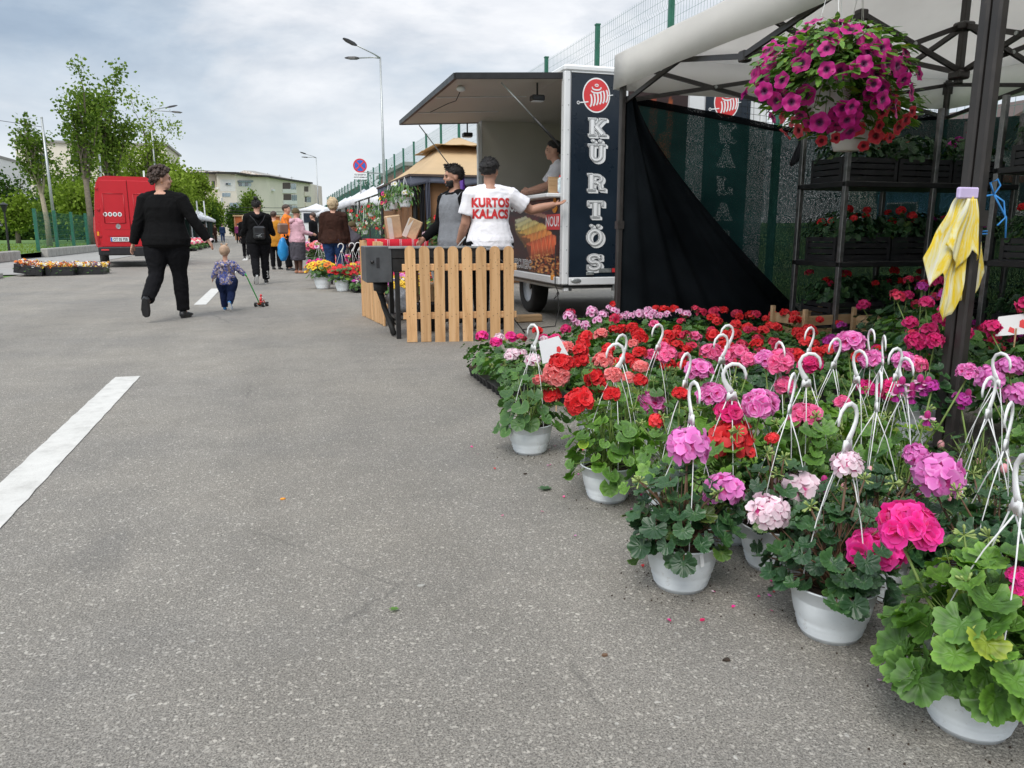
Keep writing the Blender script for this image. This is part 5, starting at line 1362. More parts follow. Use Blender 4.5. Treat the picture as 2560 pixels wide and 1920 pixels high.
# ---------------------------------------------------------------- no-stopping sign on its bracket
p = AY(900, 414, 36.5)
t = thing('no_stopping_sign', 'round blue no-stopping sign with red cross and white plate below', 'road sign', (p.x, 36.5, 0))
MB().tube([(0, .03, 0), (0, .03, p.z + .05)], .03, 8).build('post', M['zinc'], t)
z = p.z
def dsc(r, y, m, name='disc'): return MB().lathe([(0, y), (r, y), (r, y + .006)], 32, c=(0, 0, z), axis='y').build(name, m, t)
MB().lathe([(0, -.012), (.31, -.012), (.31, .02), (0, .02)], 32, c=(0, 0, z), axis='y').build('disc', M['sign_red'], t)
dsc(.245, -.02, M['sign_blue'], 'face')
for s in (-1, 1): MB().bar((-.19, -.026 - .002 * s, z - .19 * s), (.19, -.026 - .002 * s, z + .19 * s), .006, .06, up=(0, 0, 1)).build('cross_bar', M['sign_red'], t)
q = AY(900, 440, 36.5)
pl = MB().cbox(-.30, .30, -.02, .0, q.z - .15, q.z + .15, .004).build('plate', M['trailer'], t)
put_text('CU EXCEPTIA', M['black_metal'], (0, -.022, q.z + .05), ex, ez, pl, size=.085, offset=.002); put_text('AUTOTURISMELOR', M['black_metal'], (0, -.022, q.z - .06), ex, ez, pl, size=.068, offset=.002)
q2 = AY(955, 434, 38.0); MB().bar((.05, .03, q.z + .17), (q2.x - p.x, 1.5, q2.z), .04, .05).build('bracket', M['zinc'], t)

# ---------------------------------------------------------------- red van seen from behind
vx, vy = AY(262, 560, 25.2).x - .28, 25.2
van = thing('red_van', 'red delivery van parked at the left kerb, seen from behind', 'van', (vx + .06, vy, 0), radians(11.5)); van.scale = (.93, 1, 1.07); MB().box(.9445, .9555, -.012, .006, .56, 2.33).build('gap_shade_strip', M['rubber'], van); MB().cbox(.97, 1.0, -.045, -.022, 1.05, 1.16, .005).build('handle', M['black_plastic'], van)  # dark strip between the rear doors put in as the shade of the gap
Mred = mat('red_paint', (.52, .012, .022), .32, var=.06, vscale=1.2, dirt=((.30, .02, .03), 2.0, .66)); Mred_shade = mat('red_shade', (.42, .010, .018), .4, var=.06)  # second red is a darker copy: shade of the door pressings put into colour
W, H0, H1, LN = 1.90, .50, 2.42, 5.2
prof = [(0.0, H0), (-.02, 1.0), (.0, 1.45), (.05, 1.95), (.10, 2.25), (.18, 2.38), (.32, 2.42)]      # half width inset by height
def body_ring(y, sc=1.0, top=1.0):
    pts = []
    for (ins, z) in prof: pts.append((ins * sc, z if z < 1.4 else 1.4 + (z - 1.4) * top))
    L_ = [Vector((x, y, z)) for x, z in pts]; R_ = [Vector((W - x, y, z)) for x, z in pts[::-1]]
    return L_ + R_
rings = [body_ring(.045, 1.25, .985), body_ring(.0, 1.1, 1.0), body_ring(.10), body_ring(1.0), body_ring(4.0), body_ring(4.6, 1.6, .8), body_ring(5.2, 2.2, .25)]
rings[0] = [p + (Vector((W / 2, 0, 1.4)) - Vector((p.x, 0, p.z))) * .04 for p in rings[0]]
b = MB(); n = len(rings[0])
order = [1, 2, 3, 4, 5, 6]
vs = [p for i in order for p in rings[i]]
F = [(i * n + k, i * n + (k + 1) % n, (i + 1) * n + (k + 1) % n, (i + 1) * n + k) for i in range(len(order) - 1) for k in range(n)]
F += [tuple(range(n)), tuple(range((len(order) - 1) * n, len(order) * n))[::-1]]
o = b.add(vs, F).build('body', Mred, van); o.modifiers.new('edges', 'BEVEL').width = .02
# two rear doors with flat fields edged in the darker shade red, hinges, handle
for s in (0, 1):
    xa, xb = (.10, .943) if s == 0 else (.957, 1.80)
    d = MB()
    q = [(xa, .56), (xb, .56), (xb, 2.33), (xa + (.08 if s == 0 else 0), 2.33)] if s == 0 else [(xa, .56), (xb, .56), (xb - .08, 2.33), (xa, 2.33)]
    door = d.prism(q, -.022, .004, M=XZ).build('rear_door', Mred, van)
    door.modifiers.new('edges', 'BEVEL').width = .012
    xi = xa + .14; xj = xb - .12
    fr = MB()
    for (z0, z1) in ((1.20, 1.98),):
        for (a, c) in (((xi, z0), (xj, z0)), ((xj, z0), (xj, z1)), ((xj, z1), (xi, z1)), ((xi, z1), (xi, z0))):
            fr.tube([(a[0], -.024, a[1]), (c[0], -.024, c[1])], (.014), 6)
    fr.build('pressed_edge', Mred_shade, door, True)
    MB().box(xi, xj, -.0245, -.0225, 1.20, 1.98).build('field', Mred, door)
    hx = xa + .0 if s == 0 else xb - .0
    for z in (.85, 1.55, 2.1): MB().cbox(hx - .05, hx + .03, -.03, .0, z - .03, z + .03, .008).build('hinge', Mred_shade, door)
    MB().box(xi - .02, xj + .1, -.026, -.0225, 1.02, 1.035).build('crease_shade', Mred_shade, door)
M['vwhite'] = M['ink_white']
for k in range(4):
    cx = .27 + k * .135
    s_ = MB().lathe([(0, -.030), (.058, -.030), (.058, -.0248)], 20, c=(cx, 0, 1.43), axis='y').build('sticker', M['ink_white'], van)
    MB().box(cx - .03, cx + .03, -.0325, -.0305, 1.415 + .012, 1.455).box(cx - .025, cx + .02, -.0325, -.0305, 1.40, 1.42).build('print', M['black_metal'], s_)
e = MB().lathe([(.055, -.030), (.068, -.034), (.068, -.0248)], 24, c=(.60, 0, 1.11), axis='y')
for (a, c) in (((-.035, .045), (-.012, -.0)), ((.035, .045), (.012, 0)), ((-.012, 0), (0, .025)), ((.012, 0), (0, .025)), ((-.05, .01), (-.025, -.045)), ((.05, .01), (.025, -.045)), ((-.025, -.045), (0, -.008)), ((.025, -.045), (0, -.008))):
    e.bar((.60 + a[0], -.032, 1.11 + a[1]), (.60 + c[0], -.032, 1.11 + c[1]), .004, .011)
e.lathe([(0, -.029), (.055, -.029)], 20, c=(.60, 0, 1.11), axis='y')
e.build('badge', M['zinc'], van)
pl = MB().cbox(.35, .87, -.045, -.028, .70, .815, .006).build('number_plate', M['trailer'], van); MB().box(.355, .395, -.048, -.0455, .705, .81).build('plate_band', M['sign_blue'], pl)
put_text('OT 05 FSB', M['black_metal'], (.63, -.047, .757), ex, ez, pl, size=.105, offset=.002, sx=.86)
MB().box(.30, .92, -.034, -.024, .83, .87).build('plate_lamp', Mred_shade, van)
bm_ = MB(); bm_.cbox(-.02, W + .02, -.10, .12, .33, .56, .03); bm_.build('bumper', M['black_plastic'], van)
for x in (.06, W - .28): MB().cbox(x, x + .22, -.125, -.102, .46, .50, .005).build('reflector', M['sign_red'], van)
for x in (-.012, W - .055):
    l = MB().cbox(x, x + .068, -.012, .10, .62, 1.0, .01).build('tail_lamp', mat('tail_lamp_red', (.35, .01, .015), .2, var=.1), van)
    MB().box(x + .005, x + .06, -.016, -.0125, .86, .97).build('lens', M['amber'], l)
MB().box(W * .52, W * .86, -.16, -.10, .30, .36).build('tow_step', M['black_metal'], van)
def vwheel(x, y):
    w_ = link('wheel', None, van, (x, y, .345))
    MB().lathe([(.2, -.11), (.32, -.115), (.345, -.08), (.345, .08), (.32, .115), (.2, .11)], 28, axis='x').build('tyre', M['tyre'], w_, True)
    MB().lathe([(0, -.06), (.19, -.06), (.2, -.1), (.2, .1), (.19, .06), (0, .06)], 20, axis='x').build('rim', M['rim'], w_, True)
for (x, y) in ((.16, .95), (W - .16, .95), (.16, 4.1), (W - .16, 4.1)): vwheel(x, y)
MB().box(.1, W - .1, .2, 4.9, .36, .50).build('chassis', M['black_metal'], van)
MB().box(.0, .003, 0, 0, 0, 0).v
# ---------------------------------------------------------------- leaves, flower heads, pots
def proj(p):
    p = Vector(p) - Vector((0, 0, CAM_H)); f = p.x * sin(YAW) + p.y * cos(YAW); a = p.x * cos(YAW) - p.y * sin(YAW)
    d = f * cos(PITCH) - p.z * sin(PITCH); u = f * sin(PITCH) + p.z * cos(PITCH)
    return 1280 + FPX * a / d, 960 - FPX * u / d, d
def geranium_leaf(b, Mx, seed, fine=True):
    r = random.Random(seed); lobes = 7; N_ = 58 if fine else 15
    cup = r.uniform(.10, .34); vs, uv, F = [], [], []
    vs.append((-.25, 0, -.02)); uv.append((-.25, 0))
    ph = r.uniform(0, 6)
    for ring in ((.5, 1.0) if fine else (1.0,)):
        for k in range(N_):
            th = pi * .90 * (2 * k / (N_ - 1) - 1)                 # notch at the petiole, towards -x
            lob = 1 - .16 * abs(sin(lobes * th / 2 + pi / 2)) ** .7 * 1.0
            lob = .80 + .20 * abs(cos(lobes * th * .5)) ** .55 + (.035 * cos(th * 24) if fine else 0)
            rad = ring * lob
            x, y = rad * cos(th), rad * sin(th) * 1.04
            z = cup * ring ** 2 * .9 + .10 * ring * ring * cos(lobes * th) + .13 * ring * sin(2 * th + ph) + (.03 * ring * sin(11 * th + ph) if fine else 0)
            vs.append((x, y, z)); uv.append((x, y))
    if fine:
        for k in range(N_ - 1): F.append((0, 1 + k, 2 + k)); F.append((1 + k, 1 + N_ + k, 2 + N_ + k, 2 + k))
    else:
        for k in range(N_ - 1): F.append((0, 1 + k, 2 + k))
    b.add([Mx @ Vector(v) for v in vs], F, 0, uv)
def pointed_leaf(b, Mx, seed, fine=True):
    r = random.Random(seed); vs, uv, F = [], [], []; n = 5 if fine else 3; bend = r.uniform(-.3, .1)
    for i in range(n + 1):
        t = i / n; x = -1 + 2 * t; w = .52 * sin(pi * min(1, t * .92 + .04)) ** .8 * (1 - .3 * t); z = bend * (t - .3) ** 2 + .02
        for j, s in enumerate((-1, 0, 1)): vs.append((x, s * w, z + (.12 * w if s else 0))); uv.append((x, s * w))
    for i in range(n):
        for j in range(2): a = i * 3 + j; F.append((a, a + 1, a + 4, a + 3))
    b.add([Mx @ Vector(v) for v in vs], F, 0, uv)
def leaf_frame(p, out, up, size, roll=0.0):
    z = Vector(up).normalized(); x = Vector(out) - z * Vector(out).dot(z)
    if x.length < 1e-4: x = z.orthogonal()
    x.normalize(); y = z.cross(x)
    return basis(p, x * size, y * size, z * size)
LEAF = {}
for kind, fn, mt in (('bright', geranium_leaf, 'leaf_bright'), ('mid', geranium_leaf, 'leaf_mid'), ('dark', geranium_leaf, 'leaf_dark'), ('fuchsia', pointed_leaf, 'leaf_fuchsia')):
    LEAF[kind] = []
    for s in range(7):
        b = MB(); fn(b, Matrix.Identity(4), s * 3 + len(kind)); me = b.mesh('leaf', M[mt], True); LEAF[kind].append(me)
def petal(b, c, n, d, L, W, cup, mi=0, rnd=None, fine=True):
    """one petal from centre c along d in the plane of normal n"""
    s = n.cross(d); vs, uv, F = [], [], []
    rows = ((.04, .10, 0), (.40, .36, .16), (.78, .50, .10), (1.0, .26, -.12)) if fine else ((.04, .14, 0), (.62, .5, .15), (1.0, .28, -.05))
    rf_ = rnd.uniform(-.12, .12) if rnd else 0
    for (t, w, z) in rows:
        for k in (-1, 0, 1):
            p = c + d * (L * t) + s * (W * w * k) + n * (L * (cup * t * t + z * .5 + (.07 if k else 0) * (1 if cup < .5 else -1) + rf_ * t * k))
            vs.append(p); uv.append((t, .5 + k * .5))
    for i in range(len(rows) - 1):
        for k in range(2): a = i * 3 + k; F.append((a, a + 1, a + 4, a + 3))
    b.add(vs, F, mi, uv)
def floret(b, c, n, size, npet, cup, rnd, mi=0, fine=True, second=False):
    n = n.normalized(); u = n.orthogonal().normalized(); a0 = rnd.random() * 6.28
    for k in range(npet):
        a = a0 + 2 * pi * k / npet + rnd.uniform(-.12, .12); d = (u * cos(a) + n.cross(u) * sin(a))
        petal(b, c, n, d, size * rnd.uniform(.88, 1.1), size * (1.15 if cup > .06 or not fine else .88), cup + rnd.uniform(-.1, .15), mi, rnd, fine)
    if second:
        for k in range(npet - 1):
            a = a0 + .6 + 2 * pi * k / (npet - 1); d = (u * cos(a) + n.cross(u) * sin(a))
            petal(b, c + n * size * .06, n, d, size * .66, size * .9, cup + .35, mi, rnd, fine)
def umbel(seed, kind='double', fine=True):
    """unit-radius flower head; slot 0 petals, slot 1 green"""
    r = random.Random(seed); b = MB()
    nf, fs, lim = {'double': (20, .46, -.35), 'single': (15, .54, -.3), 'loose': (11, .46, -.2)}[kind]
    if not fine: nf = int(nf * .75); fs *= 1.12
    for i in range(nf):
        z = 1 - (1 - lim) * (i + .5) / nf; a = i * 2.39996 + r.uniform(-.2, .2); q = sqrt(max(0, 1 - z * z))
        d = Vector((q * cos(a), q * sin(a), z)).normalized()
        rad = r.uniform(.52, .68) if kind != 'loose' else r.uniform(.5, .85)
        c = Vector((d.x * rad * 1.05, d.y * rad * 1.05, d.z * rad * .80))
        nn = (d + Vector((r.uniform(-.25, .25), r.uniform(-.25, .25), r.uniform(-.1, .25)))).normalized()
        floret(b, c, nn, fs * r.uniform(.85, 1.1), 5, {'double': .28, 'single': .02, 'loose': .1}[kind], r, 0, fine, kind == 'double' and fine)
        if i % 2 == 0 or kind == 'loose': b.tube([(0, 0, -.75), c * .95], [.03, .022], 3, 1, cap=False)
    for i in range(6):
        a = r.random() * 6.28; p = Vector((cos(a) * .3, sin(a) * .3, -.62 + r.random() * .2)); b.tube([(0, 0, -.75), p, p * 1.5 + Vector((0, 0, .2))], [.03, .05, .02], 4, 1)
    return b
HEAD = {}
PM = ['p_magenta', 'p_deep', 'p_lilac', 'p_lilac_eye', 'p_pink', 'p_salmon', 'p_red', 'p_coral', 'p_crimson', 'p_white', 'p_palepink', 'p_purple']
HK = {'p_magenta': 'double', 'p_deep': 'double', 'p_lilac': 'single', 'p_lilac_eye': 'double', 'p_pink': 'double', 'p_salmon': 'double', 'p_red': 'double', 'p_coral': 'single', 'p_crimson': 'loose', 'p_white': 'single', 'p_palepink': 'loose', 'p_purple': 'loose'}
for pm_ in PM:
    for fine in (True, False):
        for s in range(3 if fine else 2):
            me = umbel(s * 7 + len(pm_), HK[pm_], fine).mesh('flower_head', [M[pm_], M['stem']], True); HEAD[(pm_, fine, s)] = me
def head_obj(parent, pm_, pos, rad, rnd, fine=True, tilt=None):
    me = HEAD[(pm_, fine, rnd.randrange(3 if fine else 2))]
    o = link('flower_head', me, parent, pos, (rnd.uniform(-.3, .3), rnd.uniform(-.3, .3), rnd.random() * 6.28), rad * rnd.uniform(.95, 1.06))
    return o
POT_H, POT_R = .146, .108
def pot_mesh(R_=POT_R, H_=POT_H):
    b = MB(); r = R_; h = H_
    b.lathe([(0, .012), (r * .60, .012), (r * .62, 0), (r * .68, 0), (r * .71, .010), (r * .755, .015), (r * .725, .019), (r * .785, .026), (r * .755, .030), (r * .82, .038), (r * .80, .043), (r * .87, h * .40), (r * .925, h * .58), (r * .955, h * .74), (r * .957, h * .75), (r * .975, h * .76), (r * 1.0, h * .97), (r * 1.035, h * .975), (r * 1.04, h), (r * .99, h), (r * .95, h * .95), (r * .90, h * .80), (0, h * .80)], 40)
    return b.mesh('pot', M['pot'], True)
POT = pot_mesh()
SOIL = MB().lathe([(0, .006), (POT_R * .55, .003), (POT_R * .93, -.002), (POT_R * .94, -.012)], 20).mesh('soil', M['soil'], True)
def hanger_mesh():
    b = MB()
    hook = [(-.046, 0, .565), (-.047, 0, .582), (-.040, 0, .602), (-.022, 0, .617), (0, 0, .620), (.020, 0, .610), (.030, 0, .590), (.028, 0, .570), (.018, 0, .548), (.008, 0, .532), (.002, 0, .520)]
    b.tube(hook, [(.0038, .0025), (.005, .0034), (.0058, .0038), (.0064, .004), (.0066, .004), (.0066, .004), (.0066, .004), (.0075, .004), (.009, .004), (.011, .0036), (.013, .0036)], 8, flat=(1, 0, 0))
    b.add([(-.013, -.003, .525), (.015, -.003, .525), (.021, -.003, .492), (.010, -.003, .500), (0, -.003, .494), (-.010, -.003, .500), (-.020, -.003, .490), (-.013, .003, .525), (.015, .003, .525), (.021, .003, .492), (.010, .003, .500), (0, .003, .494), (-.010, .003, .500), (-.020, .003, .490)],
          [(0, 6, 5, 4, 3, 2, 1), (7, 8, 9, 10, 11, 12, 13)] + [(i, (i + 1) % 7, 7 + (i + 1) % 7, 7 + i) for i in range(7)])
    return b.mesh('hook', M['hanger'], True)
HOOK = hanger_mesh()
STR = []
for k, (x0, a) in enumerate(((-.019, 2.9), (.0, 1.3), (.019, -.1), (0, 4.5))):
    e = Vector((POT_R * 1.01 * cos(a), POT_R * 1.01 * sin(a), POT_H * .98)); s = Vector((x0, 0, .495)); m_ = s.lerp(e, .5) + Vector((cos(a), sin(a), .2)) * .014
    STR.append(MB().tube([s, s.lerp(e, .25) + Vector((cos(a), sin(a), .1)) * .012, m_, s.lerp(e, .8) + Vector((cos(a), sin(a), 0)) * .008, e + Vector((0, 0, -.02))], [.0020, .0016, .0015, .0015, .0020], 5).mesh('string', M['hanger'], True))
POTS = []          # (x, y, root, kind, centre height)
def potted(x, y, kind, label, seed, leaves=46, Rf=.17, Hf=.19, lsize=.036, rz=None, individual=True, name=None, hook=True, z0=0.0, group='hanging pots standing in rows on the asphalt'):
    r = random.Random(seed)
    nm = name or ('potted_fuchsia' if kind == 'fuchsia' else 'potted_geranium')
    root = thing(nm, label, 'potted plant', (x, y, z0), 0, group)
    link('pot', POT, root, None, (0, 0, r.random() * 6.28)); link('soil', SOIL, root, (0, 0, POT_H * .86))
    rz = r.uniform(-.9, .9) + YAW * -1 if rz is None else rz
    if hook:
        tx, ty = r.uniform(-.05, .05), r.uniform(-.07, .07)
        h = link('hook', HOOK, root, None, (tx, ty, rz))
        for s in STR: link('string', s, h)
    st = MB(); base = Vector((0, 0, POT_H * .86)); lf = MB(); n_obj = 0
    for i in range(leaves):
        a = i * 2.39996 + r.uniform(-.5, .5); f = (i + .5) / leaves
        el = radians(-22 + 105 * (1 - f) ** 1.0 * r.uniform(.75, 1.15)) if r.random() < .62 else radians(r.uniform(-38, 30))
        k = r.uniform(.62, 1.08)
        d = Vector((cos(a) * cos(el), sin(a) * cos(el), sin(el)))
        p = Vector((0, 0, POT_H + .035)) + Vector((d.x * Rf * k, d.y * Rf * k, d.z * Hf * k + .01))
        if lsize > .0415: p.z = max(p.z, POT_H * (1.02 if p.y < .05 else .85))
        if p.z < POT_H * .95 and hypot(p.x, p.y) < POT_R * 1.15: p.x *= 1.25; p.y *= 1.25
        up = (d * .8 + Vector((r.uniform(-.5, .5), r.uniform(-.5, .5), .75))).normalized()
        out = Vector((cos(a), sin(a), -.35 + r.uniform(-.4, .3)))
        size = lsize * r.uniform(.62, 1.2) * (1.0 if kind != 'fuchsia' else .9)
        b0 = base + Vector((r.uniform(-.03, .03), r.uniform(-.03, .03), 0)); pe = p - Vector((cos(a), sin(a), 0)) * size * .25
        st.tube([b0, b0.lerp(pe, .5) + Vector((0, 0, .02)), pe], [.0028, .002, .0014], 4, 0, cap=False)
        Mx = leaf_frame(p, out, up, size)
        if individual: 
            o = link('leaf', LEAF[kind][r.randrange(7)], root); o.matrix_local = Mx
        else: (pointed_leaf if kind == 'fuchsia' else geranium_leaf)(lf, Mx, r.randrange(99), False)
    for i in range(leaves // 2):                                  # small inner leaves that fill the middle
        a = r.random() * 6.28; k = r.uniform(.1, .75); p = Vector((cos(a) * Rf * k, sin(a) * Rf * k, POT_H + r.uniform(.0, Hf * .75) * (1.1 - k * .6)))
        (pointed_leaf if kind == 'fuchsia' else geranium_leaf)(lf, leaf_frame(p, (cos(a), sin(a), 0), (r.uniform(-.8, .8), r.uniform(-.8, .8), 1), lsize * r.uniform(.45, .9)), r.randrange(99), False)
    if lf.v: lf.build('inner_leaves' if individual else 'foliage', M['leaf_' + kind], root, True, kind='stuff')
    if kind == 'fuchsia':
        for i in range(16):
            a = r.random() * 6.28; k = r.uniform(.6, 1.0); p = Vector((cos(a) * Rf * k, sin(a) * Rf * k, POT_H + r.uniform(.02, Hf)))
            q = p + Vector((cos(a) * .02, sin(a) * .02, -.03)); st.tube([p, q], .0010, 3, cap=False)
            c = (M['bud'], M['bud_pink'])[i % 3 == 0]; s_ = .008 if i % 3 else .013
            MB().ball(tuple(q - Vector((0, 0, s_))), (s_, s_, s_ * 1.5), 8, 6).tube([q - Vector((0, 0, s_ * 2)), q - Vector((0, 0, s_ * 3))], [.003, .001], 4).build('bud', c, root, True)
    POTS.append((x, y, root, kind, st, r, z0))
    return root
POTL = [
 (1.13, 3.42, 'mid', 'white pot with bushy green leaves at the row end nearest the black trays', 40, .038, -1.2),
 (1.22, 2.70, 'bright', 'second pot from the left end, with trailing pale green leaves and red heads', 54, .036, .1),
 (1.41, 2.98, 'bright', 'geranium pot whose hook leans over salmon flowers behind the second pot', 40, .036, .5),
 (1.69, 3.23, 'mid', 'geranium pot with its hook before the red flowers under the black net', 36, .034, .4),
 (1.12, 1.93, 'dark', 'white pot with dark crinkled leaves, bare soil edge and two lilac flower balls', 54, .034, 1.45),
 (1.36, 1.56, 'dark', 'white pot with dark leaves and white-pink flowers, left of the big magenta ball', 56, .032, .3),
 (1.385, 1.145, 'bright', 'nearest white pot with large bright scalloped leaves and two big magenta balls', 84, .042, 1.2),
 (1.36, 2.41, 'bright', 'grey-white pot behind the dark-leaved one, pink-eyed lilac flower above its rim', 42, .038, .6),
 (1.47, 1.97, 'dark', 'half hidden pot with dark leaves and a coral red flower head', 46, .033, .7),
 (1.79, 2.83, 'mid', 'geranium pot with white hook amid the pink flowers, left of centre in the stock', 36, .036, .2),
 (1.98, 3.11, 'mid', 'geranium pot with white hook directly behind the pink-flowered one', 32, .034, .2),
 (1.90, 2.54, 'bright', 'geranium pot with short hook hidden by round green leaves behind the tall pink stalk', 40, .040, 1.4),
 (2.30, 2.94, 'mid', 'geranium pot with hook below the red flowers at the back of the hook rows', 30, .034, .4),
 (2.15, 2.61, 'bright', 'geranium pot with hook left of the tall lilac ball', 36, .038, .3),
 (1.83, 2.32, 'bright', 'geranium pot whose wide hook stands between two pink heads', 44, .040, 2.9),
 (2.06, 2.34, 'bright', 'geranium pot with hook seen edge-on below the tall lilac ball', 40, .038, 1.5),
 (2.51, 2.78, 'mid', 'geranium pot with narrow hook in the last row left of the tent leg', 30, .034, 1.2),
 (2.44, 2.60, 'mid', 'geranium pot with hook just right of the narrow hook in the last row', 30, .034, 1.0),
 (2.25, 2.30, 'bright', 'geranium pot with its hook touching the dark tent leg from the left', 30, .030, .2),
 (2.08, 2.09, 'fuchsia', 'fuchsia pot with pale hanging blooms left of the tent leg', 60, .026, 1.4),
 (1.47, 2.20, 'bright', 'geranium pot with a tall hook in front of the lilac flower row', 44, .040, 2.9),
 (1.78, 1.93, 'fuchsia', 'fuchsia pot with dark pointed leaves and small green buds in the middle of the stock', 74, .030, 1.0),
 (2.47, 2.12, 'fuchsia', 'fuchsia pot with edge-on hook just right of the tent leg', 60, .028, 1.5),
 (2.05, 1.73, 'fuchsia', 'fuchsia pot with yellow-green buds right of the tent leg foot', 76, .028, .3),
 (1.80, 1.48, 'dark', 'pot of lilac geranium with dark leaves at the right edge under a big hook', 56, .034, .5),
 (1.72, 1.16, 'dark', 'pot cut by the right picture edge with dark small leaves and a magenta flower', 56, .032, 1.4),
 (2.42, 1.72, 'fuchsia', 'fuchsia pot at the right picture edge behind the big hooks', 60, .028, .2),
 (2.95, 2.30, 'mid', 'geranium pot beyond the right fuchsias, lilac flowers', 40, .034, .9),
 (1.66, 2.62, 'bright', 'geranium pot of round leaves between the pink and the red hooks, nearer row', 38, .038, 2.2),
 (1.52, 3.50, 'mid', 'geranium pot of dark green leaves beside the white price card', 38, .034, .8),
 (1.62, 1.72, 'dark', 'dark-leaved pot squeezed between the coral red and the white-pink geraniums', 44, .030, .4),
]
for i, (x, y, kd, lab, nl, ls, rz) in enumerate(POTL):
    near = y < 2.5
    nl = int(nl * {'dark': 1.75, 'bright': 1.3, 'mid': 1.2, 'fuchsia': 1.35}[kd]) if i != 6 else nl + 10
    potted(x, y, kd, lab, 100 + i, nl, .185 if ls > .036 else .17, .20 if kd in ('bright', 'mid') else (.14 if kd == 'fuchsia' else .17), ls, rz, individual=near, hook=(i not in (25, 28, 29, 30)) or i == 25)
HEADS = [  # photo position, apparent radius in photo pixels, colour
 (2267, 1319, 82, 'p_magenta'), (2187, 1376, 72, 'p_magenta'), (1719, 1117, 58, 'p_lilac'), (1808, 1228, 54, 'p_lilac'), (1825, 1096, 58, 'p_coral'), (1920, 1279, 54, 'p_white'), (1996, 1222, 54, 'p_white'),
 (2118, 1163, 42, 'p_white'), (2344, 1188, 58, 'p_lilac'), (2291, 1138, 32, 'p_lilac'), (1932, 1096, 19, 'p_coral'), (1628, 1011, 38, 'p_lilac_eye'), (1779, 987, 38, 'p_lilac_eye'), (1825, 1033, 42, 'p_deep'),
 (1900, 1011, 48, 'p_lilac_eye'), (2013, 1040, 44, 'p_pink'), (2124, 856, 40, 'p_lilac_eye'), (2178, 899, 34, 'p_lilac_eye'), (1448, 1001, 42, 'p_red'), (1377, 987, 29, 'p_red'), (1391, 934, 38, 'p_salmon'),
 (1487, 946, 30, 'p_red'), (1502, 968, 26, 'p_red'), (1402, 909, 32, 'p_red'), (1451, 876, 22, 'p_red'), (1451, 902, 24, 'p_red'), (1508, 902, 28, 'p_salmon'), (1532, 937, 24, 'p_salmon'), (1600, 951, 22, 'p_red'), (1572, 945, 20, 'p_salmon'),
 (1748, 927, 38, 'p_lilac_eye'), (1668, 889, 28, 'p_pink'), (1779, 881, 28, 'p_pink'), (1812, 892, 24, 'p_pink'), (1846, 881, 26, 'p_pink'), (1875, 899, 24, 'p_pink'), (1946, 906, 40, 'p_pink'), (1915, 898, 28, 'p_lilac_eye'),
 (2027, 909, 32, 'p_deep'), (2164, 969, 28, 'p_magenta'), (2228, 973, 36, 'p_deep'), (2262, 905, 34, 'p_lilac_eye'), (2290, 912, 28, 'p_pink'), (2418, 930, 28, 'p_lilac_eye'), (2471, 944, 36, 'p_lilac'), (2527, 916, 32, 'p_lilac'), (2540, 985, 34, 'p_lilac'),
 (1962, 965, 30, 'p_pink'), (1602, 918, 22, 'p_salmon'), (2552, 1482, 42, 'p_magenta'), (2546, 1440, 30, 'p_magenta'), (1640, 1052, 20, 'p_coral') , (1870, 1130, 20, 'p_coral'), (2105, 1005, 22, 'p_pink'), (1700, 985, 22, 'p_red'),
 (1530, 985, 24, 'p_red'), (1345, 950, 18, 'p_salmon'), (2330, 965, 20, 'p_purple'), (2405, 1000, 26, 'p_purple')]
rh = random.Random(99)
for (px, py, rp, c) in HEADS:
    d = ray(px, py); best = None
    for q in POTS:
        x, y, root, kd, st, r, z0 = q
        t_ = (d.x * x + d.y * y) / (d.x * d.x + d.y * d.y); pz = CAM_H + d.z * t_; px_, py_ = d.x * t_, d.y * t_
        dist = hypot(px_ - x, py_ - y)
        if kd == 'fuchsia' and c not in ('p_purple',): continue
        cost = dist + max(0, .27 - pz) * 2 + max(0, pz - .52) * 2 + (.12 if kd == 'dark' and c in ('p_red', 'p_salmon', 'p_pink', 'p_lilac_eye', 'p_deep') else 0)
        if best is None or cost < best[0]: best = (cost, Vector((px_, py_, pz)), q, t_)
    cost, P_, q, t_ = best; x, y, root, kd, st, r, z0 = q
    dep = proj(P_)[2]; rad = rp * dep / FPX * (1.14 if HK[c] == 'single' else 1.0)
    loc = P_ - Vector((x, y, 0))
    head_obj(root, c, loc, rad, rh, True)
    s0 = Vector((loc.x * .12, loc.y * .12, POT_H * .9)); e = loc - Vector((0, 0, rad * .7))
    st.tube([s0, s0.lerp(e, .5) + Vector((loc.x * .1, loc.y * .1, .015)), e], [.0042, .0036, .003], 6)
for q in POTS:
    x, y, root, kd, st, r, z0 = q
    if kd in ('mid', 'bright', 'dark'):
        for k in range(3):                                        # unopened bud clusters on stalks
            a = r.random() * 6.28; p = Vector((cos(a) * r.uniform(.05, .16), sin(a) * r.uniform(.05, .16), POT_H + r.uniform(.17, .26)))
            st.tube([(0, 0, POT_H * .9), p * .6 + Vector((0, 0, .08)), p], [.0035, .003, .0022], 5)
            bb = MB()
            for j in range(11):
                v = Vector((r.gauss(0, 1), r.gauss(0, 1), r.gauss(.3, .8))).normalized() * .019; bb.tube([p, p + v * .6, p + v * 1.1, p + v * 1.3], [.0012, .0016, .0034, .001], 5)
            bb.build('bud_cluster', M['bud'], root, True)
    st.build('stems', M['stem_red'] if kd == 'dark' else M['stem'], root, True)
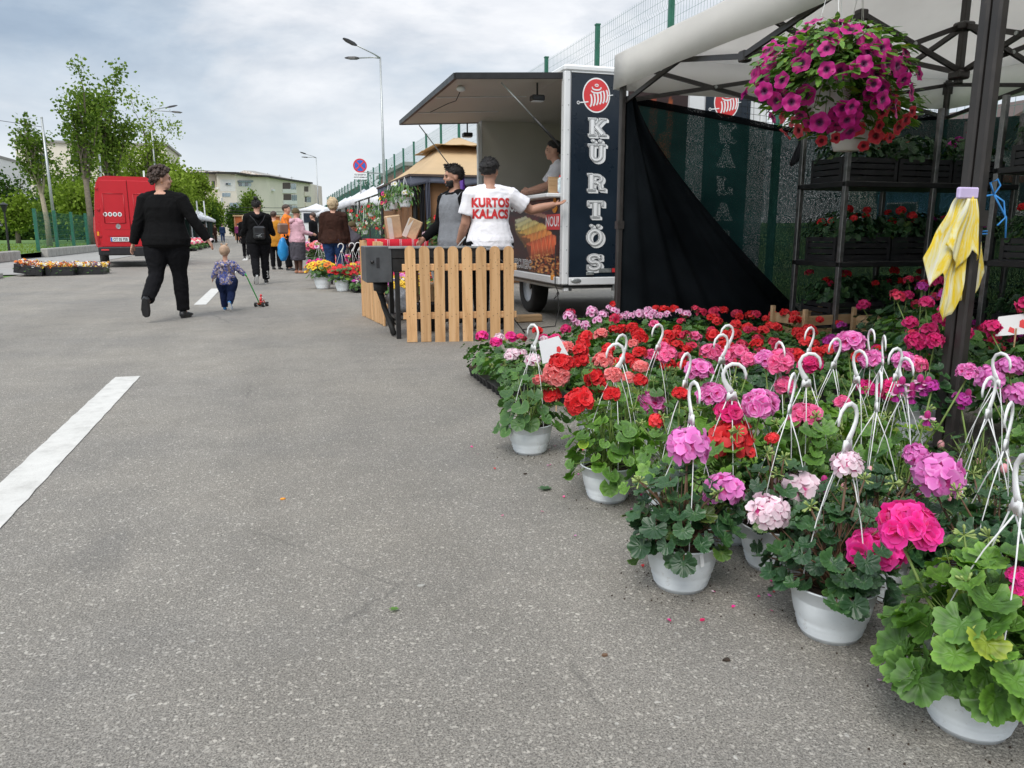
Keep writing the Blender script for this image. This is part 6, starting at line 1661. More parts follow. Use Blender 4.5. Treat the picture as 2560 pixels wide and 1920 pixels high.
# fuchsia blooms left of the tent leg
for (px, py) in ((2255, 960), (2280, 975), (2240, 985), (2300, 955), (2320, 960), (2318, 1045), (2420, 990), (2405, 1005), (2060, 1208), (2340, 1262), (2368, 1268), (2295, 1250), (2280, 990), (2310, 970)):
    d = ray(px, py); best = min(((abs((d.x * q[0] + d.y * q[1]) / (d.x ** 2 + d.y ** 2) * d.x - q[0]) + abs((d.x * q[0] + d.y * q[1]) / (d.x ** 2 + d.y ** 2) * d.y - q[1]), i) for i, q in enumerate(POTS) if q[3] == 'fuchsia'))
    q = POTS[best[1]]; t_ = (d.x * q[0] + d.y * q[1]) / (d.x ** 2 + d.y ** 2); p = Vector((d.x * t_, d.y * t_, CAM_H + d.z * t_)) - Vector((q[0], q[1], 0))
    b = MB(); r = rh; b.ball(tuple(p + Vector((0, 0, .012))), (.011, .011, .016), 8, 6, 0); b.tube([p + Vector((0, 0, .028)), p + Vector((0, 0, .06))], .0012, 4, 2)
    for k in range(4): a = k * pi / 2 + .4; petal(b, p, Vector((0, 0, 1)), Vector((cos(a), sin(a), -.35)).normalized(), .028, .022, .3, 0, r)
    for k in range(5): a = k * 2 * pi / 5; petal(b, p - Vector((0, 0, .004)), Vector((cos(a), sin(a), 0)), Vector((cos(a) * .25, sin(a) * .25, -1)).normalized(), .024, .024, .1, 1, r)
    b.build('bloom', [M['p_palepink'], M['p_purple'], M['stem']], q[2], True)

# ---------------------------------------------------------------- plug trays of geraniums behind the pots
def plug_tray_mesh(w, l, h, nx, ny, mt='black_plastic'):
    b = MB(); b.box(0, w, 0, l, h - .012, h - .004); cw, cl = w / nx, l / ny
    for i in range(nx):
        for j in range(ny):
            cx, cy = (i + .5) * cw, (j + .5) * cl; r0 = min(cw, cl) * .46
            if i in (0, nx - 1) or j in (0, ny - 1): b.lathe([(r0 * .62, 0), (r0, h - .012)], 10, c=(cx, cy, 0))
    return b.mesh('tray', M[mt])
TRAY = plug_tray_mesh(.40, .58, .075, 4, 6)
def tray_foliage(kind, w, l, n, z0, z1, ls, seed):
    r = random.Random(seed); b = MB()
    for i in range(n):
        x, y = r.uniform(-.03, w + .03), r.uniform(-.03, l + .03); e = min(x, y, w - x, l - y)
        z = z0 + (z1 - z0) * r.random() ** .8 * (1 if e > .05 else .75)
        o = Vector((x - w / 2, y - l / 2, 0)).normalized(); up = Vector((o.x * (1.2 if e < .05 else .3) + r.uniform(-.5, .5), o.y * (1.2 if e < .05 else .3) + r.uniform(-.5, .5), 1))
        geranium_leaf(b, leaf_frame((x, y, z), (r.uniform(-1, 1), r.uniform(-1, 1), -.2), up, ls * r.uniform(.6, 1.2)), r.randrange(99), False)
    return b.mesh('foliage', M['leaf_' + kind], True)
TF = {k: [tray_foliage(k, .40, .58, 260, .08, .27, .028, s) for s in (1, 2)] for k in ('mid', 'dark')}
def zone(px, Y):
    if px < 1235: return ['p_deep', 'p_magenta', 'p_magenta']
    if px < 1330: return ['p_white', 'p_white', 'p_magenta', 'p_crimson'] if Y < 5.3 else ['p_deep', 'p_crimson']
    if px < 1440: return ['p_white', 'p_red', 'p_white'] if Y < 4.6 else ['p_deep', 'p_crimson', 'p_red']
    if px < 1600: return ['p_red', 'p_red', 'p_salmon'] if Y < 5.2 else ['p_palepink', 'p_palepink', 'p_crimson']
    if px < 1700: return ['p_red', 'p_coral', 'p_pink'] if Y < 5.5 else ['p_palepink', 'p_red']
    if px < 1905: return ['p_crimson', 'p_crimson', 'p_red']
    if px < 2075: return ['p_coral', 'p_coral', 'p_red'] if Y > 4.2 else ['p_red', 'p_pink', 'p_coral']
    if px < 2350: return ['p_purple', 'p_purple', 'p_deep']
    return ['p_crimson', 'p_purple', 'p_deep']
ZN = {'p_deep': 'deep pink', 'p_magenta': 'magenta', 'p_white': 'white-and-pink', 'p_red': 'red', 'p_crimson': 'crimson', 'p_palepink': 'pale pink', 'p_coral': 'coral red', 'p_purple': 'purple', 'p_pink': 'pink', 'p_salmon': 'salmon'}
rt_ = random.Random(5); ORD = 'first second third fourth fifth sixth seventh eighth ninth tenth eleventh twelfth thirteenth fourteenth fifteenth sixteenth seventeenth eighteenth nineteenth twentieth twenty-first twenty-second'.split()
row_names = ('front', 'second', 'third', 'fourth', 'back')
tcount = 0
for j in range(5):
    for i in range(10):
        x = 1.30 + i * .43; y = 3.70 + j * .60
        if i == 0 and (j < 1 or j > 2): continue
        if (j == 3 and i < 2) or (j == 4 and i < 3): continue
        if x > 4.2 and y > 4.4: continue
        if x > 3.9 and y > 5.6: continue
        if y > 5.9 and x > 3.5: continue
        px, py, dd = proj((x + .2, y + .3, .35))
        if px > 2700: continue
        cs = zone(px, y); cn = ZN[cs[0]]; o2 = (' with some %s' % ZN[cs[1]]) if cs[1] != cs[0] else (' and %s' % ZN[cs[2]] if len(cs) > 2 and cs[2] != cs[0] else '')
        o3 = (' and %s' % ZN[cs[1]]) if cs[1] != cs[0] else ''
        t = thing('geranium_tray', 'plug tray of %s%s geraniums, %s from left, %s row' % (cn, o3, ORD[i], row_names[j]),
                  'tray of plants', (x + rt_.uniform(-.015, .015), y + rt_.uniform(-.01, .01), 0), rt_.uniform(-.02, .02), 'plug trays of geraniums')
        link('tray', TRAY, t); kd = 'dark' if (i + j) % 3 == 0 else 'mid'
        link('foliage', TF[kd][(i * 3 + j) % 2], t, kind='stuff')
        nh = 6 if dd < 7 else 6
        for k in range(nh):
            hx, hy = .05 + .30 * ((k % 3) / 2) + rt_.uniform(-.08, .08), .12 + .34 * (k // 3) + rt_.uniform(-.12, .12)
            zz = rt_.uniform(.27, .35) + (.03 if j > 2 else 0)
            head_obj(t, rt_.choice(cs), (hx, hy, zz), rt_.uniform(.034, .054), rt_, dd < 4.6)
        tcount += 1
# bigger plants standing behind on the racks
def rack_crate(x, y, z, label, cs, kd='dark', seed=0, h=.20, rz=0, grp='crates of geraniums on the racks', hz=.36, nh=7, w=.56, l=.38):
    r = random.Random(seed); t = thing('plant_crate', label, 'crate of plants', (x, y, z), rz, grp)
    b = MB(); b.box(0, w, 0, l, 0, .01)
    for k in range(4):
        zz = .012 + k * h / 4
        b.box(0, w, 0, .012, zz, zz + h / 4 - .012); b.box(0, w, l - .012, l, zz, zz + h / 4 - .012); b.box(0, .012, 0, l, zz, zz + h / 4 - .012); b.box(w - .012, w, 0, l, zz, zz + h / 4 - .012)
    for (a, c) in ((0, 0), (w - .03, 0), (0, l - .03), (w - .03, l - .03)): b.box(a - .002, a + .032, c - .002, c + .032, 0, h)
    b.build('crate', M['black_plastic'], t)
    f = link('foliage', TF[kd][seed % 2], t, (0, l, h * .45), (0, 0, -pi / 2), (l / .40, w / .58, 1.15), kind='stuff')
    for k in range(nh): head_obj(t, r.choice(cs), (r.uniform(.04, w - .04), r.uniform(.0, l), hz + r.uniform(-.05, .09)), r.uniform(.032, .045), r, False)
    return t
cnt = 0
for (zs_, nm_) in ((.25, 'lowest'), (.80, 'middle'), (1.45, 'top')):
    for k in range(3):
        cs = {0: ['p_crimson', 'p_red'], 1: ['p_coral', 'p_red', 'p_coral'], 2: ['p_coral', 'p_red', 'p_deep']}[int(zs_ > .5) + int(zs_ > 1.2)]
        rack_crate(4.50 + k * .58, 5.48, zs_, 'black crate of dark geraniums on the %s shelf of the left rack, %s one' % (nm_, ('left', 'middle', 'right')[k]), cs if k < 2 or zs_ < .5 else ['p_purple', 'p_crimson'], 'dark', 30 + cnt, nh=(6, 7, 4)[int(zs_ > .5) + int(zs_ > 1.2)]); cnt += 1
    for k in range(2):
        rack_crate(5.08 + k * .62, 4.05, zs_, 'black crate of geraniums on the %s shelf of the right rack, %s one' % (nm_, ('left', 'right')[k]), ['p_crimson', 'p_red'] if zs_ > .5 else ['p_purple', 'p_purple', 'p_deep'], 'dark', 50 + cnt, nh=5); cnt += 1
for k, (x, y) in enumerate(((4.62, 4.95), (4.15, 5.35))):
    t = thing('wooden_crate', ('pale wooden crate at the rack foot behind the coral geraniums', 'pale wooden crate behind the purple geraniums')[k], 'crate', (x, y, 0), .1 * k)
    for s in range(3):
        for (a, c) in (((0, 0), (.5, 0)), ((0, .34), (.5, .34))): MB().box(a[0], c[0], a[1], a[1] + .012, .06 + s * .11, .14 + s * .11).build('slat', M['crate_wood'], t)
        MB().box(0, .012, .012, .34, .06 + s * .11, .14 + s * .11).build('slat', M['crate_wood'], t)
    for (a, c) in ((-.03, -.03), (.5, -.03), (-.03, .352), (.5, .352)): MB().box(a, a + .03, c, c + .03, 0, .42).build('corner_post', M['crate_wood'], t)
for i, (x, y, kd) in enumerate(((4.75, 4.72, 'dark'), (4.3, 4.5, 'dark'), (4.0, 4.0, 'mid'), (3.45, 3.3, 'mid'), (3.7, 2.9, 'dark'), (3.35, 2.6, 'mid'), (3.1, 3.05, 'dark'), (3.5, 2.15, 'dark'))):
    r = random.Random(300 + i); t = thing('geranium_bush', ('dark bushy geranium below the yellow rag, far one', 'crimson geranium bush left of the tent leg under the rack', 'leafy geranium just left of the tent leg', 'tall green plant right of the tent leg, below the white card', 'dark leafy plant at the right picture edge by the white card', 'bushy plant right behind the tent leg foot', 'dark green plant touching the tent leg from behind', 'dark leafy plant cut by the right picture edge, low one')[i], 'potted plant', (x, y, 0), 0)
    link('pot', POT, t, None, None, 1.2); st = MB(); lf = MB()
    for k in range(230):
        a = r.random() * 6.28; rr = .30 * sqrt(r.random()); z = .18 + .42 * r.random() * (1 - rr * 1.2); p = Vector((cos(a) * rr, sin(a) * rr, z))
        geranium_leaf(lf, leaf_frame(p, (cos(a), sin(a), -.3), (cos(a) * .6 + r.uniform(-.5, .5), sin(a) * .6 + r.uniform(-.5, .5), .9), .034 * r.uniform(.6, 1.2)), r.randrange(99), False)
    lf.build('foliage', M['leaf_' + kd], t, True, kind='stuff')
    for k in range(6):
        a = r.random() * 6.28; rr = r.uniform(.05, .28); p = Vector((cos(a) * rr, sin(a) * rr, r.uniform(.5, .72)))
        head_obj(t, r.choice([['p_crimson'], ['p_crimson', 'p_deep'], ['p_purple'], ['p_deep', 'p_crimson'], ['p_crimson', 'p_pink'], ['p_lilac', 'p_deep'], ['p_deep'], ['p_purple', 'p_lilac']][i]), p, r.uniform(.035, .05), r, False)
        st.tube([(0, 0, .15), (p.x * .5, p.y * .5, p.z * .6), p - Vector((0, 0, .03))], .003, 5)
    st.build('stems', M['stem'], t, True)
# cards
def card(px, py, X, w, h, label, rx, mark):
    p = mark[0]; t = thing('price_card', label, 'card', p, rx)
    c = MB().prism([(-w / 2, 0), (w / 2, .02), (w / 2 - .03, h), (-w / 2 + .02, h - .02)], -.001, .001, M=Matrix.Rotation(radians(62), 4, 'X')).build('card', M['trailer'], t)
    MB().tube([(0, .0, -p.z + .06), (0, 0, .04)], .004, 5).build('stick', M['crate_wood'], t)
    b = MB(); Mx = Matrix.Rotation(radians(62), 4, 'X')
    for (poly) in mark[1]: b.add([Mx @ Vector((x, y, .0022)) for x, y in poly], [tuple(range(len(poly)))])
    b.build('drawing', M['sign_red'], t)
pc = AX(1395, 890, 1.66); pc = G(1392, 905, .34)
card(0, 0, 0, .20, .15, 'white price card with a small red mark leaning among the white geraniums', .35, (pc, [[(.02, .06), (.04, .05), (.06, .07), (.05, .09), (.03, .085)]]))
pc = G(2538, 842, .56)
card(0, 0, 0, .17, .12, 'pale card with a flower drawing at the right picture edge', -.5, (pc, [[(.02, .05), (.045, .04), (.06, .065), (.04, .09), (.025, .08)], [(-.03, .025), (-.005, .015), (.0, .04), (-.02, .05)]]))

# ---------------------------------------------------------------- hanging petunia baskets
def petunia_mesh(seed, mt):
    r = random.Random(seed); b = MB(); n = 25; vs, uv = [], []
    prof = [(.05, -.55, 0.0), (.10, -.30, .05), (.20, -.08, .16), (.55, .02, .5), (1.0, .0, 1.0)]
    for (rad, z, u) in prof:
        for k in range(n):
            a = 2 * pi * k / n; lob = 1 if rad < .5 else 1 - .15 * abs(sin(2.5 * a)) ** 3 * (1 if rad > .9 else .3) + .03 * sin(13 * a)
            vs.append((rad * lob * cos(a), rad * lob * sin(a), z + (.10 * sin(5 * a + seed) + .06 * sin(3 * a)) * (rad if rad > .5 else 0))); uv.append((u, k / n))
    F = [(i * n + k, i * n + (k + 1) % n, (i + 1) * n + (k + 1) % n, (i + 1) * n + k) for i in range(4) for k in range(n)]
    b.add(vs, F, 0, uv); b.tube([(0, 0, -.52), (0, 0, -.75)], [.07, .03], 5, 1)
    return b.mesh('petunia', [M[mt], M['stem']], True)
PET = {m_: [petunia_mesh(s, m_) for s in range(4)] for m_ in ('p_petunia', 'p_petunia_red')}
def basket(label, C, rx, rz, flowers, mt, nleaf, seed, potdy=0.0, fr=.060, zhang=2.5, extra=20):
    r = random.Random(seed); t = thing('petunia_basket', label, 'hanging basket', C, 0)
    b = MB(); b.lathe([(0, -.15), (.085, -.15), (.10, -.10), (.13, .02), (.14, .03), (.14, .045), (.13, .045), (.12, 0), (0, -.01)], 30)
    link('pot', b.mesh('pot', M['trailer'], True), t, (0, 0, potdy))
    for a in (0.2, 2.3, 4.4): MB().tube([(0, 0, zhang - C[2]), (.13 * cos(a), .13 * sin(a), potdy + .04)], .0022, 4).build('string', M['hanger'], t)
    lf = MB(); st = MB(); Cv = Vector(C); vdir = (Vector((0, 0, CAM_H)) - Cv).normalized()
    for i in range(nleaf):
        d = Vector((r.gauss(0, 1), r.gauss(0, 1), r.gauss(.1, .9))).normalized(); k = r.uniform(.35, 1.0)
        p = Vector((d.x * rx * k, d.y * rx * k, d.z * rz * k + .04))
        if p.length < .15: continue
        pointed_leaf(lf, leaf_frame(p, d + Vector((r.uniform(-.6, .6),) * 3), (d.x * .5 + r.uniform(-.6, .6), d.y * .5 + r.uniform(-.6, .6), 1), .036 * r.uniform(.45, 1.25)), r.randrange(50), False)
        if i % 9 == 0: st.tube([(0, 0, .03 + potdy), p * .6 + Vector((0, 0, .08)), p], .0025, 4, cap=False)
    lf.build('foliage', M['leaf_bright'], t, True, kind='stuff'); st.build('stems', M['stem'], t, True)
    def flower(p, d):
        z = d.normalized(); x = z.orthogonal().normalized(); x = Matrix.Rotation(r.random() * 6.28, 3, z) @ x; s = fr * r.uniform(.72, 1.12)
        o = link('petunia', PET[mt][r.randrange(4)], t); o.matrix_local = basis(p, x * s, z.cross(x) * s, z * s)
    for (px, py) in flowers:
        d = ray(px, py).normalized(); o0 = Vector((0, 0, CAM_H)); tt = (Cv - o0).dot(d); near = o0 + d * tt; off = near - Cv
        q = sqrt(max(.0, 1 - (hypot(off.x, off.y) / rx) ** 2 - (off.z / rz) ** 2)); p = near - d * (q * rx * r.uniform(.55, .92)) - Cv
        nn = (p.normalized() * .9 + vdir * .55 + Vector((r.uniform(-.7, .7), r.uniform(-.7, .7), r.uniform(-.35, .6)))); flower(p, nn)
    for i in range(extra):
        d = Vector((r.gauss(0, 1), r.gauss(0, 1), r.gauss(.1, .9))).normalized(); flower(Vector((d.x * rx, d.y * rx, d.z * rz + .03)) * r.uniform(.7, 1), d + Vector((0, 0, .3)) + vdir * .3)
    return t
C1 = AX(2072, 205, 2.93); C2 = AX(2128, 290, 3.35)
PF = [(2130, 72), (2081, 86), (1986, 103), (1925, 123), (2013, 125), (1923, 157), (1893, 172), (1954, 201), (1910, 228), (1861, 233), (1903, 196), (2101, 177), (2152, 169), (2184, 211), (2220, 157), (2174, 101), (2206, 120), (2298, 184), (2279, 230), (1979, 255), (2049, 306), (2118, 301), (2125, 330), (2130, 267), (2208, 250), (2245, 165), (2260, 200), (2240, 270)]
RF = [(1996, 326), (1957, 287), (2159, 365), (2247, 318), (2198, 316), (2281, 279), (1964, 335), (1981, 304), (2020, 310), (2225, 345), (2190, 340), (2265, 300), (2054, 352), (2090, 345)]
basket('large hanging basket of magenta petunias below the canopy edge', C1, .43, .28, PF, 'p_petunia', 2500, 3, -.03, .053, extra=80)
basket('hanging basket of red petunias partly hidden behind the magenta one', C2, .42, .20, RF, 'p_petunia_red', 1500, 5, -.05, .044, extra=14)

# ---------------------------------------------------------------- yellow rag and blue string on the dark tent leg
L2 = Vector((3.03, 2.85, 0))
def fan(x0, w0, w1, drift, lens, ztop, y0, fold, seed):
    """cloth gathered at the top and fanning out; lens gives the length along the width, so corners hang down"""
    def f(u, v):
        k = u * (len(lens) - 1); i = min(int(k), len(lens) - 2); L = lens[i] + (lens[i + 1] - lens[i]) * (k - i)
        w = w0 + (w1 - w0) * v ** .8; x = x0 + drift * v + (u - .5) * w; z = ztop - v * L
        d = fold * (sin(u * 10 + seed) + .45 * sin(u * 23 + seed * 3)) * (.5 + .6 * v) + .018 * noise.noise(Vector((x * 14, z * 7, seed)))
        return L2 + Vector((x * cos(YAW), y0 + d - x * sin(YAW), z))
    return f
def ragm():
    m, N, L, out = new_mat('tie_dyed_rag'); p = N.new('ShaderNodeBsdfPrincipled'); uv = N.new('ShaderNodeUVMap'); uv.uv_map = 'UVMap'
    mp = N.new('ShaderNodeMapping'); mp.inputs['Scale'].default_value = (5, 1.4, 1); L.new(uv.outputs[0], mp.inputs[0]); n = noise_n(N, L, mp.outputs[0], 1.3, 4, .6, .5)
    c = ramp_n(N, L, n.outputs[0], [(.36, (.84, .83, .76)), (.47, (.86, .82, .45)), (.55, (.88, .66, .02)), (.66, (.86, .80, .40)), (.72, (.84, .83, .76))]).outputs[0]
    L.new(c, p.inputs['Base Color']); p.inputs['Roughness'].default_value = .9; tr = N.new('ShaderNodeBsdfTranslucent'); L.new(c, tr.inputs[0]); ms = N.new('ShaderNodeMixShader'); ms.inputs[0].default_value = .25
    L.new(p.outputs[0], ms.inputs[1]); L.new(tr.outputs[0], ms.inputs[2]); L.new(ms.outputs[0], out.inputs[0]); return m
M['rag'] = ragm()
t = thing('yellow_rag', 'yellow and white cloth hanging by blue string from the dark tent leg', 'cloth', (0, 0, 0))
sheet('cloth', fan(-.09, .05, .17, -.055, (.27, .40, .33, .50, .56, .52, .30), 1.20, -.10, .020, 1.0), 40, 30, M['rag'], t, 1, 1, .002)
sheet('cloth', fan(-.08, .05, .15, -.02, (.20, .26, .31, .22, .27), 1.19, -.13, .012, 3.0), 30, 24, M['rag'], t, 1, .6, .002)
sheet('cloth', fan(-.07, .04, .12, .02, (.42, .46, .44, .40), 1.18, -.075, .010, 5.0), 20, 24, M['rag'], t, 1, 1, .002)
sheet('cloth', fan(.11, .02, .10, .01, (.24, .30, .28, .16), 1.02, .05, .010, 2.0), 20, 20, M['rag'], t, 1, 1, .002)
p = fan(-.09, .05, .17, -.055, (.5, .5), 1.20, -.10, .0, 1.0)(.5, 0) + Vector((0, -.005, .01))
MB().cbox(p.x - .055, p.x + .055, p.y - .012, p.y + .012, p.z - .02, p.z + .03, .006).build('clip', mat('lilac_clip', (.62, .52, .80), .5), t)
b = MB(); bl = mat('blue_string', (.05, .28, .70), .6, var=.2)
q0 = L2 + Vector((.05, -.10, 1.21)); 
b.tube([p, L2 + Vector((0, -.075, 1.20)), q0], .0045, 6)
b.tube([q0, q0 + Vector((-.04, -.01, .05)), q0 + Vector((.0, -.01, .065)), q0 + Vector((.02, -.01, .04)), q0, q0 + Vector((.04, -.01, -.06)), q0 + Vector((.075, -.01, -.10)), q0 + Vector((.085, -.01, -.19))], .0045, 6)
b.tube([q0, q0 + Vector((.05, -.01, -.03)), q0 + Vector((.07, -.01, -.10)), q0 + Vector((.03, -.01, -.135))], .004, 6)
b.tube([L2 + Vector((-.09, -.078, 1.05)), L2 + Vector((.06, -.078, 1.05)), L2 + Vector((.08, .03, 1.05))], .004, 6).tube([L2 + Vector((-.09, -.08, 1.038)), L2 + Vector((.06, -.08, 1.038))], .004, 6)
b.build('string', bl, t, True)

# ---------------------------------------------------------------- litter on the asphalt
def debris(px, py, kind, label, s, c):
    p = G(px, py); b = MB()
    if kind == 'leaf': geranium_leaf(b, Matrix.Translation((0, 0, .006)) @ Matrix.Diagonal((s, s * .7, s * .5, 1)), 5)
    else:
        r = random.Random(px); b.prism([(s * cos(a * 1.05) * r.uniform(.5, 1.1), s * .6 * sin(a * 1.05) * r.uniform(.6, 1.1)) for a in range(6)], .001, .006)
    o = b.build('fallen_leaf' if kind == 'leaf' else 'litter_scrap', c, None, False); o.location = p; tag(o, label, 'leaf' if kind == 'leaf' else 'litter')
debris(1362, 1225, 'leaf', 'dark green fallen leaf on the asphalt left of the white pots', .030, M['leaf_dark'])
debris(985, 1528, 'leaf', 'small crumpled yellow-green leaf on the open asphalt', .014, M['leaf_bright'])
debris(706, 1249, 'chip', 'small yellow scrap on the asphalt right of the lane dash', .014, M['amber'])
debris(1052, 1467, 'chip', 'pale stone chip on the open asphalt in the middle', .014, M['concrete'])
debris(1512, 1640, 'chip', 'brown dried petal on the asphalt left of the nearest pot', .010, M['stem_red'])
debris(1816, 1652, 'chip', 'dark dried scrap on the asphalt before the near pots', .012, M['soil'])
debris(1755, 1552, 'chip', 'tiny pink petal on the asphalt below the lilac geranium', .009, M['p_magenta'])
debris(1313, 1186, 'chip', 'dark crumb on the asphalt in front of the leftmost pot', .008, M['soil'])

MB().add([(-.006, -.112, .142), (.006, -.111, .142), (.007, -.118, .108), (-.004, -.119, .105), (-.006, -.110, .142), (.006, -.109, .142), (.007, -.116, .108), (-.004, -.117, .105)], [(0, 1, 2, 3), (7, 6, 5, 4), (0, 4, 5, 1), (1, 5, 6, 2), (2, 6, 7, 3), (3, 7, 4, 0)]).build('plant_label', M['hanger'], POTS[4][2])
# spilled soil and fallen petals between the pots
b = MB(); rs_ = random.Random(8)
for i in range(1500):
    q = rs_.choice(POTS); a = rs_.random() * 6.28; rr = .07 + abs(rs_.gauss(0, .10)); x, y = q[0] + cos(a) * rr, q[1] + sin(a) * rr; s = rs_.uniform(.001, .0035)
    b.tube([(x, y, 0), (x + s * .3, y, s * 1.2)], [s, s * .5], 5, 0)
b.build('spilled_soil', M['soil'], kind='stuff')
b = MB()
for i in range(150):
    q = rs_.choice(POTS); a = rs_.random() * 6.28; rr = .12 + abs(rs_.gauss(0, .16)); x, y = q[0] + cos(a) * rr - .05, q[1] + sin(a) * rr; d = Vector((cos(i), sin(i), .1)).normalized()
    petal(b, Vector((x, y, .003)), Vector((0, 0, 1)), d, rs_.uniform(.008, .015), .012, .2, i % 5, rs_, False)
b.build('fallen_petals', [M['p_magenta'], M['p_lilac'], M['p_red'], M['p_white'], M['p_pink']], kind='stuff')

# ---------------------------------------------------------------- low-detail display stock further along the street
def blossom_mesh(cols, w, l, n, z0, z1, size, seed):
    r = random.Random(seed); b = MB()
    for i in range(n):
        c = Vector((r.uniform(0, w), r.uniform(0, l), r.uniform(z0, z1)))
        floret(b, c, Vector((r.uniform(-.6, .6), r.uniform(-1.1, .2), 1)), size * r.uniform(.8, 1.2), 5, .1, r, r.randrange(len(cols)), False)
    return b.mesh('blossoms', [M[c] for c in cols], True)
SETS = [('yellow', ['p_yellow', 'p_yellow']), ('orange', ['p_orange', 'p_yellow', 'p_orange']), ('violet and white', ['p_violet', 'p_snow', 'p_violet', 'p_purple']), ('red', ['p_red', 'p_crimson']), ('pink', ['p_magenta', 'p_purple', 'p_deep']), ('salmon', ['p_salmon', 'p_snow', 'p_pink']), ('pale pink', ['p_palepink', 'p_lilac']), ('white', ['p_snow', 'p_white'])]
SM = {n_: blossom_mesh(c, .40, .58, 95, .16, .27, .030, 11 + i) for i, (n_, c) in enumerate(SETS)}
TFD = TF['mid']
seq = ['yellow', 'orange', 'violet and white', 'red', 'yellow', 'red', 'pink', 'pale pink', 'pink', 'yellow', 'red', 'pink', 'salmon', 'yellow', 'red', 'pale pink', 'pink', 'white']
rd = random.Random(77); kk = 0
colw = ('roadside', 'second', 'third', 'inner')
for j in range(22):
    for i in range(4):
        x = 1.25 + i * .47; y = 11.75 + j * .72 + (.35 if i == 0 else 0)
        if i == 0 and j in (0, 1, 3, 9): continue
        if j > 15 and i == 0: continue
        if 9 <= j <= 11 and i < 2: continue                       # where the shoppers stand
        if x > 2.4 and y > 14.6: continue
        sname = seq[(j * 1 + i * 2) % len(seq)] if j > 1 else ('yellow', 'yellow', 'orange', 'red')[i] if j == 0 else ('violet and white', 'violet and white', 'orange', 'red')[i]
        t = thing('flower_tray', 'tray of %s flowers, %s up the street in the %s line' % (sname, ORD[j], colw[i]) , 'tray of flowers', (x, y, 0), rd.uniform(-.05, .05), 'trays of bedding flowers in front of the stalls')
        link('tray', TRAY, t); link('foliage', TFD[kk % 2], t, None, None, (1, 1, .72), kind='stuff'); link('blossoms', SM[sname], t, kind='stuff'); kk += 1
# re-word labels by neighbours: nearest and farthest in each line
# pots with hooks among them
def small_pot(px, py, cols, label, z=0, hook=True, nb=46, rad=.19, gp='hooked white pots among the street trays', s=1.35):
    p = G(px, py, z); t = thing('flower_pot', label, 'potted plant', p, 0, gp, s)
    link('pot', POT, t); r = random.Random(px); lf = MB(); bl_ = MB()
    for k in range(110):
        a = r.random() * 6.28; rr = rad * sqrt(r.random()); q = Vector((cos(a) * rr, sin(a) * rr, POT_H + r.uniform(-.02, .17)))
        geranium_leaf(lf, leaf_frame(q, (cos(a), sin(a), -.2), (cos(a) * .7, sin(a) * .7, .8), .03 * r.uniform(.6, 1.1)), k, False)
    for k in range(nb):
        a = r.random() * 6.28; rr = rad * sqrt(r.random()); q = Vector((cos(a) * rr, sin(a) * rr, POT_H + .17 + r.uniform(-.05, .04) - rr * .3))
        floret(bl_, q, Vector((cos(a) * rr * 3, sin(a) * rr * 3 - .6, 1)), .034, 5, .1, r, r.randrange(len(cols)), False)
    lf.build('foliage', M['leaf_mid'], t, True, kind='stuff'); bl_.build('blossoms', [M[c] for c in cols], t, True, kind='stuff')
    if hook:
        h = link('hook', HOOK, t, None, (0, 0, r.uniform(-.6, .6)))
        for s_ in STR: link('string', s_, h)
    return t
small_pot(808, 722, ['p_yellow', 'p_orange', 'p_yellow'], 'white pot of yellow pansies standing alone at the roadside edge of the stalls', s=1.5, hook=False)
small_pot(858, 728, ['p_red'], 'white pot of red geraniums with hook behind the lone yellow pot')
small_pot(885, 722, ['p_yellow', 'p_red'], 'white hooked pot of yellow and red flowers right of the red one')
small_pot(800, 700, ['p_purple', 'p_magenta'], 'hooked pot of purple flowers behind the lone yellow pot, roadside')
small_pot(900, 716, ['p_red', 'p_crimson'], 'hooked pot of crimson flowers nearest the slatted panel')
small_pot(895, 690, ['p_snow', 'p_magenta'], 'hooked pot of white and magenta flowers farther behind the slatted panel')
small_pot(870, 690, ['p_magenta', 'p_purple'], 'hooked pot of magenta flowers right of the woman in brown')
small_pot(787, 672, ['p_pink', 'p_salmon', 'p_palepink'], 'tall bunch of pale pink flowers left of the woman in brown', s=2.2, hook=False)
small_pot(1165, 745, ['p_orange', 'p_red'], 'pot of orange flowers seen between the pickets', hook=False)
small_pot(1080, 738, ['p_yellow', 'p_red', 'p_orange'], 'pot of yellow and red flowers seen through the left pickets', hook=False)
# hanging pots at the gazebo edge and along the stalls
def hang_pot(P_, cols, label, seed, s=1.0, trail=.25, top=2.05, gp='white pots hanging at the stall fronts'):
    t = thing('hanging_pot', label, 'hanging pot', P_, 0, gp); r = random.Random(seed)
    link('pot', POT, t, None, None, s); lf = MB(); bl_ = MB()
    for k in range(150):
        a = r.random() * 6.28; rr = (.08 + .18 * r.random()) * s; z = POT_H + r.uniform(-trail * (rr / .25), .24); q = Vector((cos(a) * rr, sin(a) * rr, z))
        pointed_leaf(lf, leaf_frame(q, (cos(a), sin(a), -.5), (cos(a), sin(a), .6), .04 * r.uniform(.6, 1.2)), k, False)
    for k in range(12 if len(cols) > 1 else 4):
        a = r.random() * 6.28; rr = (.08 + .16 * r.random()) * s; floret(bl_, Vector((cos(a) * rr, sin(a) * rr, POT_H + r.uniform(-.02, .22))), Vector((cos(a), sin(a) - .5, .4)), .045, 5, .1, r, r.randrange(len(cols)), False)
    lf.build('foliage', M['leaf_mid'], t, True, kind='stuff'); bl_.build('blossoms', [M[c] for c in cols], t, True, kind='stuff')
    for a in (0, 2.1, 4.2): MB().tube([(.1 * s * cos(a), .1 * s * sin(a), POT_H * s), (0, 0, top - P_[2])], .004, 4).build('string', M['hanger'], t)
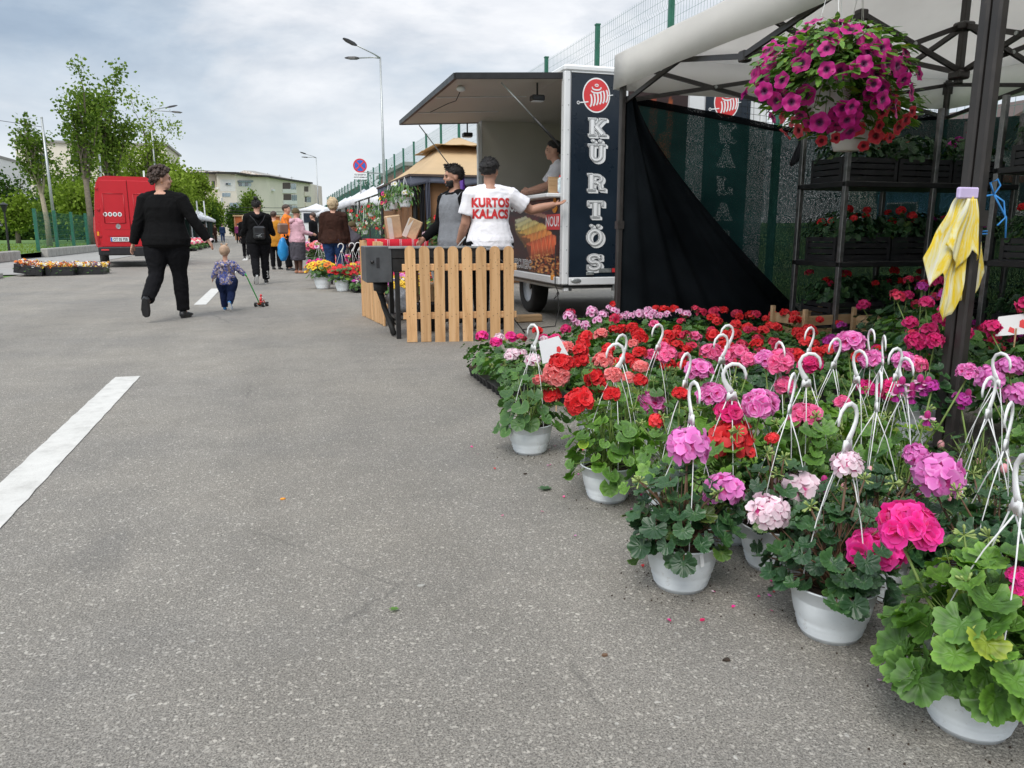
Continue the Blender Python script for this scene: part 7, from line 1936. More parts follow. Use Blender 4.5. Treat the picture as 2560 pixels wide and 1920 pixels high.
for i, (px, py, cols, lab) in enumerate(((1013, 518, ['p_snow'], 'white hanging pot at the gazebo corner, rightmost of four'), (999, 508, ['p_snow'], 'white hanging pot at the gazebo, second from the right'), (985, 524, ['p_deep', 'p_magenta'], 'white hanging pot with pink flowers below the gazebo eave'), (972, 528, ['p_yellow', 'p_snow'], 'white hanging pot with pale yellow leaves, leftmost at the gazebo'))):
    hang_pot(AX(px, py, 2.42 + .02 * i), cols, lab, 400 + i, 1.2, .12)
for i in range(12):
    y = 19.6 + i * .95; hang_pot((2.78 + .18 * (i % 2), y, .95 + .26 * ((i * 2) % 3)), [['p_red'], ['p_orange', 'p_red'], ['p_snow', 'p_red'], ['p_red', 'p_crimson']][i % 4], '%s hanging pot along the stall front, %s flowers, behind the brown jacket' % (('nearest', 'second nearest', 'third nearest', 'fourth', 'fifth', 'sixth', 'seventh', 'eighth', 'ninth', 'tenth', 'eleventh', 'farthest')[i], ('red', 'orange', 'white and red', 'crimson')[i % 4]), 430 + i, .95)
t = thing('stall_rail', 'dark rail and posts carrying the hanging pots behind the woman in brown', 'rack', (2.86, 19.0, 0))
for k in range(5): MB().bar((0, k * 2.8, 0), (0, k * 2.8, 2.05), .04).build('post', M['frame'], t)
MB().bar((0, 0, 2.06), (0, 11.2, 2.06), .04).build('rail', M['frame'], t); MB().bar((0, 0, 1.2), (0, 11.2, 1.2), .03).build('rail', M['frame'], t)
# geranium on its stand beside the grey-vested man
t = thing('geranium_on_stand', 'red and white geranium on a wooden stand beside the man in the grey vest', 'potted plant', (2.03, 9.75, 0))
MB().cbox(-.2, .2, -.2, .2, .36, .40, .005).build('stand_top', M['crate_wood'], t)
for (x, y) in ((-.17, -.17), (.17, -.17), (-.17, .17), (.17, .17)): MB().bar((x, y, 0), (x, y, .36), .04).build('leg', M['crate_wood'], t)
link('pot', POT, t, (0, 0, .40), None, 1.4); lf = MB(); r = random.Random(9)
for k in range(260):
    z = r.uniform(.55, 1.2); rr = (.24 - .12 * abs(z - .8)) * sqrt(r.random()); a = r.random() * 6.28
    geranium_leaf(lf, leaf_frame((cos(a) * rr, sin(a) * rr, z), (cos(a), sin(a), -.2), (cos(a) * .6, sin(a) * .6, .8), .035), k, False)
lf.build('foliage', M['leaf_mid'], t, True, kind='stuff')
for k in range(22):
    z = r.uniform(.62, 1.24); rr = .24 - .12 * abs(z - .8); a = r.uniform(3.0, 6.4); head_obj(t, r.choice(['p_red', 'p_red', 'p_white', 'p_coral']), (cos(a) * rr, sin(a) * rr, z), .055, r, False)
# pansy crates on the left kerb
rp_ = random.Random(21)
pset = blossom_mesh(['p_yellow', 'p_snow', 'p_wine', 'p_violet', 'p_orange', 'p_snow'], .56, .40, 150, .14, .22, .034, 3)
pset2 = blossom_mesh(['p_snow', 'p_yellow', 'p_violet'], .56, .40, 120, .14, .22, .034, 4); pset3 = blossom_mesh(['p_wine', 'p_snow', 'p_orange', 'p_yellow'], .56, .40, 150, .14, .22, .034, 5)
cm = MB(); w, l, h = .56, .40, .16
cm.box(0, w, 0, l, 0, .01); cm.box(0, w, 0, .012, .012, h - .03); cm.box(0, w, -.008, .016, h - .028, h); cm.box(0, w, l - .012, l, .012, h - .03); cm.box(0, w, l - .016, l + .008, h - .028, h)
cm.box(0, .012, .013, l - .013, .012, h); cm.box(w - .012, w, .013, l - .013, .012, h)
for k in range(5): cm.box(.04 + k * .11, .10 + k * .11, -.006, -.0005, .03, h - .04)
CR = cm.mesh('crate', M['black_plastic']); g0 = G(75, 690); kk = 0
pos = [(-5.88, 20.75, .1, .16, 0), (-5.92, 21.2, .09, .14, 1), (-5.25, 20.9, 0, -.02, 1), (-5.25, 21.35, 0, .03, 0), (-4.66, 21.25, 0, .05, 2), (-4.68, 21.7, 0, .03, 0), (-5.35, 21.8, 0, 0, 2), (-5.95, 21.7, .06, .1, 2)]
plab = ('tilted over the kerb end at the far left', 'tilted on the kerb just behind the first', 'flat on the road, front middle, yellow blooms', 'second row middle behind the front one', 'front right one with mostly white and yellow blooms', 'behind the front right one', 'back row of the group, reddish blooms', 'back row on the kerb edge')
for i, (x, y, z, ry, k) in enumerate(pos):
    t = thing('pansy_crate', 'black crate of mixed pansies, ' + plab[i], 'crate of flowers', (x, y, z), 0, 'pansy crates at the left kerb')
    t.rotation_euler = (0, ry, 0); t.scale = (1.04, 1.04, 1.3); link('crate', CR, t); link('foliage', TFD[0], t, (0, .4, -.02), (0, 0, -pi / 2), (.95, .95, .62), kind='stuff'); link('blossoms', (pset, pset3, pset2)[k], t, kind='stuff')
# stock beside the left tents
for i in range(12):
    x, y = -4.9 - .25 * (i % 3), 44.5 + i * 1.1
    t = thing('flower_tray', '%s patch of red and white flowers by the left tents, near the crouching woman' % ord_[min(i, 9)] if i < 10 else '%s flower tray beyond the crouching woman' % ('farther' if i == 10 else 'farthest'), 'tray of flowers', (x, y, 0), 0, 'trays at the left tents', 2.2)
    link('tray', TRAY, t); link('foliage', TFD[1], t, None, None, (1, 1, .6), kind='stuff'); link('blossoms', SM[('salmon', 'red', 'white')[i % 3]], t, kind='stuff')
# ---------------------------------------------------------------- people
def skin(n, c): return mat(n, c, .55, var=.08, vscale=12)
M['skin'] = skin('skin', (.56, .31, .22)); M['skin_tan'] = skin('tanned_skin', (.42, .22, .15)); M['lips'] = skin('lips', (.42, .12, .10))
def cloth(n, c, v=.14, b=.5, tr=0): return mat(n, c, .9, var=v, vscale=7, bump=b, bscale=55, trans=tr, spec=.15)
M['black_knit'] = cloth('black_knit', (.0045, .0045, .005)); M['black_cloth'] = cloth('black_cloth', (.006, .006, .0075)); M['white_tee'] = cloth('white_tee', (.80, .79, .83), .03, .3)
M['grey_fleece'] = cloth('grey_fleece', (.22, .23, .25), .12); M['navy_cloth'] = cloth('navy_cloth', (.012, .020, .060)); M['denim'] = cloth('denim', (.020, .045, .125), .3)
M['brown_jacket'] = cloth('brown_jacket', (.040, .018, .013), .3); M['pink_jacket'] = cloth('pink_jacket', (.60, .36, .42), .08); M['grey_skirt'] = cloth('grey_skirt', (.075, .070, .085))
M['orange_jacket'] = cloth('orange_jacket', (.86, .23, .035), .1); M['mustard'] = cloth('mustard_coat', (.48, .22, .03)); M['blue_coat'] = cloth('blue_coat', (.018, .035, .085)); M['purple_coat'] = cloth('purple_coat', (.16, .03, .10)); M['red_top'] = cloth('red_top', (.45, .03, .05)); M['white_top'] = cloth('pale_top', (.70, .56, .56)); M['tights'] = cloth('brown_tights', (.10, .055, .04))
M['hair_black'] = mat('black_hair', (.010, .008, .008), .45, var=.4, vscale=60, bump=1, bscale=160); M['hair_brown'] = mat('brown_hair', (.055, .030, .020), .5, var=.5, vscale=40, bump=1, bscale=120)
M['hair_curly'] = mat('curly_brown_hair', (.05, .030, .022), .6, var=.6, vscale=40, bump=1, bscale=90); M['hair_blond'] = mat('blond_hair', (.55, .42, .26), .55, var=.3, vscale=40, bump=1, bscale=120); M['beanie'] = cloth('beige_beanie', (.50, .35, .25), .25, .9)
M['hair_olive'] = cloth('olive_cap', (.11, .085, .045)); M['shoe_black'] = mat('black_shoe', (.02, .02, .022), .4); M['shoe_blue'] = mat('blue_shoe', (.03, .22, .55), .5, var=.2); M['sole_white'] = mat('white_sole', (.68, .68, .66), .6); M['sole_grey'] = mat('grey_sole', (.2, .19, .18), .7); M['shoe_tan'] = mat('tan_shoe', (.42, .19, .11), .45)
M['gold'] = mat('gold', (.8, .55, .2), .25, .9); M['eye'] = mat('eye_dark', (.02, .015, .012), .2); M['sheath'] = mat('black_leather', (.014, .014, .016), .32, bump=.3)
def camo():
    m, N, L, out = new_mat('camouflage_jacket'); p = N.new('ShaderNodeBsdfPrincipled'); tc = N.new('ShaderNodeTexCoord'); n = noise_n(N, L, tc.outputs['Object'], 13, 2, .5, .8); n2 = noise_n(N, L, tc.outputs['Object'], 19, 2, .5, 1.0)
    c = ramp_n(N, L, n.outputs[0], [(0, (.24, .18, .155)), (.44, (.24, .18, .155)), (.46, (.04, .08, .36)), (.53, (.04, .08, .36)), (.56, (.50, .42, .40))], 'CONSTANT').outputs[0]
    c = mix_n(N, L, ramp_n(N, L, n2.outputs[0], [(.60, 0.0), (.62, 1.0)]).outputs[0], c, (.02, .02, .05)); L.new(c, p.inputs['Base Color']); p.inputs['Roughness'].default_value = .8; L.new(p.outputs[0], out.inputs[0]); return m
M['camo'] = camo()
def fuse(b, name, m, parent, voxel, smooth=3, wrinkle=0.0, seed=0, wdir=(9, 9, 4)):
    """fuse overlapping lofts into one continuous surface"""
    me = b.mesh('tmp', m); o = bpy.data.objects.new('tmp', me); COL.objects.link(o)
    r = o.modifiers.new('r', 'REMESH'); r.mode = 'VOXEL'; r.voxel_size = voxel
    s = o.modifiers.new('s', 'SMOOTH'); s.factor = .5; s.iterations = smooth
    dg = bpy.context.evaluated_depsgraph_get(); dg.update()
    me2 = bpy.data.meshes.new_from_object(o.evaluated_get(dg)); bpy.data.objects.remove(o); bpy.data.meshes.remove(me)
    me2.name = name; me2.materials.clear(); me2.materials.append(m); me2.shade_smooth()
    if wrinkle:
        nn = [v.normal.copy() for v in me2.vertices]
        for v, n in zip(me2.vertices, nn):
            p = v.co; q = Vector((p.x * wdir[0], p.y * wdir[1], p.z * wdir[2] * 2.2 + 6 * noise.noise(p * 3) + seed))
            a = noise.noise(q); f = (1 - abs(a) * 2.4) * wrinkle + noise.noise(p * 28) * wrinkle * .25
            v.co = p + n * f
        me2.update(); me2.shade_smooth()
    return link(name, me2, parent)
def rot(v, ax, a): return Matrix.Rotation(a, 3, ax) @ v
def person(label, loc, rz, H=1.75, fat=1.0, limb=1.0, la=(0, 8, 10), ra=(0, 8, 10), ll=(0, 0, 0), rl=(0, 0, 0), lean=0, turn=0, nod=0, top='black_knit', sleeve='long', bottom='black_cloth', btype='trousers', shoe='shoe_black', sole='sole_grey', hair='short', hairm='hair_black', skinm='skin', vox=.012, detail=True, vest=None, group=None, beard=False, hem=.86, child=False, twist=0, wr=.006, longcoat=0, face=False):
    S = H / 1.75; t = thing('person', label, 'person', loc, rz, group)
    V3 = Vector; sh_w = .180 * (1 + (fat - 1) * .28); hip_w = .088 * (1 + (fat - 1) * .5)
    if child: sh_w = .165; 
    Z = dict(hip=.90, knee=.49, ank=.085, sh=1.385, neck=1.46, head=1.608)
    if child: Z = dict(hip=.74, knee=.42, ank=.10, sh=1.20, neck=1.27, head=1.50)
    pel = V3((0, 0, Z['hip']))
    def up(p): # lean of the upper body about the pelvis (forward positive)
        q = p - pel; q = rot(q, 'X', -radians(lean)); q = rot(q, 'Z', radians(twist) * min(1, max(0, q.z / .5))); return q + pel
    def leg(side, swing, knee, foot):
        h = V3((side * hip_w, 0, Z['hip'])); L1 = Z['hip'] - Z['knee']; L2 = Z['knee'] - Z['ank']
        d1 = rot(V3((0, 0, -1)), 'X', radians(swing)); k = h + d1 * L1; d2 = rot(V3((0, 0, -1)), 'X', radians(swing - knee)); a = k + d2 * L2
        fd = rot(V3((side * .12, 1, 0)).normalized(), 'X', radians(swing - knee + foot)); return h, k, a, fd, rot(V3((0, 0, -1)), 'X', radians(swing - knee + foot))
    def arm(side, swing, abd, elb, tw=0):
        s = up(V3((side * sh_w, 0, Z['sh']))); L1 = .285 if not child else .22; L2 = .245 if not child else .18
        d1 = rot(rot(V3((0, 0, -1)), 'Y', -side * radians(abd)), 'X', radians(swing)); e = s + d1 * L1
        d2 = rot(rot(V3((0, 0, -1)), 'Y', -side * radians(abd - tw)), 'X', radians(swing + elb)); w = e + d2 * L2; return s, e, w, d2
    LL, RL = leg(-1, *ll), leg(1, *rl); LA, RA = arm(-1, *la), arm(1, *ra)
    low = min((a + fd * s_ + dn * .08).z for (_, _, a, fd, dn) in (LL, RL) for s_ in (-.06, .16)); dz = -low
    fu = fat; tor = [(-.06, .155, .115, 0), (.03, .168 + .03 * (fu - 1), .120, 0), (.12, .155, .108, .005), (.22, .138, .098, .01), (.32, .150, .105, .01), (.41, .168, .112, 0), (.47, .165, .100, -.005), (.51, .140, .086, -.01), (.545, .100, .072, -.012), (.575, .064, .060, -.014)]
    k_ = (Z['neck'] - .06 - Z['hip']) / .505
    def torso(b, g=0.0, z0=-.1, z1=.6, flare=0.0):
        pts, rr = [], []
        for (z, rx, ry, y) in tor:
            if z < z0 or z > z1: continue
            q = up(V3((0, y, Z['hip'] + z * k_))); pts.append(q); fz = 1 + (fu - 1) * (1 if z < .28 else max(.22, 1 - (z - .28) * 3.6))
            rr.append((rx * fz * (1 if not child else 1.0) + g + flare * max(0, .2 - z), ry * (1 + (fz - 1) * 1.25) + g + flare * max(0, .2 - z)))
        b.tube(pts, rr, 18, flat=(1, 0, 0))
    def legs(b, g=0.0, z1=1.0, cuff=0.0, thick=1.0):
        for (h, k, a, fd, dn) in (LL, RL):
            h0 = h + V3((0, 0, .03)); e = k.lerp(a, z1) if z1 <= 1 else a
            q = limb * thick
            b.tube([h0, h.lerp(k, .35), h.lerp(k, .8), k, k.lerp(a, .3), k.lerp(a, .7), k.lerp(a, .97)][:7], [(.094 * (1 + (fu - 1) * .6) * q + g), (.086 * (1 + (fu - 1) * .6) * q + g), .064 * q + g, .060 * q + g, .060 * q + g, .046 * q + g + cuff * .5, .038 * q + g + cuff], 12)
            b.ball(tuple(h), .10 * (1 + (fu - 1) * .6) * q + g, 10, 8)
        b.ball(tuple(up(V3((0, -.03, Z['hip'] + .0)))), (.15 * fu + g, .115 * (1 + (fu - 1)) + g, .10 + g), 14, 8)
    def arms(b, g=0.0, upto=2.0):
        for (s, e, w, d) in (LA, RA):
            q = limb; pts = [s + V3((0, 0, .01)), s.lerp(e, .3), s.lerp(e, .75), e, e.lerp(w, .35), w]; rr = [.060 * q + g, .052 * q + g, .043 * q + g, .040 * q + g, .040 * q + g, .028 * q + g * .9]
            if upto < 1: 
                c = s.lerp(e, upto); b.tube([pts[0], pts[1], c], [rr[0], rr[1] + .004, rr[1] + .014], 12)
            else: b.tube(pts, rr, 12)
            b.ball(tuple(s), .058 * (.6 + .4 * q) + g, 10, 8)
            b.tube([up(V3((0, -.012, Z['neck'] - .015))), up(V3((s.x * .55, -.01, Z['sh'] + .035))), s], [.046 + g * .6, .048 + g, .056 * (.6 + .4 * q) + g], 10)
    hs = 1.07 if not child else 1.25
    hc = up(V3((0, .01, Z['head']))); Rh = Matrix.Rotation(radians(turn), 3, 'Z') @ Matrix.Rotation(radians(nod), 3, 'X')
    def HP(x, y, z): return tuple(hc + Rh @ (V3((x, y, z)) * hs))
    def E(b, c, r, mi=0): b.ball(HP(*c), tuple(x * hs for x in r), 14, 10, mi, Rh)
    body = MB(); torso(body); legs(body); arms(body)
    nk = up(V3((0, -.012, Z['neck'] - .05))); body.tube([nk, hc + Rh @ V3((0, -.015, -.07)), hc], [.062, .052 + (fu - 1) * .02, .05], 12)
    E(body, (0, -.008, .028), (.074, .092, .086)); E(body, (0, .022, -.030), (.060, .066, .070)); E(body, (0, .052, -.078), (.030, .030, .028)); E(body, (0, .093, -.012), (.012, .018, .014)); E(body, (0, .083, .008), (.010, .016, .026)); E(body, (0, .078, -.046), (.024, .014, .013)); E(body, (0, .068, .030), (.050, .022, .014))
    for s in (-1, 1): E(body, (s * .074, -.008, -.006), (.011, .020, .030)); E(body, (s * .036, .062, -.022), (.024, .022, .022))
    if fu > 1.3: E(body, (0, .03, -.07), (.058, .05, .04))
    for (s, e, w, d) in (LA, RA):                                  # hands: palm, four fingers, thumb
        side = -1 if s.x < 0 else 1; d = d.normalized(); nrm = V3((-side, 0, 0)) - d * (V3((-side, 0, 0)).dot(d)); nrm = nrm.normalized() if nrm.length > .1 else d.orthogonal(); lat = d.cross(nrm).normalized(); hh = .92 if not child else .8
        body.tube([w - d * .02, w + d * .03 * hh, w + d * .085 * hh], [(.026, .018), (.040 * hh, .016), (.040 * hh, .013)], 8, flat=tuple(lat))
        fr = vox * .62 if vox > .011 else .0085
        for q in range(4):
            o_ = lat * (.030 - .020 * q) * hh; L_ = (.062, .072, .068, .052)[q] * hh; c0 = w + d * .078 * hh + o_
            body.tube([c0, c0 + d * L_ * .5 + nrm * .006, c0 + d * L_ * .95 + nrm * .024], [fr, fr * .95, fr * .8], 6)
        th = w + d * .03 * hh + lat * .034 * hh * (1 if (lat.y > 0) else -1); td = (d + lat * .8 * (1 if (lat.y > 0) else -1) + nrm * .5).normalized()
        body.tube([th, th + td * .035, th + td * .035 + (d + nrm * .4).normalized() * .025], [fr * 1.15, fr, fr * .85], 6)
    for (h, k, a, fd, dn) in (LL, RL): body.tube([a, a + dn * .04 + fd * .04, a + dn * .05 + fd * .12], [.036, .034, .024], 8)
    fuse(body, 'body', M[skinm], t, vox if detail else .02, 2)
    # shoes with soles
    for (h, k, a, fd, dn) in (LL, RL):
        sd = fd.cross(dn).normalized(); f = 1.0 if not child else .9
        ft = link('shoe', None)
        sh = MB(); sh.tube([a - fd * .062 * f + dn * .035, a - fd * .03 * f + dn * .035, a + fd * .03 * f + dn * .042, a + fd * .10 * f + dn * .052, a + fd * .155 * f + dn * .060, a + fd * .172 * f + dn * .064], [(.026, .030), (.040, .042), (.043, .040), (.050, .028), (.042, .020), (.018, .012)], 12, flat=tuple(sd))
        if 'shoe_tan' != shoe: sh.tube([a + dn * .03 - fd * .02, a - fd * .01 - dn * .01], [.042, .040], 12)
        bpy.data.objects.remove(ft)
        so_ = sh.build('shoe', M[shoe], t, True)
        sl_ = MB(); n = 14; ring = []
        for z in (.058, .082):
            for i in range(n):
                an = 2 * pi * i / n; l = .052 + .118 * cos(an) * f; wd = (.043 if cos(an) > -.2 else .036) * sin(an); ring.append(a + fd * l + sd * wd + dn * z)
        sl_.add(ring, [(i, (i + 1) % n, n + (i + 1) % n, n + i) for i in range(n)] + [tuple(range(n)), tuple(range(n, 2 * n))[::-1]]); sl_.build('sole', M[sole], so_)
    sd_ = rh.random() * 50
    if btype == 'trousers':
        b = MB(); legs(b, .012, cuff=.012); torso(b, .008, -.1, .1); fuse(b, 'trousers', M[bottom], t, vox if detail else .02, 3, wr, sd_)
    else:
        b = MB(); c = up(V3((0, 0, Z['hip'] + .1))); k1 = (LL[1] + RL[1]) / 2
        b.tube([c, V3((0, 0, Z['hip'])), (V3((0, 0, Z['hip'])) + k1) / 2, k1 - V3((0, 0, .12))], [(.15 * fu, .12 * fu), (.185 * fu, .145 * fu), (.185 * fu, .15 * fu), (.165 * fu, .14 * fu)], 20, flat=(1, 0, 0)); fuse(b, 'skirt', M[bottom], t, vox if detail else .02, 3, wr, sd_)
        b = MB(); legs(b, .004); fuse(b, 'tights', M['tights'], t, .012, 2)
    b = MB(); torso(b, .022 if not vest else .014, -.1, .55, .06 if fat < 1.35 else .03); b.ball(tuple(up(V3((0, -.03, Z['hip'] + .03)))), (.15 * fu + .024, .115 * fu + .024, .10), 14, 8)
    b.tube([up(V3((0, 0, Z['hip'] + .06))), up(V3((0, -.008, Z['hip'] - .045)))], [(.172 * fu + .020, .126 * fu + .026), (.176 * fu + .024, .130 * fu + .030)], 18, flat=(1, 0, 0))
    if longcoat: b.tube([V3((0, 0, Z['hip'] + .1)), V3((0, 0, Z['hip'] - longcoat))], [(.18 * fu, .14 * fu), (.20 * fu, .16 * fu)], 18, flat=(1, 0, 0))
    if sleeve == 'long': arms(b, .014)
    elif sleeve == 'short': arms(b, .016, .72)
    topo = fuse(b, 'top', M[top], t, vox if detail else .02, 3, wr, sd_ + 9)
    if vest:
        b = MB(); torso(b, .030, -.1, .54, .05)
        for (s, e, w, d) in (LA, RA): b.ball(tuple(s), .072, 10, 8); b.tube([up(V3((0, -.005, Z['sh'] + .01))), s.lerp(e, .08)], [.085, .075], 10)
        b.tube([up(V3((-.09, -.02, Z['sh'] + .05))), up(V3((-.06, -.10, Z['sh'] + .035))), up(V3((0, -.12, Z['sh'] + .02))), up(V3((.06, -.10, Z['sh'] + .035))), up(V3((.09, -.02, Z['sh'] + .05)))], .038, 8)
        fuse(b, 'vest', M[vest], t, vox, 3, .005, 3)
    # hair and headwear
    hb = MB()
    def shell(cut, grow, c=(0, -.012, .032), r=(.074, .092, .086), nz=.0012, freq=30, nu=30, nv=22, amp2=0, f2=8):
        vs = []; idx = {}
        for j in range(nv + 1):
            for i in range(nu):
                th = pi * j / nv; ph = 2 * pi * i / nu; d = V3((sin(th) * cos(ph), sin(th) * sin(ph), cos(th))); g = grow + nz * noise.noise(d * freq * .2 + V3((sd_, 0, 0))) * 3 + amp2 * noise.noise(d * f2)
                ok = cut(d); g2 = g if ok else -.006
                vs.append(HP(c[0] + d.x * (r[0] + g2), c[1] + d.y * (r[1] + g2), c[2] + d.z * (r[2] + g2)))
        hb.add(vs, [(j * nu + i, (j + 1) * nu + i, (j + 1) * nu + (i + 1) % nu, j * nu + (i + 1) % nu) for j in range(nv) for i in range(nu)])
    faceline = lambda d: d.y < .32 + max(0, d.z) * 1.2 and d.z > -.40 + d.y * .42 and not (abs(d.x) > .72 and d.z < -.08 and d.y > -.22)
    hairname = 'hair'
    if hair == 'short': shell(faceline, .012, nz=.0012); shell(lambda d: d.z > .12 + d.y * .2 and d.y < .78, .017, nz=.0015)
    elif hair == 'curly':
        shell(lambda d: d.y < .28 + max(0, d.z) * .9 and d.z > -.40 + d.y * .42 and not (abs(d.x) > .8 and d.z < -.05 and d.y > -.1), .012)
        r = random.Random(4)
        for i in range(420):
            d = V3((r.gauss(0, 1), r.gauss(0, 1), r.gauss(0, 1))).normalized()
            if not (d.y < .30 + max(0, d.z) * .9 and d.z > -.42 + d.y * .42): continue
            if abs(d.x) > .8 and d.z < -.05 and d.y > -.1: continue
            q = r.uniform(.0, .03); hb.ball(HP(d.x * (.078 + q), -.014 + d.y * (.094 + q), .034 + d.z * (.092 + q)), r.uniform(.011, .020) * hs, 7, 5)
    elif hair == 'bun':
        shell(faceline, .012); hb.ball(HP(-.005, -.03, .155), (.036, .036, .034), 12, 9)
        for k in range(12): a = k * .52; hb.ball(HP(-.005 + .03 * cos(a), -.03 + .03 * sin(a), .155 + .014 * sin(a * 2)), .014, 6, 5)
    elif hair == 'bob': shell(lambda d: d.y < .42 + max(0, d.z) * .8 and d.z > -.95, .024, amp2=.012, r=(.078, .094, .10), c=(0, -.014, .018), nz=.01)
    elif hair == 'long': shell(lambda d: d.y < .35 + max(0, d.z) * .8, .018, amp2=.01, r=(.078, .09, .13), c=(0, -.02, -.02))
    elif hair == 'beanie':
        shell(lambda d: d.z > -.62 + d.y * .65, .026, nz=.002); shell(lambda d: -.62 + d.y * .65 < d.z < -.2 + d.y * .6, .032, nz=.001); hairname = 'beanie'; hb.ball(HP(.0, -.01, .115), (.055, .06, .03), 12, 8)
        for s_ in (-1, 1): hb.ball(HP(s_ * .052, -.02, .150), (.030, .018, .030), 8, 6)
    elif hair == 'cap': shell(lambda d: d.z > -.35, .014); hairname = 'knitted_cap'
    if hair in ('short', 'bun') and detail and vox < .0135:           # loose strands that break the outline
        r = random.Random(int(sd_ * 9))
        for i in range(420):
            d = V3((r.gauss(0, 1), r.gauss(0, 1), r.gauss(.4, 1))).normalized()
            if not faceline(d * 1.0) : continue
            p0 = V3((d.x * .084, -.012 + d.y * .102, .032 + d.z * .098)); fl = V3((r.gauss(0, .5), r.gauss(-.5 if hair == 'bun' else .2, .5), r.gauss(.3, .5))) * .5 + d * .5; p1_ = p0 + fl.normalized() * r.uniform(.010, .024)
            hb.tube([HP(*p0), HP(*((p0 + p1_) / 2 + d * .003)), HP(*p1_)], [.0035, .0028, .001], 4, cap=False)
    if hb.v: hb.build(hairname, M[hairm], t, True)
    if beard:
        hb = MB(); shell(lambda d: d.z < .12 and d.y > -.15 and not (d.z > -.42 and d.y > .80 and abs(d.x) < .45), .010, c=(0, .024, -.034), r=(.058, .064, .070), nz=.003)
        hb.build('beard', M['hair_black'], t, True)
    if face:
        for s in (-1, 1):
            MB().ball(HP(s * .030, .077, .006), (.010, .007, .006), 8, 6, 0, Rh).build('eye', M['eye'], t, True); MB().tube([HP(s * .016, .086, .024), HP(s * .032, .084, .028), HP(s * .048, .073, .022)], .0032, 5).build('eyebrow', M[hairm], t, True)
        MB().ball(HP(0, .088, -.047), (.020, .008, .006), 8, 6, 0, Rh).build('lips', M['lips'], t, True)
    t.location = (loc[0], loc[1], loc[2] + dz * S); t.scale = (S, S, S)
    return t, dict(hand_r=RA[2] + RA[3] * .06, hand_l=LA[2] + LA[3] * .06, HP=HP, top=topo, up=up, Z=Z)
def world_of(t, p): return t.location + Matrix.Rotation(t.rotation_euler.z, 3, 'Z') @ (Vector(p) * t.scale[0])

# woman in black (walks away, looks to the right)
w1, j1 = person('heavy-set woman in black jumper and trousers with short curly brown hair, walking away', (-1.24, 10.2, 0), radians(-14), 1.80, 1.40, 1.2, la=(-10, 17, 6), ra=(-4, 30, 14), ll=(-17, 34, -22), rl=(6, 3, 0), turn=-66, nod=-2, hair='curly', hairm='hair_curly', vox=.010, wr=.005, face=True, sole='shoe_black')
MB().lathe([(.009, -.002), (.012, 0), (.009, .002), (.006, 0), (.009, -.002)], 12, c=j1['HP'](.082, .0, -.042)).build('earring', M['gold'], w1)
# child with push toy
ch, j2 = person('toddler in camouflage jacket and beige beanie pulling a toy by a green stick', (-.64, 11.05, 0), radians(-8), .92, 1.30, 1.40, la=(-4, 24, 8), ra=(6, 44, 8), ll=(5, 6, 0), rl=(-14, 40, -20), top='camo', bottom='navy_cloth', shoe='shoe_blue', sole='sole_white', hair='beanie', hairm='beanie', vox=.016, child=True, turn=-8, wr=.010)
MB().tube([tuple(j2['up'](Vector((-.10, -.06, 1.22)))), tuple(j2['up'](Vector((-.05, -.15, 1.17)))), tuple(j2['up'](Vector((.05, -.15, 1.17)))), tuple(j2['up'](Vector((.10, -.06, 1.22))))], .045, 10).build('hood', M['camo'], ch, True)
hw = world_of(ch, j2['hand_r'])
tp = G(654, 766)
toy = thing('pull_toy', 'small orange and red toy quad bike with black wheels and green push stick', 'toy', (tp.x, tp.y, 0), radians(-25))
MB().cbox(-.03, .03, -.07, .07, .03, .055, .008).tube([(-.025, .06, .05), (0, .075, .085), (.025, .06, .05)], .008, 6).build('chassis', M['p_orange'], toy)
MB().cbox(-.028, .028, -.05, .02, .056, .075, .008).build('seat', M['sign_red'], toy)
for (x, y) in ((-.055, -.06), (.055, -.06), (-.055, .06), (.055, .06)):
    w_ = MB().lathe([(0, -.016), (.022, -.018), (.031, -.014), (.031, .014), (.022, .018), (0, .016)], 16, c=(x, y, .031), axis='x').build('wheel', M['tyre'], toy, True); MB().lathe([(0, -.02), (.012, -.02), (.012, .02), (0, .02)], 10, c=(x, y, .031), axis='x').build('hub', M['sole_white'], w_)
MB().tube([(0, -.02, .075), (0, -.01, .11), (0, .0, .135)], [.016, .02, .012], 8).ball((0, 0, .155), (.017, .017, .019)).build('rider', M['sign_red'], toy, True)
for s in (-1, 1): MB().tube([(s * .016, -.005, .125), (s * .03, .03, .105), (s * .02, .055, .09)], .006, 6).build('rider_arm', M['sole_white'], toy, True)
Rt = Matrix.Rotation(radians(25), 3, 'Z'); hl = Rt @ (hw - Vector((tp.x, tp.y, 0)))
MB().tube([(0, -.06, .05), hl, hl + (hl - Vector((0, -.06, .05))).normalized() * .05], [.008, .0085, .009], 8).build('stick', mat('green_plastic', (.03, .62, .10), .4), toy, True)
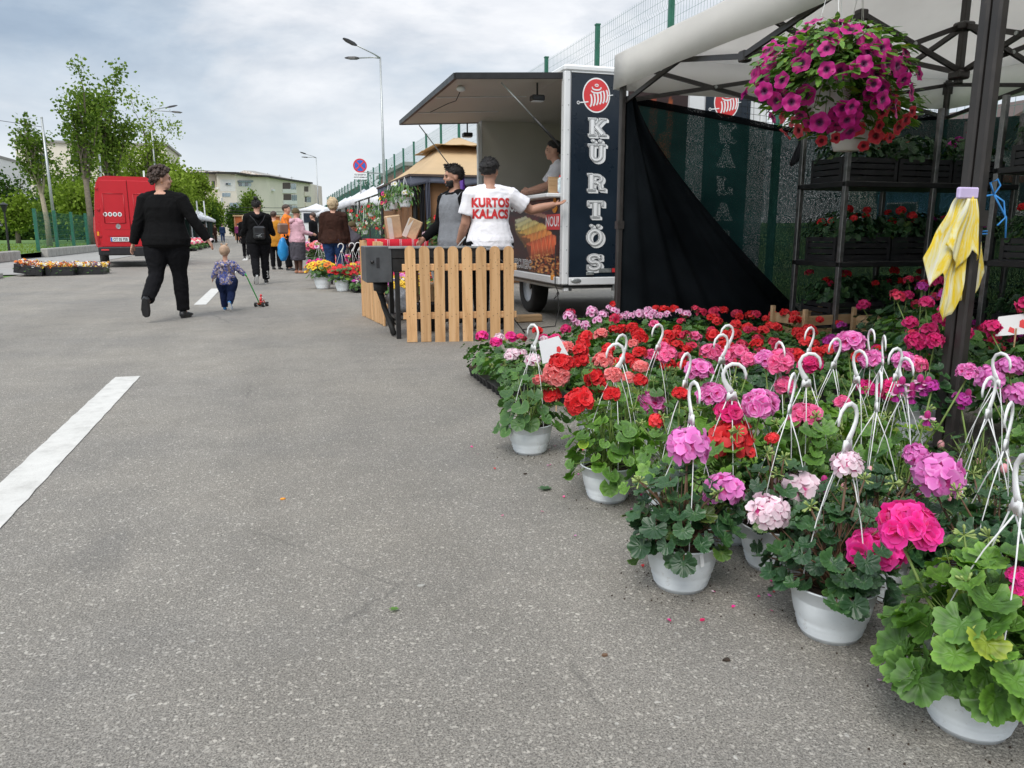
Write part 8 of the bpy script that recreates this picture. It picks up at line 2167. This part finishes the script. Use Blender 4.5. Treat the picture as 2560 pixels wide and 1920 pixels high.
# woman with bun and backpack
w3, j3 = person('young woman in black tracksuit with hair bun and small black backpack, walking away', (-.30, 16.55, 0), radians(4), 1.68, 1.3, 1.2, la=(10, 14, 55), ra=(10, 14, 60), ll=(-12, 28, -16), rl=(5, 2, 0), turn=-18, hair='bun', sole='sole_white', vox=.013, wr=.009)
MB().tube([(-.09, -.10, 1.44), (0, -.17, 1.38), (.09, -.10, 1.44)], .045, 10).build('hood', M['black_cloth'], w3, True)
bp = thing('backpack', 'small black leather backpack on the back of the woman with hair bun', 'backpack', w3.location, w3.rotation_euler.z); bp.scale = w3.scale
MB().cbox(-.11, .13, -.27, -.155, .93, 1.20, .035).build('body', M['sheath'], bp); MB().cbox(-.09, .11, -.295, -.271, .95, 1.06, .01).build('pocket', M['sheath'], bp)
MB().tube([(-.15, -.10, 1.42), (-.07, -.18, 1.32), (.0, -.19, 1.2)], .008, 6).tube([(.0, -.19, 1.2), (.10, -.17, 1.32), (.15, -.10, 1.42)], .008, 6).build('strap', M['sheath'], bp)
e = MB()
for (a, c) in (((-.04, .0), (.02, .03)), ((.02, .03), (.05, .045)), ((.0, .015), (-.02, -.03)), ((.01, .02), (.05, -.02)), ((-.04, 0), (-.06, .01)), ((.0, .01), (.02, -.02))): e.bar((a[0], -.2965, 1.0 + a[1]), (c[0], -.2965, 1.0 + c[1]), .002, .007)
e.build('emblem', M['zinc'], bp)
e = MB()
for k in range(5): e.bar((.115 + .012 * (k % 2), -.062, .14 + k * .03), (.150, -.058, .15 + k * .03), .003, .01)
e.build('leg_print', M['sole_white'], w3)
# blond woman, brown jacket
w4, _ = person('blond woman in dark brown jacket and blue jeans standing at the stall', (1.14, 15.9, 0), radians(-8), 1.70, 1.32, 1.1, la=(4, 10, 6), ra=(4, 10, 6), top='brown_jacket', bottom='denim', hair='bob', hairm='hair_blond', vox=.015, wr=.010, longcoat=.06)
# pink jacket woman with bag
w5, j5 = person('woman in pale pink quilted jacket, grey skirt and brown heels, seen from the side', (.55, 20.3, 0), radians(-62), 1.62, 1.30, 1.08, la=(10, 6, 55), ra=(16, 8, 60), top='pink_jacket', bottom='grey_skirt', btype='skirt', hair='cap', hairm='hair_olive', shoe='shoe_tan', vox=.016, wr=.012)
MB().tube([(-.09, -.10, 1.44), (0, -.17, 1.38), (.09, -.10, 1.44)], .05, 10).build('hood', M['pink_jacket'], w5, True)
hb_ = thing('handbag', 'brown shoulder bag carried by the woman in the pink jacket', 'handbag', (.22, 20.15, 0), radians(-62)); MB().cbox(-.05, .05, -.14, .14, .98, 1.24, .04).build('body', mat('brown_leather', (.20, .12, .09), .45), hb_); MB().tube([(0, -.1, 1.24), (.02, .0, 1.42), (0, .1, 1.24)], .008, 6).build('strap', M['shoe_tan'], hb_)
b = MB(); b.ball((0, 0, .26), (.14, .10, .30), 18, 14)
for i, v in enumerate(b.v):
    p = Vector(v); k = 1 - .55 * max(0, (p.z - .3) / .34); b.v[i] = (p.x * k + .03 * noise.noise(p * 9), p.y * k + .03 * noise.noise(p * 7), p.z + .02 * noise.noise(p * 5))
o = b.build('plastic_bag', mat('blue_bag', (.03, .33, .70), .35, var=.2, vscale=9, trans=.25, bump=.6, bscale=25), None, True); o.location = (.20, 20.6, .34); o.rotation_euler = (0, 0, .3); tag(o, 'bright blue plastic carrier bag hanging beside the woman in pink', 'bag')
person('young man in bright orange jacket looking right, behind the woman in pink', (.35, 21.9, 0), radians(-105), 1.76, 1.1, 1.1, la=(6, 12, 20), ra=(6, 14, 30), top='orange_jacket', hair='short', hairm='hair_brown', vox=.018, turn=-8, wr=.012, skinm='skin', face=True)
person('person in a mustard coat half hidden behind the orange jacket', (.02, 22.6, 0), radians(-20), 1.60, 1.2, 1.1, top='mustard', hair='short', hairm='hair_brown', vox=.02, longcoat=.2)
person('person in navy padded coat with dark hair, left of the orange jacket', (-.62, 31.5, 0), radians(-25), 1.62, 1.35, 1.1, ll=(-10, 20, 0), top='blue_coat', bottom='black_cloth', hair='short', hairm='hair_brown', vox=.024, detail=False, longcoat=.25, sole='sole_white')
person('long-haired blond woman in black walking beside the navy coat', (-1.05, 32, 0), radians(-8), 1.68, 1.05, 1.0, rl=(-12, 20, 0), top='black_knit', hair='long', hairm='hair_blond', vox=.024, detail=False, longcoat=.3, sole='sole_white')
person('grey-clad shopper bending over the flowers left of the brown jacket', (1.22, 18.6, 0), radians(-70), 1.65, 1.4, 1.1, lean=62, la=(50, 6, 10), ra=(50, 6, 10), top='grey_skirt', bottom='black_cloth', hair='cap', hairm='hair_olive', vox=.02, detail=False)
person('stooping stall keeper in dark grey right of the woman in brown', (1.75, 18.2, 0), radians(80), 1.60, 1.4, 1.1, lean=40, la=(40, 6, 20), ra=(40, 6, 20), top='grey_skirt', bottom='black_cloth', hair='short', hairm='hair_brown', vox=.02, detail=False)
person('dark dressed shopper farther along between the pink and the brown jackets', (1.25, 26.5, 0), radians(60), 1.66, 1.1, 1.0, top='black_cloth', bottom='black_cloth', hair='short', hairm='hair_brown', vox=.024, detail=False)
# far shoppers
for i, (px, py, tm, bm2, hm, rzz, lab) in enumerate(((597, 608, 'purple_coat', 'black_cloth', 'hair_black', 0, 'far shopper in a purple coat near the orange container, leftmost'), (604, 608, 'blue_coat', 'navy_cloth', 'hair_brown', 40, 'far shopper in dark blue touching the purple coat'), (614, 609, 'black_cloth', 'black_cloth', 'hair_brown', -30, 'far shopper in black just left of the woman with hair bun'), (622, 608, 'red_top', 'red_top', 'hair_black', 10, 'far shopper in red beside the woman with hair bun'), (686, 607, 'purple_coat', 'black_cloth', 'hair_brown', 0, 'far shopper in plum between the bun and the navy coat'), (712, 606, 'grey_fleece', 'denim', 'hair_brown', 90, 'far shopper in grey right of the navy coat'), (558, 606, 'blue_coat', 'denim', 'hair_brown', 0, 'man in dark jacket and jeans before the left tents'), (514, 609, 'brown_jacket', 'black_cloth', 'hair_brown', -20, 'person in brown under the nearest left tent'), (725, 610, 'black_cloth', 'denim', 'hair_black', 30, 'far shopper in black seen left of the mustard coat'), (540, 607, 'brown_jacket', 'brown_jacket', 'hair_brown', 60, 'stall keeper in brown under the left tents'))):
    g = G(px, py); sc_ = random.Random(i).uniform(.94, 1.04)
    person(lab, (g.x, g.y, 0), radians(rzz), 1.68 * sc_, 1.15, 1.05, ll=(-8, 12, 0), rl=(8, 4, 0), top=tm, bottom=bm2, hair='short', hairm=hm, vox=.03, detail=False, group='far shoppers')
g = G(530, 619); person('crouching woman in pale pink top and black trousers at the left stalls', (g.x, g.y, 0), radians(70), 1.62, 1.15, 1.05, lean=55, la=(45, 6, 20), ra=(40, 6, 20), ll=(95, 135, 30), rl=(80, 130, 30), top='white_top', bottom='black_cloth', hair='short', hairm='hair_brown', vox=.02, detail=False)
# bearded man in grey vest
m1, jm = person('bearded dark-haired man in grey hooded vest over black shirt, smiling to the left', (1.97, 8.72, 0), radians(112), 1.79, 1.12, 1.15, la=(-6, 10, 22), ra=(10, 8, 40), turn=-22, nod=-4, top='black_knit', vest='grey_fleece', bottom='black_cloth', hair='short', skinm='skin_tan', beard=True, vox=.010, wr=.005, face=True, sole='sole_white')
hb = MB()
for k in range(60):
    r = rh; hb.tube([jm['HP'](r.uniform(-.06, .06), r.uniform(-.03, .075), .10), jm['HP'](r.uniform(-.06, .06), r.uniform(-.05, .09), .135)], [.012, .004], 5)
hb.build('hair_quiff', M['hair_black'], m1, True)
# man in white t-shirt reaching to the counter
m2, jt = person('dark-haired man in white KURTOS KALACS t-shirt reaching to the trailer counter', (2.17, 7.93, 0), radians(-6), 1.80, 1.22, 1.22, la=(4, 12, 28), ra=(10, 58, 8, -46), turn=-24, top='white_tee', sleeve='short', bottom='black_cloth', hair='short', skinm='skin_tan', vox=.010, wr=.0045, sole='sole_white')
tm_ = jt['top'].data; bvh = BVHTree.FromPolygons([v.co.copy() for v in tm_.vertices], [tuple(p.vertices) for p in tm_.polygons])
for (txt, z, s) in (('KURTOS', 1.30, .118), ('KALACS', 1.19, .118)):
    me = text_mesh(txt, size=s, offset=.0065, sx=.80, spacing=1.08)
    import bmesh
    bm = bmesh.new(); bm.from_mesh(me)
    bmesh.ops.triangulate(bm, faces=bm.faces); 
    for _ in range(2): bmesh.ops.subdivide_edges(bm, edges=[e_ for e_ in bm.edges if e_.calc_length() > .018], cuts=1)
    bmesh.ops.triangulate(bm, faces=bm.faces)
    for v in bm.verts:
        x, y = v.co.x - .01, v.co.y; o0 = Vector((x, -.6, z + y)); hit = bvh.ray_cast(o0, Vector((0, 1, 0)))
        v.co = (hit[0] if hit[0] is not None else Vector((x, -.15, z + y))) + Vector((0, -.0036, 0))
    bm.to_mesh(me); bm.free(); me.materials.clear(); me.materials.append(M['ink_red']); link('shirt_print', me, m2)
# vendor inside
m3, _ = person('dark-haired vendor in white t-shirt and black gloves inside the trailer, half hidden', (3.52, 9.25, .52), radians(78), 1.66, 1.15, 1.1, lean=14, la=(35, 10, 40), ra=(30, 10, 45), top='white_tee', sleeve='short', bottom='black_cloth', hair='short', vox=.015, skinm='skin', face=True)
# purple folded parasol cloth between the two men
def par(u, v): return Vector((2.28 + .03 * cos(u * 6.28 * 1) * (.4 + 2.2 * v) - .05 * v, 9.6 + .07 * sin(u * 6.28) * (.3 + 1.6 * v), 1.74 - .34 * v + .015 * sin(u * 44)))
o = sheet('folded_parasol', par, 30, 8, mat('purple_cloth', (.13, .045, .36), .6, var=.25, vscale=8), None, thick=.003); tag(o, 'purple folded cloth hanging from the flap strut between the two men', 'cloth')
